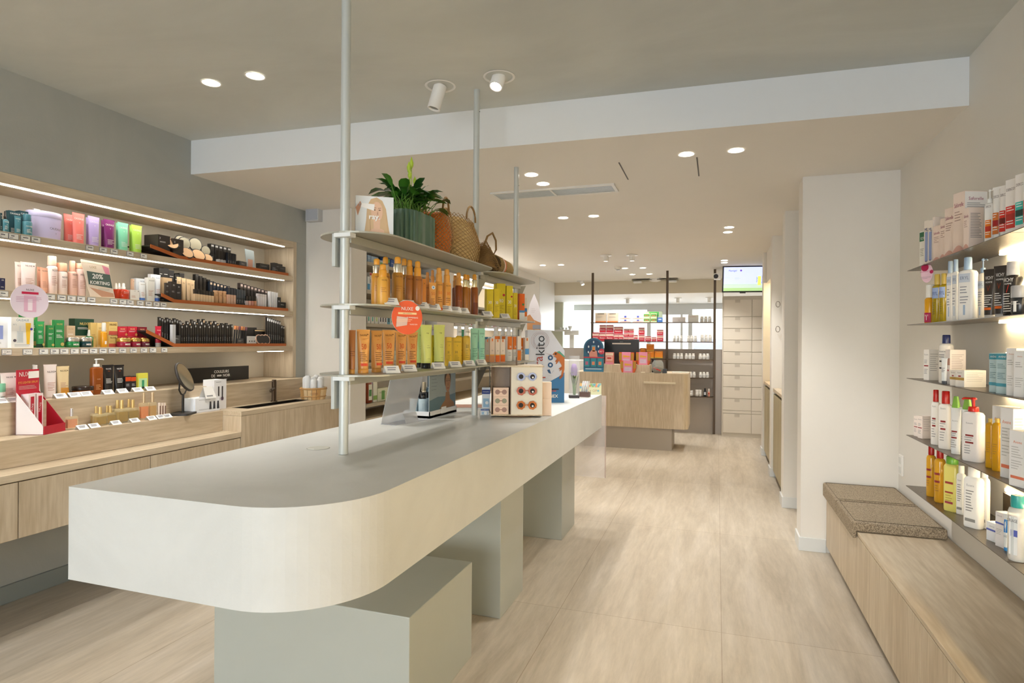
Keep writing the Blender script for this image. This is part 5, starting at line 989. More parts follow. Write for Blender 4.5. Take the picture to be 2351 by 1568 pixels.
b.add([(-w / 2 - .001, dd * .5, 0), (-w / 2 - .001, -dd * .1, 0), (-w / 2 - .001, -dd * .1, h * .5), (-w / 2 - .001, dd * .1, h * .85), (-w / 2 - .001, dd * .5, h * .9)], [(0, 1, 2, 3, 4)], G('#3a2d2a', .5))
b.add([(-w / 2 - .0014, dd * .5, 0), (-w / 2 - .0014, dd * .1, 0), (-w / 2 - .0014, dd * .15, h * .7), (-w / 2 - .0014, dd * .5, h * .8)], [(0, 1, 2, 3)], G('#b98d76', .5)); b.build('side_print', t)
# planter
q0, q1 = onX(915, 530, -1.2), onX(1015, 560, -1.16); pc = Vector((-1.235, 2.30, MT_ + .0006)); hw, hd, hh = .072, .135, .155
t = empty('ribbed_planter', pc); tag(t, 'ribbed dark green oval planter on the top rack shelf', 'planter'); N = 60; P = []
for i in range(N):
    a = 2 * pi * i / N; k = .965 + (.035 if i % 3 else -.03); P.append(((hw * k) * (abs(cos(a)) ** .6) * (1 if cos(a) > 0 else -1), (hd * k) * (abs(sin(a)) ** .6) * (1 if sin(a) > 0 else -1)))
GP = plaster('green_glazed_ceramic', '#43604f', '#587563', 9, .3, .1)
b = MB(); b.prism(P, 0, hh, GP, False); b.build('pot', t, bevel=.002)
b = MB(); b.prism([(x * .9, y * .9) for x, y in P], hh + .0005, hh + .003, mt('#3b2f25', .9, bump=.8)); b.build('soil', t)
t = empty('potted_plant', pc + Vector((0, 0, hh))); tag(t, 'leafy green anthurium with pale buds growing in the green planter', 'plant')
random.seed(11)
def leaf(b, base, yaw, lean, L, wd, m, st=.45):
    # stalk then a curved pointed blade
    pts = []; d = Vector((cos(yaw), sin(yaw), 0))
    for i in range(9):
        s_ = i / 8; pts.append(Vector(base) + d * (L * lean * s_ ** 1.5) + Vector((0, 0, L * (s_ - lean * .75 * s_ ** 2.4))))
    b.pipe([pts[0], pts[2], pts[4]], .0016, G('#5c8a35', .5), 5)
    side = Vector((-sin(yaw), cos(yaw), 0)); vs = []
    for i in range(4, 9):
        s_ = (i - 4) / 4; ww = wd * (sin(pi * min(1, s_ * .88 + .1)) ** .8) * (0.02 if i == 8 else 1); up = Vector((0, 0, ww * .35))
        vs += [pts[i] - side * ww + up, pts[i], pts[i] + side * ww + up]
    fs = []
    for i in range(4):
        for j in (0, 1): a = i * 3 + j; fs.append((a, a + 1, a + 4, a + 3))
    b.add(vs, fs, m, True)
LG = [mt(c, .3, coat=.3) for c in ('#2c5a1e', '#37691f', '#244d1c', '#417a28')]
b = MB()
for i in range(110):
    yw = random.uniform(0, 2 * pi); L = random.uniform(.10, .22); leaf(b, (random.uniform(-.04, .04), random.uniform(-.10, .10), 0), yw, random.uniform(.35, 1.05), L, random.uniform(.014, .024), random.choice(LG))
b.build('leaves', t)
b = MB(); LGm = mt('#a9c43c', .35)
for (dx, dy, hh2) in ((0, .0, .25), (.02, -.06, .21), (.0, -.02, .215), (-.01, .05, .18), (.03, -.07, .17)):
    b.pipe([(dx * .5, dy * .5, 0), (dx, dy, hh2 * .8)], .0016, LGm, 5); b.lathe([(.001, hh2 * .78), (.008, hh2 * .84), (.009, hh2 * .89), (.0005, hh2)], LGm, 8, dx, dy)
b.build('flower_bud', t)
# net bags
def diamond(rows, cols, f):
    me = MB(); vs = []; fs = []
    for r_ in range(rows + 1):
        for c in range(cols): vs.append(f((c + (.5 if r_ % 2 else 0)) / cols, r_ / rows))
    for r_ in range(0, rows - 1):
        for c in range(cols):
            o = r_ % 2; a = r_ * cols + c; l = (r_ + 1) * cols + (c + (0 if o else -1)) % cols; rr = (r_ + 1) * cols + (c + (1 if o else 0)) % cols; tp = (r_ + 2) * cols + c
            fs.append((a, rr, tp, l))
    return vs, fs
JUTE = mt('#a08255', .85, bump=.5); JUTE2 = mt('#8f7148', .85, bump=.5)
def netbag(name, loc, sx, sy, h, seed, lab, fill, tint, rz=0):
    t = empty(name, loc); t.rotation_euler = (0, 0, rz); tag(t, lab, 'bag'); random.seed(seed)
    def f(u_, v_):
        a = 2 * pi * u_; k = (.80 + .25 * sin(pi * min(1, v_ * 1.1)) - .10 * v_) * (1 + .04 * sin(3 * a + seed)); return (sx * k * cos(a), sy * k * sin(a), h * v_ * (1 + .05 * sin(2 * a + seed)))
    vs, fs = diamond(26, 26, f); me = MB(); me.add(vs, fs, JUTE); o = me.build('net', t); w_ = o.modifiers.new('wire', 'WIREFRAME'); w_.thickness = .0042; w_.use_even_offset = False
    b = MB(); n = 24; b.loft([[tuple(Vector(f(i / n, v_)) * .93 + Vector((0, 0, .004))) for i in range(n)] for v_ in (0, .25, .5, .75, .98)], G(fill, .45)); b.build('lining', t)
    b = MB(); b.loft([[tuple(Vector(f(i / n, v_)) * (.9 - .25 * (v_ - .95) * 4) + Vector((0, 0, h * (v_ - .95) * .3))) for i in range(n)] for v_ in (.95, 1.08, 1.16)], G(tint, .5), True); b.build('contents', t)
    for s_ in (-1, 1):
        b = MB(); pts = [(sx * s_ * .7 + .0 * i, sy * .35 * cos(pi * i / 10), h * .95 + .07 * sin(pi * i / 10)) for i in range(11)]; b.pipe(pts, .005, JUTE2, 7); b.build('rope_handle', t)
    return t
netbag('net_bag', (-1.24, 2.53, MT_ + .001), .085, .095, .22, 1, 'jute net bag over an orange pouch beside the planter', '#d9701c', '#e88a1e')
netbag('net_bag', (-1.235, 2.80, MT_ + .001), .095, .165, .235, 4, 'larger jute net bag with yellow and white filling', '#d8bd84', '#e9dfd2')
t = empty('net_bag', (-1.17, 3.02, MT_ + .001)); tag(t, 'crumpled jute net spilling over the gap between top shelves', 'bag')
def f2(u_, v_): a = 2 * pi * u_; k = .055 * (1 - .5 * v_) * (1 + .22 * sin(3 * a + v_ * 6)); return (k * 1.1 * cos(a), k * 1.3 * sin(a) - .04 * v_, .02 + .11 * v_ - .02 * sin(2 * a))
vs, fs = diamond(22, 22, f2); me = MB(); me.add(vs, fs, JUTE2); o = me.build('net', t); w_ = o.modifiers.new('wire', 'WIREFRAME'); w_.thickness = .004; w_.use_even_offset = False
b = MB(); n = 18; b.loft([[tuple(Vector(f2(i / n, v_)) * .85 + Vector((0, 0, .003))) for i in range(n)] for v_ in (0, .5, 1)], mt('#86683f', .9, bump=1.)); b.build('folded_net', t)
b = MB(); b.pipe([(-.02, .0, .12), (-.01, .04, .19), (.0, .09, .215), (.005, .13, .18), (.005, .135, .13), (.0, .10, .09), (-.01, .05, .085)], .0055, JUTE2, 8); b.build('rope_handle', t)
t = empty('woven_roll', (-1.20, 3.30, MT_ + .001)); tag(t, 'rolled woven seagrass mat with an orange paper band', 'mat'); t.rotation_euler = (0, 0, R(6))
b = MB(); b.T = Matrix.Translation((0, 0, .05)) @ Matrix.Rotation(R(-90), 4, 'X'); RW_ = mt('#55432b', .95)
b.lathe([(.02, -.16), (.046, -.16), (.05, -.15), (.05, .15), (.046, .16), (.02, .16)], RW_, 22)
b.build('mat', t)
vs, fs = diamond(30, 16, lambda u_, v_: (.0515 * cos(2 * pi * u_), -.155 + .31 * v_, .051 + .0515 * sin(2 * pi * u_))); me = MB(); me.add(vs, fs, mt('#b59c6c', .9)); o = me.build('weave', t); w_ = o.modifiers.new('wire', 'WIREFRAME'); w_.thickness = .005; w_.use_even_offset = False
b = MB(); b.T = Matrix.Translation((0, 0, .051)) @ Matrix.Rotation(R(-90), 4, 'X'); b.lathe([(.0555, -.085), (.0555, -.055)], G('#e3cdb9', .6), 24, caps=(False, False)); b.lathe([(.0556, -.055), (.0556, -.035)], G('#cf5f20', .6), 24, caps=(False, False)); b.build('paper_band', t)
# ================================================================ ON THE ISLAND COUNTER
ZC = 1.0006; PC = 'on the island counter'
# slanted acrylic stand
t = empty('acrylic_stand', (-1.495, 2.66, ZC)); tag(t, 'leaning frosted acrylic sign holder on the island counter', 'sign holder'); t.rotation_euler = (0, 0, R(-100))
FROST = mt('#c9ccd2', .3, alpha=.45)
b = MB(); b.T = Matrix.Rotation(R(-14), 4, 'X'); b.box(-.125, 0, .0, .125, .003, .262, FROST); b.build('sheet', t)
b = MB(); b.box(-.125, -.002, 0, .125, .09, .003, FROST); b.T = Matrix.Translation((0, .09, 0)) @ Matrix.Rotation(R(20), 4, 'X'); b.box(-.05, 0, 0, .05, .002, .05, FROST); b.build('foot', t)
# face cream counter display
CX_, CY_ = -1.475, 2.985
t = empty('counter_display', (CX_, CY_, ZC)); t.rotation_euler = (0, 0, R(90)); tag(t, 'white tray display with a printed portrait of a wet-haired woman', 'display')
W2, H2, dd = .34, .225, .155
b = MB(); TW = G('#e9ebee', .4); b.cbox(W2, dd, .012, TW)
for q in ((-W2 / 2, -dd / 2, -W2 / 2 + .004, dd / 2), (W2 / 2 - .004, -dd / 2, W2 / 2, dd / 2), (-W2 / 2, -dd / 2, W2 / 2, -dd / 2 + .004), (-W2 / 2, dd / 2 - .004, W2 / 2, dd / 2)): b.box(q[0], q[1], 0, q[2], q[3], .034, TW)
b.box(-.03, -dd / 2 - .001, .01, .03, -dd / 2, .045, TW); b.build('tray', t)
b = MB(); b.box(-W2 / 2 + .006, -dd / 2 + .005, .0125, W2 / 2 - .006, -dd / 2 + .010, .0125 + H2, G('#8f999c', .5)); b.build('side_board', t)
W2 -= .014
b = MB(); b.T = Matrix.Translation((0, 0, .013)); y = -dd / 2 + .0044
L = lambda P, c, k: b.add([(x * W2, y - k * .0003, z * H2) for x, z in P], [tuple(range(len(P)))], G(c, .6))
L([(-.5, 0), (.5, 0), (.5, 1), (-.5, 1)], '#8f9ba0', 0); L([(-.5, 0), (.5, 0), (.5, .42), (.1, .38), (-.2, .40), (-.5, .34)], '#5a7480', 1)
E_ = lambda cx_, cz, rx, rz_, n=20: [(cx_ + rx * cos(2 * pi * i / n), cz + rz_ * sin(2 * pi * i / n)) for i in range(n)]
L([(-.14, .1), (.46, .1), (.42, .2), (.27, .3), (.24, .48), (.10, .48), (.08, .3), (-.04, .2)], '#8f6848', 2)
L(E_(.17, .80, .13, .24), '#43342a', 3); L(E_(.18, .70, .10, .23), '#9c7252', 4)
for ex in (.14, .22): L(E_(ex, .75, .024, .012, 10), '#3f2c20', 5); L(E_(ex, .79, .028, .006, 8), '#3f2c20', 5)
L([(.17, .64), (.20, .64), (.185, .74)], '#7d563c', 5); L(E_(.18, .57, .036, .016, 10), '#8a4c42', 5)
for i in range(5): b.bars(-.44 * W2, (.90 - i * .08) * H2, .30 * W2, G('#454f55', .5), 1, y=y - .0016)
b.build('printed_portrait', t)
def indisp(x, y): return (CX_ - y, CY_ + x, ZC + .0126)
for i, (x, y) in enumerate(((-.135, -.02), (-.135, .03), (-.085, -.01), (-.085, .04))):
    put(bottle(.046, .115, '#a9bcc6', '#15151a', .26, .8, [('l', .5, 6, '#7f97a5')]), indisp(x, y), R(50), ('grey-blue cream bottle with a black cap', 'in the white counter display'), 'bottle', 'bottles in the white counter display')
for i, (x, y, c, n) in enumerate(((-.02, .0, '#2c3f48', 'dark slate tall tester bottle'), (-.04, .05, '#211d1c', 'black tester bottle'), (.03, .055, '#b9a98a', 'beige tester bottle'))):
    put(bottle(.035, (.2, .165, .16)[i], c, c, .3, .6), indisp(x, y), R(50), (n, 'in the white counter display'), 'tester')
# paper stack behind the pole
b = MB(); b.cbox(.21, .16, .006, G('#ece8e0', .5)); b.cbox(.20, .15, .003, G('#b5806a', .5), .0065, .004, .003); o = b.build('leaflet_stack', loc=(-1.42, 3.38, ZC), rz=R(20)); tag(o, 'flat stack of leaflets behind the middle pole', 'leaflets')
# sunglasses tower
t = empty('sunglasses_stand', (-1.03, 3.12, ZC)); t.rotation_euler = (0, 0, R(20)); tag(t, 'rotating wooden stand showing children sunglasses on the counter', 'display stand')
PW = wood('birch_plywood', 'z', '#cdbb9f', '#dccdb2', '#bfae92'); DKW = mt('#6a5442', .6); wq, hq = .27, .265
b = MB(); b.lathe([(.095, 0), (.10, .003), (.10, .008)], DKW, 32); b.build('turntable', t)
b = MB(); b.cbox(wq, .20, .006, PW, .009); b.build('base_board', t, bevel=.001)
b = MB(); b.box(-wq / 2 - .008, -.11, hq, wq / 2 + .008, .11, hq + .007, PW); b.box(-.003, -.05, hq + .0071, .003, .0, hq + .05, DKW); b.build('top_board', t)
b = MB(); b.box(-.03, -.098, .015, wq / 2, -.094, hq - .0005, G('#e3dccc', .6)); b.box(wq / 2 - .003, -.094, .015, wq / 2, .09, hq - .0005, G('#e3dccc', .6)); b.build('front_panel', t)
b = MB(); b.box(-wq / 2, -.098, .015, -wq / 2 + .006, .09, hq - .0005, DKW); b.box(-.036, -.094, .015, -.030, .09, hq - .0005, DKW); b.box(-wq / 2, .086, .015, .0, .09, hq - .0005, G('#9d8d80', .7)); b.box(-wq / 2 + .006, -.02, .016, -.036, -.016, hq - .001, G('#a59586', .7)); b.build('side_panel', t)
Mt = t.matrix_basis.copy(); Mt = Matrix.Translation(t.location) @ Matrix.Rotation(R(20), 4, 'Z')
def onstand(x, y, z): return Mt @ Vector((x, y, z))
def glasses(loc, c, flower, n):
    b = MB(); m = G(c, .35)
    for s_ in (-1, 1):
        P = []; Q = []; N = 48
        for i in range(N):
            a = 2 * pi * i / N; r = .021 * (1 + (.12 if flower else .05) * abs(sin(3.5 * a)) ** (1 if flower else 1.5)); P.append((s_ * .030 + r * cos(a), r * sin(a))); Q.append((s_ * .030 + .0125 * cos(a), .0125 * sin(a)))
        vs = [(x, -.006, z) for x, z in P] + [(x, -.006, z) for x, z in Q] + [(x, 0, z) for x, z in P] + [(x, 0, z) for x, z in Q]; fs = []
        for i in range(N): j = (i + 1) % N; fs += [(i, j, N + j, N + i), (2 * N + j, 2 * N + i, 3 * N + i, 3 * N + j), (i, 2 * N + i, 2 * N + j, j), (N + i, N + j, 3 * N + j, 3 * N + i)]
        b.add(vs, fs, m)
    b.plate([(-.012, .004), (.012, .004), (.010, -.003), (0, .001), (-.010, -.003)], -.006, 0, m)
    ls = []
    for s_ in (-1, 1):
        l = MB(); l.plate([(s_ * .030 + .0126 * cos(2 * pi * i / 20), .0126 * sin(2 * pi * i / 20)) for i in range(20)], -.004, -.003, mt('#2a2420', .05, .5)); ls.append(('lens', l))
    l.disc(.032, -.004, .005, G(WH, .5), -.0042)
    a_ = MB()
    for s_ in (1,): a_.box(s_ * .052 - .002, -.002, -.003, s_ * .052 + .002, .0025, .003, m)
    root = put([('sunglasses', b)] + ls + [('hinge', a_)], loc, R(20), (n + ' sunglasses hanging', 'on the wooden counter stand'), 'sunglasses')
    return root
for z, c, fl, n in ((.215, '#a9b3d6', False, 'pale lilac-blue round'), (.14, '#b5604a', True, 'terracotta flower-shaped'), (.065, '#b8651c', True, 'caramel flower-shaped')):
    glasses(onstand(.052, -.1022, z), c, fl, n)
for i in range(3):
    b = carton(.082, .06, .046, '#e4c8b2', [('o', -.22, .5, .16, '#9a7a70' if i != 1 else '#8f8f78'), ('o', .22, .5, .16, '#9a7a70' if i != 1 else '#8f8f78'), ('b', .48, .56, '#9a6a5a', .1)], name='sunglasses_box')
    o = put(b, onstand(-.083, -.055, .0155 + .0468 * i), R(20), (('lowest', 'middle', 'topmost')[i] + ' peach sunglasses box stacked', 'in the wooden stand'), 'box')
for i in range(2): put(carton(.05, .05, .09, '#e6d0bd', name='sunglasses_box'), onstand(.165, .0, .0005 + .0905 * i), R(20), ('pale peach box ' + ('stacked on the other' if i else 'at the bottom'), 'right of the wooden stand'), 'box')
# hanging care packs left of the tower
p = onZ(1118, 945, ZC)
for i, (px, pt, pb, c, c2) in enumerate(((1116, 868, 918, '#e9ecef', '#2b3f86'), (1113, 930, 945, '#d6d8da', '#3a5a9a'))):
    q = onX(px, pb, -1.19); h = onX(px, pt, -1.19).z - q.z
    put([('blister_pack', carton(.045, .012, max(h, .03), c, [('b', .70, .9, c2), ('t', 'hansaplast', .8, .06, WH, .8), ('b', .1, .5, '#9fc3da', .35), ('o', .1, .3, .2, WH)], name='x')[0][1])], (-1.19, q.y, 1.03 if i == 0 else ZC), R(20), ('white and blue plaster pack ' + ('upper' if i == 0 else 'lower'), 'left of the sunglasses stand'), 'pack')
b = MB(); b.pipe([(0, 0, .0), (.0, 0, .28)], .003, mt('#8a857c', .4, .5)); b.pipe([(0, 0, .17), (.03, -.02, .175)], .002, mt('#8a857c', .4, .5)); b.cyl(.03, 0, .003, mt('#8a857c', .4, .5)); o = b.build('hook_stand', loc=(-1.215, 3.2, ZC)); tag(o, 'thin metal hook stand left of the sunglasses stand', 'display stand')
# parakito display
t = empty('floor_of_insect_display', (-1.10, 3.93, ZC)); t.name = 'cardboard_display'; t.rotation_euler = (0, 0, R(22)); tag(t, 'large grey and blue cardboard display lettered parakito vertically', 'display')
w, h, d = .245, .475, .20; GY, BL = G('#cfd2dc', .45), G('#2d6ea0', .45)
b = MB(); side = [(-w / 2, 0), (w / 2, 0), (w / 2, h * .84), (w * .22, h), (-w / 2, h)]
b.plate([(-w / 2, 0), (w / 2 - .0, 0), (w / 2, h * .72), (w * .12, h), (-w / 2, h)], -d / 2, -d / 2 + .004, GY); b.plate([(-w / 2, 0), (w / 2, 0), (w / 2, h * .72), (w * .12, h), (-w / 2, h)], d / 2 - .004, d / 2, GY)
b.box(-w / 2, -d / 2 + .004, 0, -w / 2 + .004, d / 2 - .004, h, GY); b.box(-w / 2, -d / 2 + .004, 0, w / 2, d / 2 - .004, .004, GY)
b.add([(w / 2 + .0005, -d / 2 + .004, .0), (w / 2 + .0005, d / 2 - .004, 0), (w / 2 + .0005, d / 2 - .004, h * .2), (w / 2 + .0005, -d / 2 + .004, h * .2)], [(0, 1, 2, 3)], BL); b.box(w * .3, -d / 2 + .004, h * .55, w * .5, d / 2 - .004, h * .56, GY)
b.build('body', t)
b = MB(); y = -d / 2 - .0006
def LL(P, c, k=0): b.add([(x * w, y - k * .0004, z * h) for x, z in P], [tuple(range(len(P)))], G(c, .45))
LL([(-.5, 0), (.5, 0), (.5, .42), (.35, .36), (.1, .29), (-.15, .24), (-.5, .23)], '#2d6ea0')
for rr in (.24, .20, .165): 
    P = [(-.16 + rr * cos(2 * pi * i / 30), .86 + rr * .515 * sin(2 * pi * i / 30)) for i in range(30)]
    b.pipe([(x * w, y - .0005, z * h) for x, z in P], .0006, G('#b5827c', .5), 4, True)
b.text('kito', -.16 * w, .79 * h, .24 * w, G('#23262e', .5), y - .0025, .27 * h, R(90)); b.text('para', -.13 * w, .49 * h, .24 * w, G('#a03c34', .5), y - .0025, .31 * h, R(90))
for z in (.62, .52): b.disc(.12 * w, z * h, .07 * w, G('#24507c', .5), y - .001); b.disc(.12 * w, z * h, .03 * w, G('#cfd2dc', .5), y - .0014)
LL([(.03, .45), (.10, .46), (.14, .40), (.08, .41)], '#24507c', 2); LL([(.22, .45), (.15, .40), (.2, .44)], '#24507c', 2)
# long-tongued chameleon print
LL([(-.04, .69), (.16, .655), (.16, .648)], '#8a3a2a', 2); LL([(.17, .665), (.24, .705), (.32, .70), (.40, .675), (.5, .63), (.5, .46), (.46, .37), (.40, .36), (.43, .43), (.42, .52), (.36, .57), (.30, .60), (.24, .635), (.19, .63), (.24, .65)], '#b5652c', 3)
LL([(.28, .70), (.36, .715), (.44, .675), (.5, .645), (.5, .62), (.4, .665)], '#4f9a80', 4); LL([(.30, .61), (.24, .57), (.28, .56), (.26, .53), (.30, .54), (.35, .58)], '#a85a28', 4); LL([(.42, .5), (.34, .47), (.38, .46), (.36, .43), (.41, .45), (.46, .48)], '#a85a28', 4); LL([(.45, .40), (.36, .35), (.38, .32), (.42, .34), (.47, .37)], '#9a4f24', 4)
b.disc(.26 * w, .675 * h, .025 * w, G('#2a1a12', .5), y - .0022)
b.bars(-.1 * w, .175 * h, .45 * w, G('#16243a', .5), 1, th=.008, y=y - .001, rnd=False); b.rect(.02 * w, .155 * h, .15 * w, .165 * h, G(WH, .5), y - .001); b.rect(.15 * w, .155 * h, .28 * w, .165 * h, G('#c0392b', .5), y - .001); b.bold('BIOSYNEX', .06 * w, .09 * h, .042 * h, G(WH, .5), y - .001, .62 * w); b.build('printed_front', t)
c_a, s_a = cos(R(22)), sin(R(22))
for k, z in ((0, .006), (1, .27)):
    for j in range(3):
        x, yy = w * .36, -.06 + j * .06; put(carton(.035, .045, .09, ['#6d9aa8', '#e3d3cc', '#8fb5bf'][j], [('b', .3, .7, '#e9e2da', .3)]), (-1.10 + x * c_a - yy * s_a, 3.93 + x * s_a + yy * c_a, ZC + z), R(112), (('upper' if k else 'lower') + ' small insect repellent pack', 'in the grey cardboard display'), 'pack')
# pointed brown leaflet arch behind
b = MB(); P = [(-.05, 0), (.05, 0), (.05, .10), (.03, .19), (0, .26), (-.03, .19), (-.05, .10)]; b.plate(P, 0, .003, G('#c9c3c6', .5)); b.add([(x, -.0006, z) for x, z in ((-.05, 0), (.05, 0), (.05, .05), (.0, .07), (-.03, .11), (-.05, .1))], [tuple(range(6))], G('#a9774c', .5)); b.rect(-.01, .005, .05, .035, G('#7d8088', .5), -.001); b.bars(-.02, .15, .04, G('#8a7d78', .5), 3, .012)
q = onX(1226, 757, -1.25); b.box(-.004, .003, -(q.z - ZC), .004, .006, .0, G('#b5b8c0', .5)); b.box(-.05, .003, -(q.z - ZC), .05, .05, -(q.z - ZC) + .006, G('#b5b8c0', .5)); o = b.build('leaflet_topper', loc=(-1.25, q.y, q.z), rz=R(22)); tag(o, 'pointed leaf-shaped topper card rising behind the parakito display', 'display')
# clear leaflet box, plant, card holder and OP = OP sign at the far counter end
b = MB(); FR2 = mt('#dfe2e6', .1, alpha=.16); hb = .30
for q in ((-.035, -.03, -.033, .03), (.033, -.03, .035, .03), (-.035, -.03, .035, -.028), (-.035, .028, .035, .03)): b.box(q[0], q[1], 0, q[2], q[3], hb, FR2)
b.cbox(.07, .06, .02, G('#3c3138', .4)); o = b.build('clear_display_case', loc=(-.965, 4.24, ZC), rz=R(20)); tag(o, 'tall clear acrylic case with a dark base behind the cardboard display', 'display case')
b = MB(); random.seed(3)
for i in range(16): leaf(b, (random.uniform(-.012, .012), random.uniform(-.01, .01), .021), random.uniform(0, 6.28), .18, random.uniform(.12, .2), .006, mt(['#5f7a35', '#8a9a4a', '#4a5a2c'][i % 3], .5))
b.lathe([(.022, .16), (.025, .21), (.015, .24), (.002, .245)], G('#9a7fb5', .6), 12); o = b.build('dried_bouquet', loc=(-.965, 4.24, ZC)); tag(o, 'dried herb sprig with a lilac head inside the clear case', 'plant')
t = empty('card_holder', (-.915, 4.36, ZC)); tag(t, 'small brown wooden holder of white cards at the far counter end', 'card holder'); b = MB(); b.cbox(.08, .06, .035, G('#5f4a44', .5)); b.build('base', t)
b = MB()
for i in range(4): b.T = Matrix.Translation((-.02 + .014 * i, 0, .03)) @ Matrix.Rotation(R(8), 4, 'Y'); b.box(0, -.025, 0, .001, .025, .085, G('#eceef2', .5))
b.build('cards', t)
b = MB(); w, h = .165, .085; b.box(-w / 2, 0, 0, w / 2, .004, h, G('#cfd0ac', .5)); b.text('OP = OP', .0, h * .34, h * .22, G('#a8866a', .5), -.0008, w * .6)
random.seed(5)
for i in range(26): b.disc(random.uniform(-w * .45, w * .45), h * random.uniform(.72, .95) if i < 18 else h * random.uniform(.1, .9), .009, G(['#7fb0b5', '#d98a6a', '#8ab07a', '#e0b87a', '#6a9ab5'][i % 5], .6), -.0006 - i * .00003, 7) if i < 18 or True else 0
o = b.build('counter_sign', loc=(-.91, 4.56, ZC), rz=R(17)); tag(o, 'small flowery sign reading OP = OP at the far counter end', 'sign')
b = MB(); b.box(-1.04, 4.615, .36, -.80, 4.623, .99, mt('#f2eaea', .06, alpha=.28)); b.box(-.806, 4.6145, .36, -.80, 4.6235, .99, mt('#d9c3bb', .2, alpha=.7)); o = b.build('acrylic_screen'); tag(o, 'clear acrylic panel hanging from the far end of the island counter', 'panel')
# ================================================================ RIGHT WALL PRODUCTS
RP = ['on the top right-wall shelf', 'on the second right-wall shelf', 'on the third right-wall shelf', 'on the fourth right-wall shelf', 'on the lowest right-wall shelf']
FLATS = ('pouch',)
def RW(n, px0, px1, pt, mk, desc, cat, x=.955, rz=-70, grp=None, wk=1, pb=None, k=None):
    # cartons: pixel range of the front face; round or flat vessels: whole silhouette
    z = RZ[n]; pc = (px0 + px1) / 2; P = onX(pc, (560, 720, 880, 1020, 1150)[n], x); q = onX(pc, pt, x); D = dep(P)
    s_ = (px1 - px0) * D / F_PX
    if cat == 'carton': w = s_ / .62
    else: w = s_ * (1.0 if wk == 1 else 1.04); rz = -52
    a = R(rz); parts = mk(w, q.z - z); ys = [v[1] for v in parts[0][1].v]; hd = max(ys) if cat == 'carton' else w * .3
    return put(parts, (x - sin(a) * hd, P.y + cos(a) * hd, z + .0006), a, (desc, RP[n]), cat, grp)
sf = [('t', 'Saforelle', .80, .07, '#9a2c5c', .8), ('l', .68, 4, '#b59a90'), ('a', .02, .12, '#d3a496')]
CK = lambda c, D=(), k=.5, side=None: (lambda w, h: carton(w * .97, k if k < .12 else w * k, h, c, D, side, 'carton'))
RW(0, 2112, 2124, 531, CK('#e6e4da', [('b', .72, .97, '#2c6a48'), ('t', 'VICHY', .8, .08, WH, .7), ('l', .5, 5, '#8a8a84')], .9), 'cream carton with a green heading', 'carton')
for a, c in ((2122, 2132), (2131, 2141)): RW(0, a, c, 507, CK('#e9e0d6', [('b', .1, .75, '#8f9fc9', .3), ('t', 'ML', .80, .07, '#3a4a7a', .7), ('o', 0, .1, .12, '#5a5a7a')], .9), 'white blue-flame carton', 'carton')
RW(0, 2141, 2146, 499, CK('#efe3da', [('l', .6, 3, '#999')], 4), 'tall pale carton edge-on', 'carton', x=.965)
for a, c, t in ((2143, 2158, 519), (2159, 2170, 502), (2170, 2189, 478), (2190, 2212, 443)):
    RW(0, a, c, t, CK('#ecd9cc', sf, .05 if c < 2200 else .095, ('#999', 5, 'Saforelle', '#9a2c5c') if c > 2200 else ('#999', 8)), 'blush carton lettered Saforelle', 'carton', x=.955, k=.03 if c < 2200 else .0425)
RW(0, 2213, 2223, 478, CK('#ecd9cc', sf, .06, ('#777', 16)), 'low blush carton lettered Saforelle', 'carton', x=.94, k=.03)
dc = lambda c1, c2: [('t', 'DERCOS', .82, .05, '#6a5a5a', .8), ('b', .12, .52, c1, .45), ('b', .27, .38, c2, .45), ('l', .48, 2, WH), ('l', .24, 2, WH)]
RW(0, 2258, 2278, 436, lambda w, h: pumpb(w, h, '#e9e7e4', WH, .3, dc('#d9771c', '#b5301c'), flat=True, d=w * .5), 'white pump bottle with an orange label', 'bottle')
RW(0, 2276, 2293, 430, lambda w, h: tubeb(w, h, '#e9e7e4', WH, .22, dc('#c9702c', '#9a1c1c')), 'white tube with an orange label', 'tube')
RW(0, 2291, 2311, 426, lambda w, h: tubeb(w, h, '#e9e5e2', WH, .2, dc('#cf2f1f', '#6a1c14')), 'white tube with a red label', 'tube')
RW(0, 2311, 2331, 412, CK('#ebe6e2', dc('#c9362c', '#a82c24'), .6), 'white carton with a red panel', 'carton')
RW(0, 2333, 2351, 400, CK('#ebe6e2', dc('#3fb5ab', '#24423c'), .6), 'white carton with a turquoise panel', 'carton')
RW(0, 2352, 2372, 395, CK('#ebe6e2', dc('#c9362c', '#a82c24'), .6), 'white carton cut by the right picture edge', 'carton')
# second shelf
RW(1, 2120, 2140, 654, lambda w, h: bottle(w, h, '#e0a21c', '#f1efe9', .34, .8, [('b', .02, .27, '#b51c50', .5), ('t', '1', .13, .11, WH, .4), ('t', 'DUO', .2, .04, WH, .5)]), 'yellow shampoo bottle with a magenta base and white cap', 'bottle', x=.945)
q = onX(2128, 627, .94); round_sign('oval_sign', (q.x, q.y, q.z), R(-50), .045, '#edc9d9', [('o', -.1, .3, .2, '#a8184c'), ('o', .25, .05, .1, '#b5205a'), ('l', .1, 2, '#b56a8a'), ('l', -.2, 3, '#b59aa8')], 'pale pink oval tag on the magenta-based bottle', sx=.62)
for a, c, t in ((2138, 2157, 630), (2154, 2172, 628)): RW(1, a, c, t, lambda w, h: bottle(w, h, '#a8911c', '#c9b05a', .22, .6, [('b', .5, .72, '#9fb4e0', .48), ('t', 'ERYL', .6, .07, '#3f4f8f', .85), ('l', .4, 6, '#7a6a1c')], rough=.1), 'olive gold oil bottle with a blue label', 'bottle')
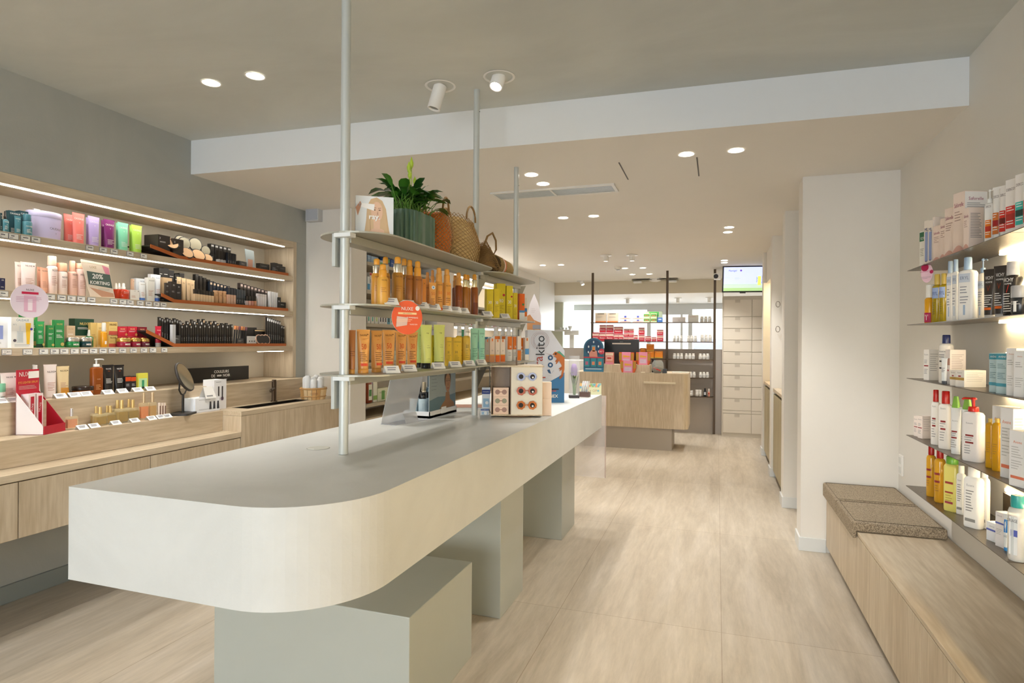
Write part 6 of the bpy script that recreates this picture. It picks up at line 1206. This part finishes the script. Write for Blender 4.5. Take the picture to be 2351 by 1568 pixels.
er = lambda: [('b', .60, .74, '#c3cede', .46), ('t', 'ERYL', .67, .05, '#6a7a9a', .7), ('l', .52, 3, '#8a8f9a'), ('l', .36, 3, '#8a8f9a'), ('b', .08, .24, '#9fb5d0', .08)]
for a, c, t in ((2171, 2186, 600), (2184, 2198, 596)): RW(1, a, c, t, lambda w, h: bottle(w, h, '#efeeec', '#9fb5cf', .2, .66, er(), flat=True, d=w * .62), 'narrow white bottle with a pale blue cap', 'bottle')
RW(1, 2196, 2232, 591, lambda w, h: bottle(w, h, '#f1f0ee', '#9fb9d6', .2, .42, er(), flat=True, d=w * .6), 'broad white body lotion bottle with a pale blue cap', 'bottle', wk=.8, k=.03)
RW(1, 2243, 2262, 594, lambda w, h: pumpb(w, h, '#eee9e0', '#8fa9c6', .28, er()), 'white pump bottle with a blue-grey pump', 'bottle', x=.99)
for a, c, t in ((2253, 2281, 618), (2277, 2306, 610)): RW(1, a, c, t, lambda w, h: tubeb(w, h, '#35302d', '#c9c6c2', .06, [('t', 'VICHY', .82, .07, WH, .7), ('t', 'HOMME', .73, .035, WH, .6), ('l', .45, 6, WH), ('b', .16, .21, '#d9661c', .3), ('t', 'V', .6, .12, '#8a3a1c', .3)], flip=False), 'dark grey tube for men lettered VICHY', 'tube')
RW(1, 2300, 2336, 601, lambda w, h: bottle(w, h, '#2a2624', '#b5b5b8', .25, .66, [('t', 'VICHY', .66, .07, WH, .7), ('t', 'HOMME', .59, .03, WH, .5), ('l', .4, 8, WH), ('t', '/', .5, .14, '#c0301c', .2)]), 'rounded black bottle with a grey cap', 'bottle', x=.965)
RW(1, 2318, 2351, 656, lambda w, h: jar(w, h, '#2a2c30', '#a9a9ab', .42, [('l', .45, 3, WH), ('b', .1, .45, '#e9e9e6', .12)]), 'black jar with a grey lid', 'jar', x=.94)
# third shelf
eu = [('t', 'Eucerin', .84, .05, '#77777c', .7), ('b', .45, .49, '#9a2c2c', .4), ('l', .65, 3, '#8a8a90'), ('l', .35, 4, '#8a8a90')]
RW(2, 2121, 2132, 803, CK('#eeeae4', eu, .05, ('#888', 9)), 'white carton with thin grey print beside the navy-capped bottle', 'carton', x=.96, k=.025)
RW(2, 2152, 2180, 769, lambda w, h: bottle(w, h, '#ece7df', '#27305c', .18, .55, [('t', 'Eucerin', .66, .03, '#5a5a64', .7), ('l', .58, 2, '#777'), ('b', .44, .47, '#2a2a30', .25), ('b', .3, .33, '#2a2a30', .25)]), 'white lotion bottle with a navy cap', 'bottle', wk=.8)
RW(2, 2158, 2172, 822, lambda w, h: tubeb(w, h, '#e6eaec', '#55585f', .12, [('l', .6, 4, '#333')]), 'small white tube with a grey cap', 'tube', x=.935)
RW(2, 2171, 2180, 803, CK('#e9e0da', [('b', .55, .75, '#b58a7c', .5), ('b', .38, .42, '#a83c3c', .3)], .07, ('#a99', 12)), 'white carton with a mauve square', 'carton', x=.955, k=.035)
for a, c in ((2182, 2194), (2195, 2212)): RW(2, a, c, 850, CK('#ece7e0', [('t', 'Eucerin', .85, .08, '#777', .6), ('b', .4, .56, '#b5934a'), ('b', .6, .68, '#a03c3c', .15)], .09, ('#999', 6)), 'low white carton with a gold band', 'carton', x=.94, k=.045)
for a, c in ((2273, 2289), (2290, 2312)): RW(2, a, c, 811, CK('#b5cdd2', [('b', .84, .98, '#3f93a8'), ('t', 'AVENE', .91, .05, WH, .7), ('b', .18, .26, '#4a9ab0'), ('l', .72, 3, '#6a8a94'), ('l', .5, 4, '#6a8a94')], 1.4), 'pale blue carton with a teal heading', 'carton', x=.95)
for a, c, t in ((2313, 2330, 800), (2331, 2352, 806)): RW(2, a, c, t, CK('#e9e9ea', [('t', 'Avene', .88, .035, '#d0a08c', .6), ('l', .74, 3, '#aaa'), ('l', .4, 5, '#bbb')], .9), 'tall white carton near the right picture edge', 'carton', x=.95)
# fourth shelf
for a, c in ((2098, 2107), (2107, 2117)): RW(3, a, c, 955, CK('#efe3da', eu, .05, ('#a99', 6)), 'low cream carton with maroon bars', 'carton', x=.955, k=.025)
lo = lambda: [('t', 'Eucerin', .70, .028, '#8a8a90', .6), ('b', .46, .49, '#8a2a2a', .3), ('b', .33, .36, '#8a2a2a', .3), ('l', .43, 2, '#999'), ('l', .28, 4, '#999')]
for a, c, t in ((2135, 2153, 895), (2152, 2178, 898)): RW(3, a, c, t, lambda w, h: bottle(w, h, '#edeae5', '#b5201c', .22, .58, lo(), flat=True, d=w * .6), 'white lotion bottle with a flip red cap', 'bottle', wk=.85)
for a, c, t in ((2178, 2201, 910), (2202, 2228, 912)): RW(3, a, c, t, lambda w, h: tubeb(w, h * .82, '#e3e6e9', '#d9dde0', .05, lo(), d=w * .62) + [('pouch_cap', MB().loft([[(x * k, y * k, z) for x, y in rrect(w * .7, w * .4, w * .12, 3)] for k, z in ((1, h * .80), (.85, h * .86), (.5, h))], mt('#7fb04a', .3)))], 'grey-white refill pouch with a green top', 'pouch', wk=.85)
RW(3, 2206, 2246, 913, lambda w, h: pumpb(w, h, '#efecea', '#c2281c', .26, lo(), flat=True, d=w * .62, noz=-.45), 'large white lotion bottle with a red pump', 'bottle', wk=.72)
for a, c in ((2262, 2278), (2277, 2295)): RW(3, a, c, 961, lambda w, h: bottle(w, h, '#cf9a1c', '#dcb85a', .08, .5, [('l', .5, 5, '#a87a1c')], flat=True, d=w * .8, rough=.08), 'clear amber oil bottle', 'bottle', x=.975)
for a, c, t, x in ((2281, 2304, 933, .99), (2300, 2322, 937, .96), (2322, 2351, 990, .935)): RW(3, a, c, t, CK('#e9e9ea', [('t', 'Avene', .8, .05, '#d98a6a', .7), ('l', .7, 5, '#bbb'), ('b', .14, .19, '#dc7a5c', .4), ('l', .45, 4, '#bbb')], .9, ('#bbb', 14)), 'white carton with coral lettering', 'carton', x=x)
# lowest shelf
for a, c, t in ((2124, 2143, 1021), (2142, 2164, 1027)): RW(4, a, c, t, lambda w, h: bottle(w, h, '#cf9a28', '#b01c1c', .2, .62, [('b', .5, .54, '#8a2a2a', .35), ('b', .36, .4, '#8a2a2a', .35), ('l', .3, 3, '#9a6a1c')], rough=.08), 'amber shower oil bottle with a red cap', 'bottle', x=.965)
RW(4, 2164, 2194, 1048, lambda w, h: bottle(w, h, '#dcd272', '#6aa83c', .14, .75, [('b', .5, .54, '#9a3a3a', .4), ('b', .33, .36, '#9a3a3a', .4), ('l', .28, 4, '#a8983c'), ('b', .14, .18, '#9a3a4a', .4)], flat=True, d=w * .62), 'pale yellow shower gel with a green cap', 'bottle', x=.96, wk=.85)
wb_ = lambda: [('t', 'Eucerin', .7, .035, '#8a8a92', .6), ('l', .6, 2, '#777'), ('l', .5, 6, '#777'), ('b', .1, .15, '#8a8a88', .42)]
for a, c, t, x in ((2194, 2212, 1069, .985), (2210, 2246, 1073, .955), (2247, 2266, 1075, 1.0)): RW(4, a, c, t, lambda w, h: bottle(w, h, '#efeeea', '#f1f0ec', .16, .62, wb_(), flat=True, d=w * .62), 'white lotion bottle with a white cap', 'bottle', x=x, wk=.8)
RW(4, 2268, 2288, 1201, CK('#e9ebee', [('b', .55, .65, '#5a66b5'), ('t', 'URIAGE', .8, .07, '#9a9aa0', .6)], 1.0), 'low white carton with a blue stripe', 'carton', x=.965)
RW(4, 2288, 2303, 1177, CK('#e6e3e4', [('b', .66, .71, '#5a66b5'), ('t', 'URIAGE', .9, .04, '#9a9aa0', .6), ('l', .5, 4, '#aaa')], 1.0), 'tall white carton with a blue stripe', 'carton', x=.965)
RW(4, 2303, 2314, 1181, lambda w, h: tubeb(w, h, '#e6ecf2', '#3a8ad0', .1, [('b', .5, .85, '#2f7fd0', .4), ('t', 'BARIE', .4, .06, '#8a9aa8', .7)]), 'slim white and blue tube', 'tube', x=.965)
RW(4, 2312, 2346, 1138, lambda w, h: [('micellar_bottle', MB().lathe([(w * .44, 0), (w * .5, .01), (w * .5, h * .74), (w * .42, h * .8), (w * .3, h * .81)], mt('#dfe5e6', .06, alpha=.55), 22)), ('liquid', MB().lathe([(w * .42, .008), (w * .46, .02), (w * .46, h * .7)], mt('#e3cfc0', .1, alpha=.5), 20)), ('cap', MB().lathe([(w * .34, h * .815), (w * .36, h * .83), (w * .36, h * .97), (w * .33, h)], G('#2f9a98', .25), 22)), ('front_label', MB().rect(-w * .2, h * .1, w * .3, h * .68, G('#e6eaec', .5), -w * .49).text('URIAGE', .0, h * .62, h * .05, INK, -w * .495, w * .6).rect(-w * .1, h * .38, w * .3, h * .48, G('#5a66b5', .5), -w * .492))], 'large clear micellar water bottle with a teal cap', 'bottle', x=.95, wk=.8)
# ================================================================ REAR RACK, TILL DESK AND LEFT REAR NICHES
YR = 9.66; RK = ['on the top rear rack shelf', 'on the second rear rack shelf', 'on the third rear rack shelf', 'on the fourth rear rack shelf', 'on the fifth rear rack shelf']; RKZ = (1.715, 1.416, 1.147, .865, .58)
def RR(n, px0, px1, pt, mk, desc, cat, grp=None, y=YR, pb=None):
    a, c = onY(px0, 750, y), onY(px1, 750, y); q = onY((px0 + px1) / 2, pt, y); z = RKZ[n] if pb is None else onY((px0 + px1) / 2, pb, y).z
    return put(mk(c.x - a.x, q.z - z), ((a.x + c.x) / 2, y + .04, z + .0006), 0, (desc, RK[n]), cat, grp)
KC = lambda c, D=(): (lambda w, h: carton(w * .96, .07, h * .985, c, D))
for a in (1366, 1393): RR(0, a, a + 26, 718, KC('#cfc0ab', [('b', .85, .93, '#6a6258', .3), ('l', .6, 3, '#999'), ('b', .0, .14, '#dc7a3c', .5)]), 'beige carton with an orange foot', 'carton')
for a in (1422, 1451):
    for pb, pt in ((740, 733), (732.8, 724)): RR(0, a, a + 27, pt, KC('#e9e6ea', [('b', .2, .9, '#3a4a9a', .1), ('a', .1, .3, '#dfa08c'), ('l', .8, 1, '#999')]), ('lower' if pb == 740 else 'upper') + ' low white carton with a blue corner', 'carton', pb=pb)
RR(0, 1481, 1521, 715, KC('#a9b596', [('b', .55, .98, '#4a9a4a', .3)]), 'large pale green carton behind the stack', 'carton', y=9.71)
for a in (1477, 1493):
    for pb, pt in ((740, 730), (729.8, 719.5)): RR(0, a, a + 15, pt, KC('#d3d9a8', [('b', .3, .85, '#3f8a3f', .46), ('b', .45, .6, '#d9604a', .3)]), ('lower' if pb == 740 else 'upper') + ' small green and cream carton', 'carton', pb=pb)
RR(0, 1509, 1521, 729, KC('#3f6fb5', [('b', .5, .7, '#d9e0ea', .3)]), 'small blue carton', 'carton', y=9.62)
RR(0, 1543, 1574, 728, KC('#c9c3c0', [('t', 'Mg', .4, .2, '#a87a6a', .2)]), 'low grey-white carton', 'carton'); RR(0, 1579, 1604, 723, KC('#dcdcd8', [('l', .8, 3, '#c08a80')]), 'square white carton with red print', 'carton')
rd = [('b', .0, .6, '#b5283a', .5), ('t', 'Benenox', .4, .18, WH, .7), ('b', .88, 1, '#a02c3a', .5)]
for a, c, t in ((1360, 1375, 763), (1375, 1391, 764), (1391, 1409, 764), (1409, 1420, 767), (1420, 1431, 767), (1432, 1443, 774), (1443, 1455, 774), (1456, 1464, 769), (1466, 1480, 769), (1481, 1495, 772), (1496, 1507, 774), (1508, 1523, 770)): RR(1, a, c, t, KC('#dcb9ae', rd), 'bottom-row red medicine carton', 'carton')
for a, c, t, pb in ((1376, 1391, 746, 763.7), (1392, 1408, 746, 763.7), (1409, 1430, 750, 766.7), (1432, 1443, 764, 773.7), (1443, 1455, 764, 773.7), (1432, 1443, 755, 763.6), (1443, 1455, 755, 763.6), (1466, 1480, 752, 768.7), (1508, 1523, 757, 769.7)): RR(1, a, c, t, KC('#dcb9ae', rd), ('top-row' if pb > 762 else 'topmost') + ' red medicine carton', 'carton', pb=pb)
def trio(n, x0, w_, pt, h_='white pill bottle'):
    for i in range(3): RR(n, x0 + i * w_, x0 + (i + 1) * w_ - .5, pt, lambda w, h: bottle(w, h, '#e0ddd6', '#e6e4de', .25, .8, [('b', .2, .55, '#c9c9c6', .4)]), h_, 'pill bottle')
trio(0, 1607, 9, 726); trio(1, 1544, 8, 770); trio(1, 1577, 8, 770.5); trio(1, 1608, 9, 768); trio(2, 1545, 8, 811); trio(2, 1572, 8, 811.5); trio(2, 1604, 8.5, 812); trio(3, 1574, 8, 854); trio(3, 1605, 8, 854.5)
for a, c, t, pb in ((1470, 1483, 799, 822), (1484, 1502, 806, 822), (1484, 1502, 790, 805.6), (1503, 1522, 806, 822)): RR(2, a, c, t, KC('#dc7f1e', [('b', .0, .12, '#c9a83c', .5), ('b', .8, .9, '#e9b05a', .3)]), 'bright orange carton' + (' stacked on top' if pb < 810 else ''), 'carton', pb=pb)
for a, c, t, k in ((1580, 1592, 897, 'white'), (1597, 1605, 895, 'white'), (1605, 1612, 895, 'white')): RR(4, a, c, t, lambda w, h: jar(w, h, '#e3e0da', '#e6e3de', .3), 'white lidded pill jar', 'jar')
RR(4, 1616, 1623, 892, lambda w, h: bottle(w, h, '#20242c', '#15181e', .3, .6, [('b', .2, .55, '#c9ccd0', .4)]), 'small black syrup bottle', 'bottle'); RR(4, 1626, 1631, 893, lambda w, h: bottle(w, h, '#d9a08c', '#efe6e0', .35, .8, [('b', .3, .5, '#b5402c', .4)]), 'tiny peach vial', 'bottle')
# till desk
YD = 8.14; DKP = 'on the till desk'
def DK(px0, px1, pt, mk, desc, cat, y=YD, z=1.0, grp=None):
    a, c = onY(px0, 850, y), onY(px1, 850, y); q = onY((px0 + px1) / 2, pt, y); return put(mk(c.x - a.x, q.z - z), ((a.x + c.x) / 2, y, z + .0006), 0, (desc, DKP), cat, grp)
def arch(w, h):
    b = MB(); P = [(-w / 2, 0), (w / 2, 0), (w / 2, h - w / 2)] + [(w / 2 * cos(R(a)), h - w / 2 + w / 2 * sin(R(a))) for a in range(10, 171, 10)] + [(-w / 2, h - w / 2)]
    b.plate(P, -.01, 0, G('#2c6480', .45)); y = -.0106; E = [(w * .42 * cos(R(a)), h - w / 2 + w * .42 * sin(R(a))) for a in range(0, 360, 12)]
    b.add([(x, y, z) for x, z in E], [tuple(range(len(E)))], G('#24486a', .5)); b.rect(-w * .1, h * .52, w * .1, h * .78, G('#6a9ab0', .5), y - .0005); b.rect(-w * .06, h * .6, w * .07, h * .74, G('#d98a4a', .5), y - .001)
    b.add([(x * w, y - .001, z * h) for x, z in ((-.2, .42), (.2, .42), (.16, .62), (-.1, .64), (-.22, .55))], [(0, 1, 2, 3, 4)], G('#cf8f80', .5))
    for x in (-.33, .0, .33): b.rect(x * w - w * .12, h * .15, x * w + w * .12, h * .4, G('#2f8ea0', .5), y - .0015); b.rect(x * w - w * .08, h * .2, x * w + w * .06, h * .3, G(['#b56a8a', '#d98a6a', '#d9604a'][int(x * 3 + 1)], .5), y - .002)
    b.rect(-w / 2, h * .405, w / 2, h * .44, G('#c0384c', .5), y - .002); b.disc(w * .4, h * .60, w * .14, G('#c93a50', .5), y - .003); b.text('N°1', w * .4, h * .60, w * .09, G(WH, .5), y - .0035, w * .2); b.rect(-w * .48, 0, w * .48, h * .12, G('#3a7fa8', .5), y - .0025); b.bars(-w * .4, h * .07, w * .8, G('#cfe0ea', .5), 1, y=y - .003, th=.01, rnd=False)
    for x, z in ((-.25, .74), (0, .88), (.24, .75), (-.26, .58), (.26, .6)): b.disc(x * w, z * h, w * .035, G('#dfe9ef', .5), y - .001, 6, w * .06)
    return [('display_board', b), ('stand_foot', MB().box(-w * .4, 0, 0, w * .4, .06, .004, G('#2c6480', .45)))]
DK(1340, 1386, 776, arch, 'blue arched cardboard display with rows of packs', 'display', y=8.1)
a, c = onY(1388, 850, 8.2), onY(1493, 850, 8.2); zr = onY(1440, 837, 8.2).z; b = MB(); b.box(a.x, 8.14, 1.0006, c.x, 8.42, zr, WZ); o = b.build('desk_riser', bevel=.001); tag(o, 'low light oak riser block on the till desk', 'riser')
t = empty('monitor', ((onY(1388, 820, 8.55).x + onY(1466, 820, 8.55).x) / 2, 8.55, 1.0006)); tag(t, 'black monitor seen from behind on the till desk', 'monitor'); w = onY(1466, 820, 8.55).x - onY(1386, 820, 8.55).x
b = MB(); b.box(-w / 2, 0, .10, w / 2, .03, .44, BLK); b.text('iiyama', 0, .405, .016, G('#8a8a8c', .4), -.0008); b.box(-.13, -.006, .37, .13, -.0009, .39, G('#c9c3bd', .4)); b.build('casing', t, bevel=.003); b = MB(); b.box(-.03, .005, .012, .03, .025, .12, BLK); b.box(-.1, -.05, 0, .1, .1, .012, BLK); b.build('foot', t)
def pouch(w, h):
    b = MB(); b.loft([[(x * k, y * k * kk, z) for x, y in rrect(w * .95, .05, .02, 3)] for k, kk, z in ((.8, 1, 0), (.95, 1, h * .3), (1, .6, h * .8), (.98, .4, h))], G('#d5602c', .35)); b.rect(-w * .45, h * .35, -w * .28, h * .92, G('#b58a1c', .4), -.026); b.rect(w * .28, h * .35, w * .45, h * .92, G('#b58a1c', .4), -.026)
    c = MB(); c.box(-w * .27, -.036, 0, w * .27, -.027, h * 1.02, G('#e58fb0', .35)); c.add([(x * w, -.0366, z * h) for x, z in ((-.2, .78), (.22, .70), (.22, .6), (-.2, .58))], [(3, 2, 1, 0)], G('#e5a83c', .4)); c.rect(-w * .2, h * .12, w * .2, h * .45, G('#d9c3dc', .4), -.0368); c.bars(-w * .18, h * .35, w * .3, G('#8a7a9a', .4), 3, .01, y=-.0372)
    return [('gift_pouch', b), ('pink_card', c)]
DK(1420, 1457, 809, pouch, 'orange toiletry pouch with a pink card, rear left', 'pouch', z=zr, y=8.24); DK(1459, 1495, 809, pouch, 'orange toiletry pouch with a pink card, rear right', 'pouch', z=zr, y=8.24); DK(1423, 1462, 828, pouch, 'orange toiletry pouch with a pink card, front', 'pouch', y=8.10)
DK(1390, 1409, 809, lambda w, h: carton(w, .06, h, '#e38f84', [('b', .74, .95, '#efd5bb', .46), ('b', .3, .68, '#eeb7a8', .36), ('b', .45, .58, '#cf3a34', .25), ('b', .0, .16, '#e58fa8', .48)]), 'coral carton with a cream heading', 'carton', z=zr, y=8.2)
t = DK(1496, 1524, 827, lambda w, h: [('glass_jar', MB().lathe([(w * .3, 0), (w * .46, h * .2), (w * .5, h * .5), (w * .46, h * .8), (w * .28, h)], mt('#dfe8e6', .04, alpha=.3), 24)), ('sweets', MB().lathe([(w * .28, .004), (w * .42, h * .2), (w * .45, h * .42), (w * .2, h * .55)], mt('#6a5a4c', .6, bump=1.), 16)), ('red_ribbon', MB().pipe([(-w * .3, -w * .3, h * .4), (0, -w * .44, h * .3), (w * .25, -w * .35, h * .2)], w * .07, G('#c02820', .4), 6))], 'round glass jar of wrapped sweets with a red ribbon', 'jar', y=8.12)
DK(1521, 1531, 847, lambda w, h: [('card_terminal', MB().cbox(w, .1, h, BLK))], 'small black payment device', 'device', y=8.16)
DK(1497, 1505, 824, lambda w, h: [('black_webcam', MB().cyl(w * .6, 0, h, BLK))], 'black round gadget behind the glass jar', 'device', y=8.3)
DK(1472, 1481, 854.5, lambda w, h: [('eraser', MB().cbox(w, .03, .014, G('#efe6d3', .5)))], 'tiny cream block', 'block', y=8.07)
b = MB(); b.cbox(.21, .15, .006, G('#e9e2d6', .5)); o = b.build('paper_sheet', loc=(onY(1562, 856, 8.4).x, 8.4, 1.0006)); tag(o, 'flat sheets of paper at the right end of the till desk', 'paper')
# rear left white wall cabinet, bowls and bracket
t = empty('wall_cabinet', (-3.1, 10.9, 2.0)); tag(t, 'white tall wall cabinet in the rear left corner', 'cabinet'); b = MB(); b.box(-3.35, 10.21, onX(1283, 760, -2.95).z, -2.95, 11.24, ZL - .001, mt('#eceeee', .35)); on(b, 'carcass', t)
q = onX(1270, 749, -2.949); b = MB(); b.T = Matrix.Translation(q) @ Matrix.Rotation(R(90), 4, 'Z'); b.disc(0, 0, .03, G('#e3e5e5', .5), -.0006); b.text('PV', 0, 0, .02, G('#a9acb0', .5), -.0012); on(b, 'emblem', t)
yq = 13.3; a, c = onY(1284, 756, yq), onY(1316, 756, yq); b = MB(); b.box(a.x - .1, yq - .25, a.z - .05, c.x, yq + .09, a.z - .01, WPL); o = b.build('wall_shelf'); tag(o, 'small white floating shelf on the rear left wall', 'shelf')
for i, px in enumerate((1286, 1293, 1300, 1309)):
    p = onY(px, 750, yq - .1); b = MB(); r = .028 if i < 3 else .05; b.lathe([(r * .4, 0), (r * .8, r * .8), (r, r * 1.6), (r * .92, r * 1.6), (r * .5, r * .5)], G('#e6e8e4', .4), 16, caps=(True, True)); o = b.build('white_bowl', loc=(p.x, yq - .1, a.z - .0094)); o['category'] = 'bowl'; PLACED.append((o, 'white mixing bowl', 'on the rear left wall shelf'))
a, c = onY(1298, 765, yq), onY(1331, 765, yq); b = MB(); b.box(a.x, yq - .1, a.z - .04, c.x, yq + .09, a.z + .06, WPL); b.box(a.x + .1, yq, .001, a.x + .2, yq + .09, a.z - .04, WPL); o = b.build('white_bracket'); tag(o, 'white post and crossbar unit against the rear left wall', 'fixture')
a, c = onZ(1325, 850, 1.0), onY(1342, 830, 9.2); b = MB(); b.box(-2.6, 9.0, 0, -1.97, 9.5, 1.12, mt('#e4e2dc', .5)); o = b.build('side_counter'); tag(o, 'plain white side counter left of the till desk', 'counter')
# niches in the left rear wall, seen through the centre rack
NA = dict(y0=4.695, y1=6.105, z=(2.105, 1.85, 1.555, 1.20, .83)); NB = dict(y0=6.565, y1=9.065, z=(1.85, 1.605, 1.30, .95))
for nm, N_, nl in (('nearer', NA, 'nearer rear niche'), ('farther', NB, 'farther rear niche')):
    t = empty('niche_shelving', (-3.1, N_['y0'], 1)); tag(t, 'built-in shelving in the ' + nm + ' niche of the left rear wall', 'shelving')
    for z in N_['z']:
        b = MB(); b.box(-3.375, N_['y0'] + .003, z - .03, -2.955, N_['y1'] - .003, z, mt('#a79d88', .5)); on(b, 'shelf', t)
    b = MB(); b.box(-3.375, N_['y0'] + .003, .0, -2.955, N_['y1'] - .003, .70, mt('#c2b49a', .5)); on(b, 'base_cabinet', t)
    if nm == 'farther':
        for z in (N_['z'][1] - .03, 2.14): b = MB(); b.box(-2.99, N_['y0'] + .1, z - .02, -2.97, N_['y1'] - .1, z - .005, LED); on(b, 'led_strip', t)
        b = MB(); b.box(-3.375, N_['y0'] + .003, .71, -3.37, N_['y1'] - .003, 2.19, mt('#e6dcca', .5)); on(b, 'back_panel', t)
def NW(N_, i, px0, px1, h, mk, desc, cat, nl, x=-3.0):
    y0, y1 = onX(px0, 740, x).y, onX(px1, 740, x).y; y1 = min(y1, N_['y1'] - .01); y0 = max(y0, N_['y0'] + .01)
    if y1 - y0 < .015: return
    return put(mk(y1 - y0, h), (x - .03, (y0 + y1) / 2, N_['z'][i] + .0006), R(90), (desc, nl), cat)
NC = lambda c, D=(), k=.06: (lambda w, h: carton(w * .96, k, h, c, D))
n1 = 'in the nearer rear niche'
for a, c, h, co, D, dd in ((843, 850, .07, '#8fa9c6', [('l', .6, 2, WH)], 'pale blue carton on the top niche shelf'), (851, 868, .068, '#9fb6cf', [('b', .3, .6, '#b9c96a', .2)], 'blue-grey carton with a lime oval'), (869, 881, .05, '#a9bcd0', [('b', .3, .6, '#7fae4a', .3)], 'low blue carton with green print'), (884, 895, .09, '#3f5a8a', [('b', .5, .9, '#5f9a3c', .4)], 'navy and green carton'), (896, 906, .08, '#3a5fa8', [('l', .6, 2, WH)], 'royal blue carton')):
    NW(NA, 0, a, c, h, NC(co, D), dd, 'carton', n1)
for a, c, h, co, D, dd in ((843, 849, .13, '#d9e2e6', [('b', .1, .5, '#3f8fc0')], 'white and blue nappy carton'), (848, 853, .17, '#e0dcd8', [('b', .85, .98, '#c03a3c'), ('l', .6, 4, '#444')], 'white carton with a red top'), (1005, 1012, .1, '#ccc', (), 'grey box')): NW(NA, 1, a, c, h, NC(co, D), dd, 'carton', n1)
for i, (a, co, c2) in enumerate(((843, '#e3e0da', '#3aa08c'), (852, '#e3e0da', '#4fb0a0'), (861, '#dfe0d6', '#b5c97a'), (870, '#e9e6e2', '#2a2c38'), (876, '#e9e6e2', '#2a2c38'), (882, '#e9e6e2', '#2a2c38'), (889, '#5f9ab0', '#1d2a20'), (896, '#dfe3e0', '#3a8a5a'), (968, '#e0ded8', '#888'))):
    NW(NA, 2, a, a + 7, .11, NC(co, [('b', .2, .95, c2, .2)]), 'slim white carton with a coloured stripe', 'carton', n1)
for a, co in ((876, '#c9c3b4'), (890, '#d6cfb4'), (905, '#b9c0b0'), (918, '#c3bda8'), (930, '#cfc9b8')): NW(NA, 3, a, a + 12, .1, NC(co, [('l', .7, 3, '#8a8a80')]), 'pale carton below the round sign', 'carton', n1)
NW(NA, 4, 843, 858, .24, lambda w, h: bottle(w * .9, h, '#8a3a14', '#e6e4e0', .14, .4, [('b', .1, .7, '#dfe3cf', .4), ('b', .25, .5, '#3f7a3a', .3)], flat=True, d=w * .6), 'brown syrup bottle with a green label', 'bottle', n1)
NW(NA, 4, 858, 867, .2, NC('#dfe0ce', [('b', .1, .3, '#7fa84a')]), 'tall white and green carton', 'carton', n1)
NW(NA, 4, 868, 893, .12, NC('#d6d8bc', [('b', .1, .8, '#5f9a4a', .15), ('l', .7, 3, '#6a7a4a')]), 'wide cream and green carton', 'carton', n1)
n2 = 'in the farther rear niche'
for i in range(22):
    a = 1003 + i * 6.2 if False else 1045 + i * 4.6
    co = ['#e6e2dc', '#e9e4de', '#c0384a', '#8a6ab0', '#d9b45a', '#b5446a', '#9a4a2c', '#9ab85a', '#dfe3e6', '#5a5f7a', '#e6e6e8'][(i * 3) % 11 if i > 3 else 0]
    NW(NB, 1, a, a + 4.3, .13, NC(co, [('l', .7, 3, '#666')]), 'slim coloured carton in the upper row', 'carton', n2)
for i, px in enumerate((1058, 1073, 1100, 1120)): NW(NB, 2, px, px + 9, .16, NC(['#dfe0dc', '#c9d6cf', '#2f6f7a', '#2a4f5c'][i], [('l', .7, 4, '#7a7a78')]), 'carton in the lower row', 'carton', n2)
finish_labels()
for o, d, p in PLACED:
    for a, c in ((' with a ', ' with '), (' and a ', ' and '), (' one,', ','), (' on the ', ' on '), (' in the ', ' in ')):
        if len(o['label'].split()) > 16: o['label'] = o['label'].replace(a, c)
    if len(o['label'].split()) > 16: o['label'] = ' '.join(o['label'].split()[:16])
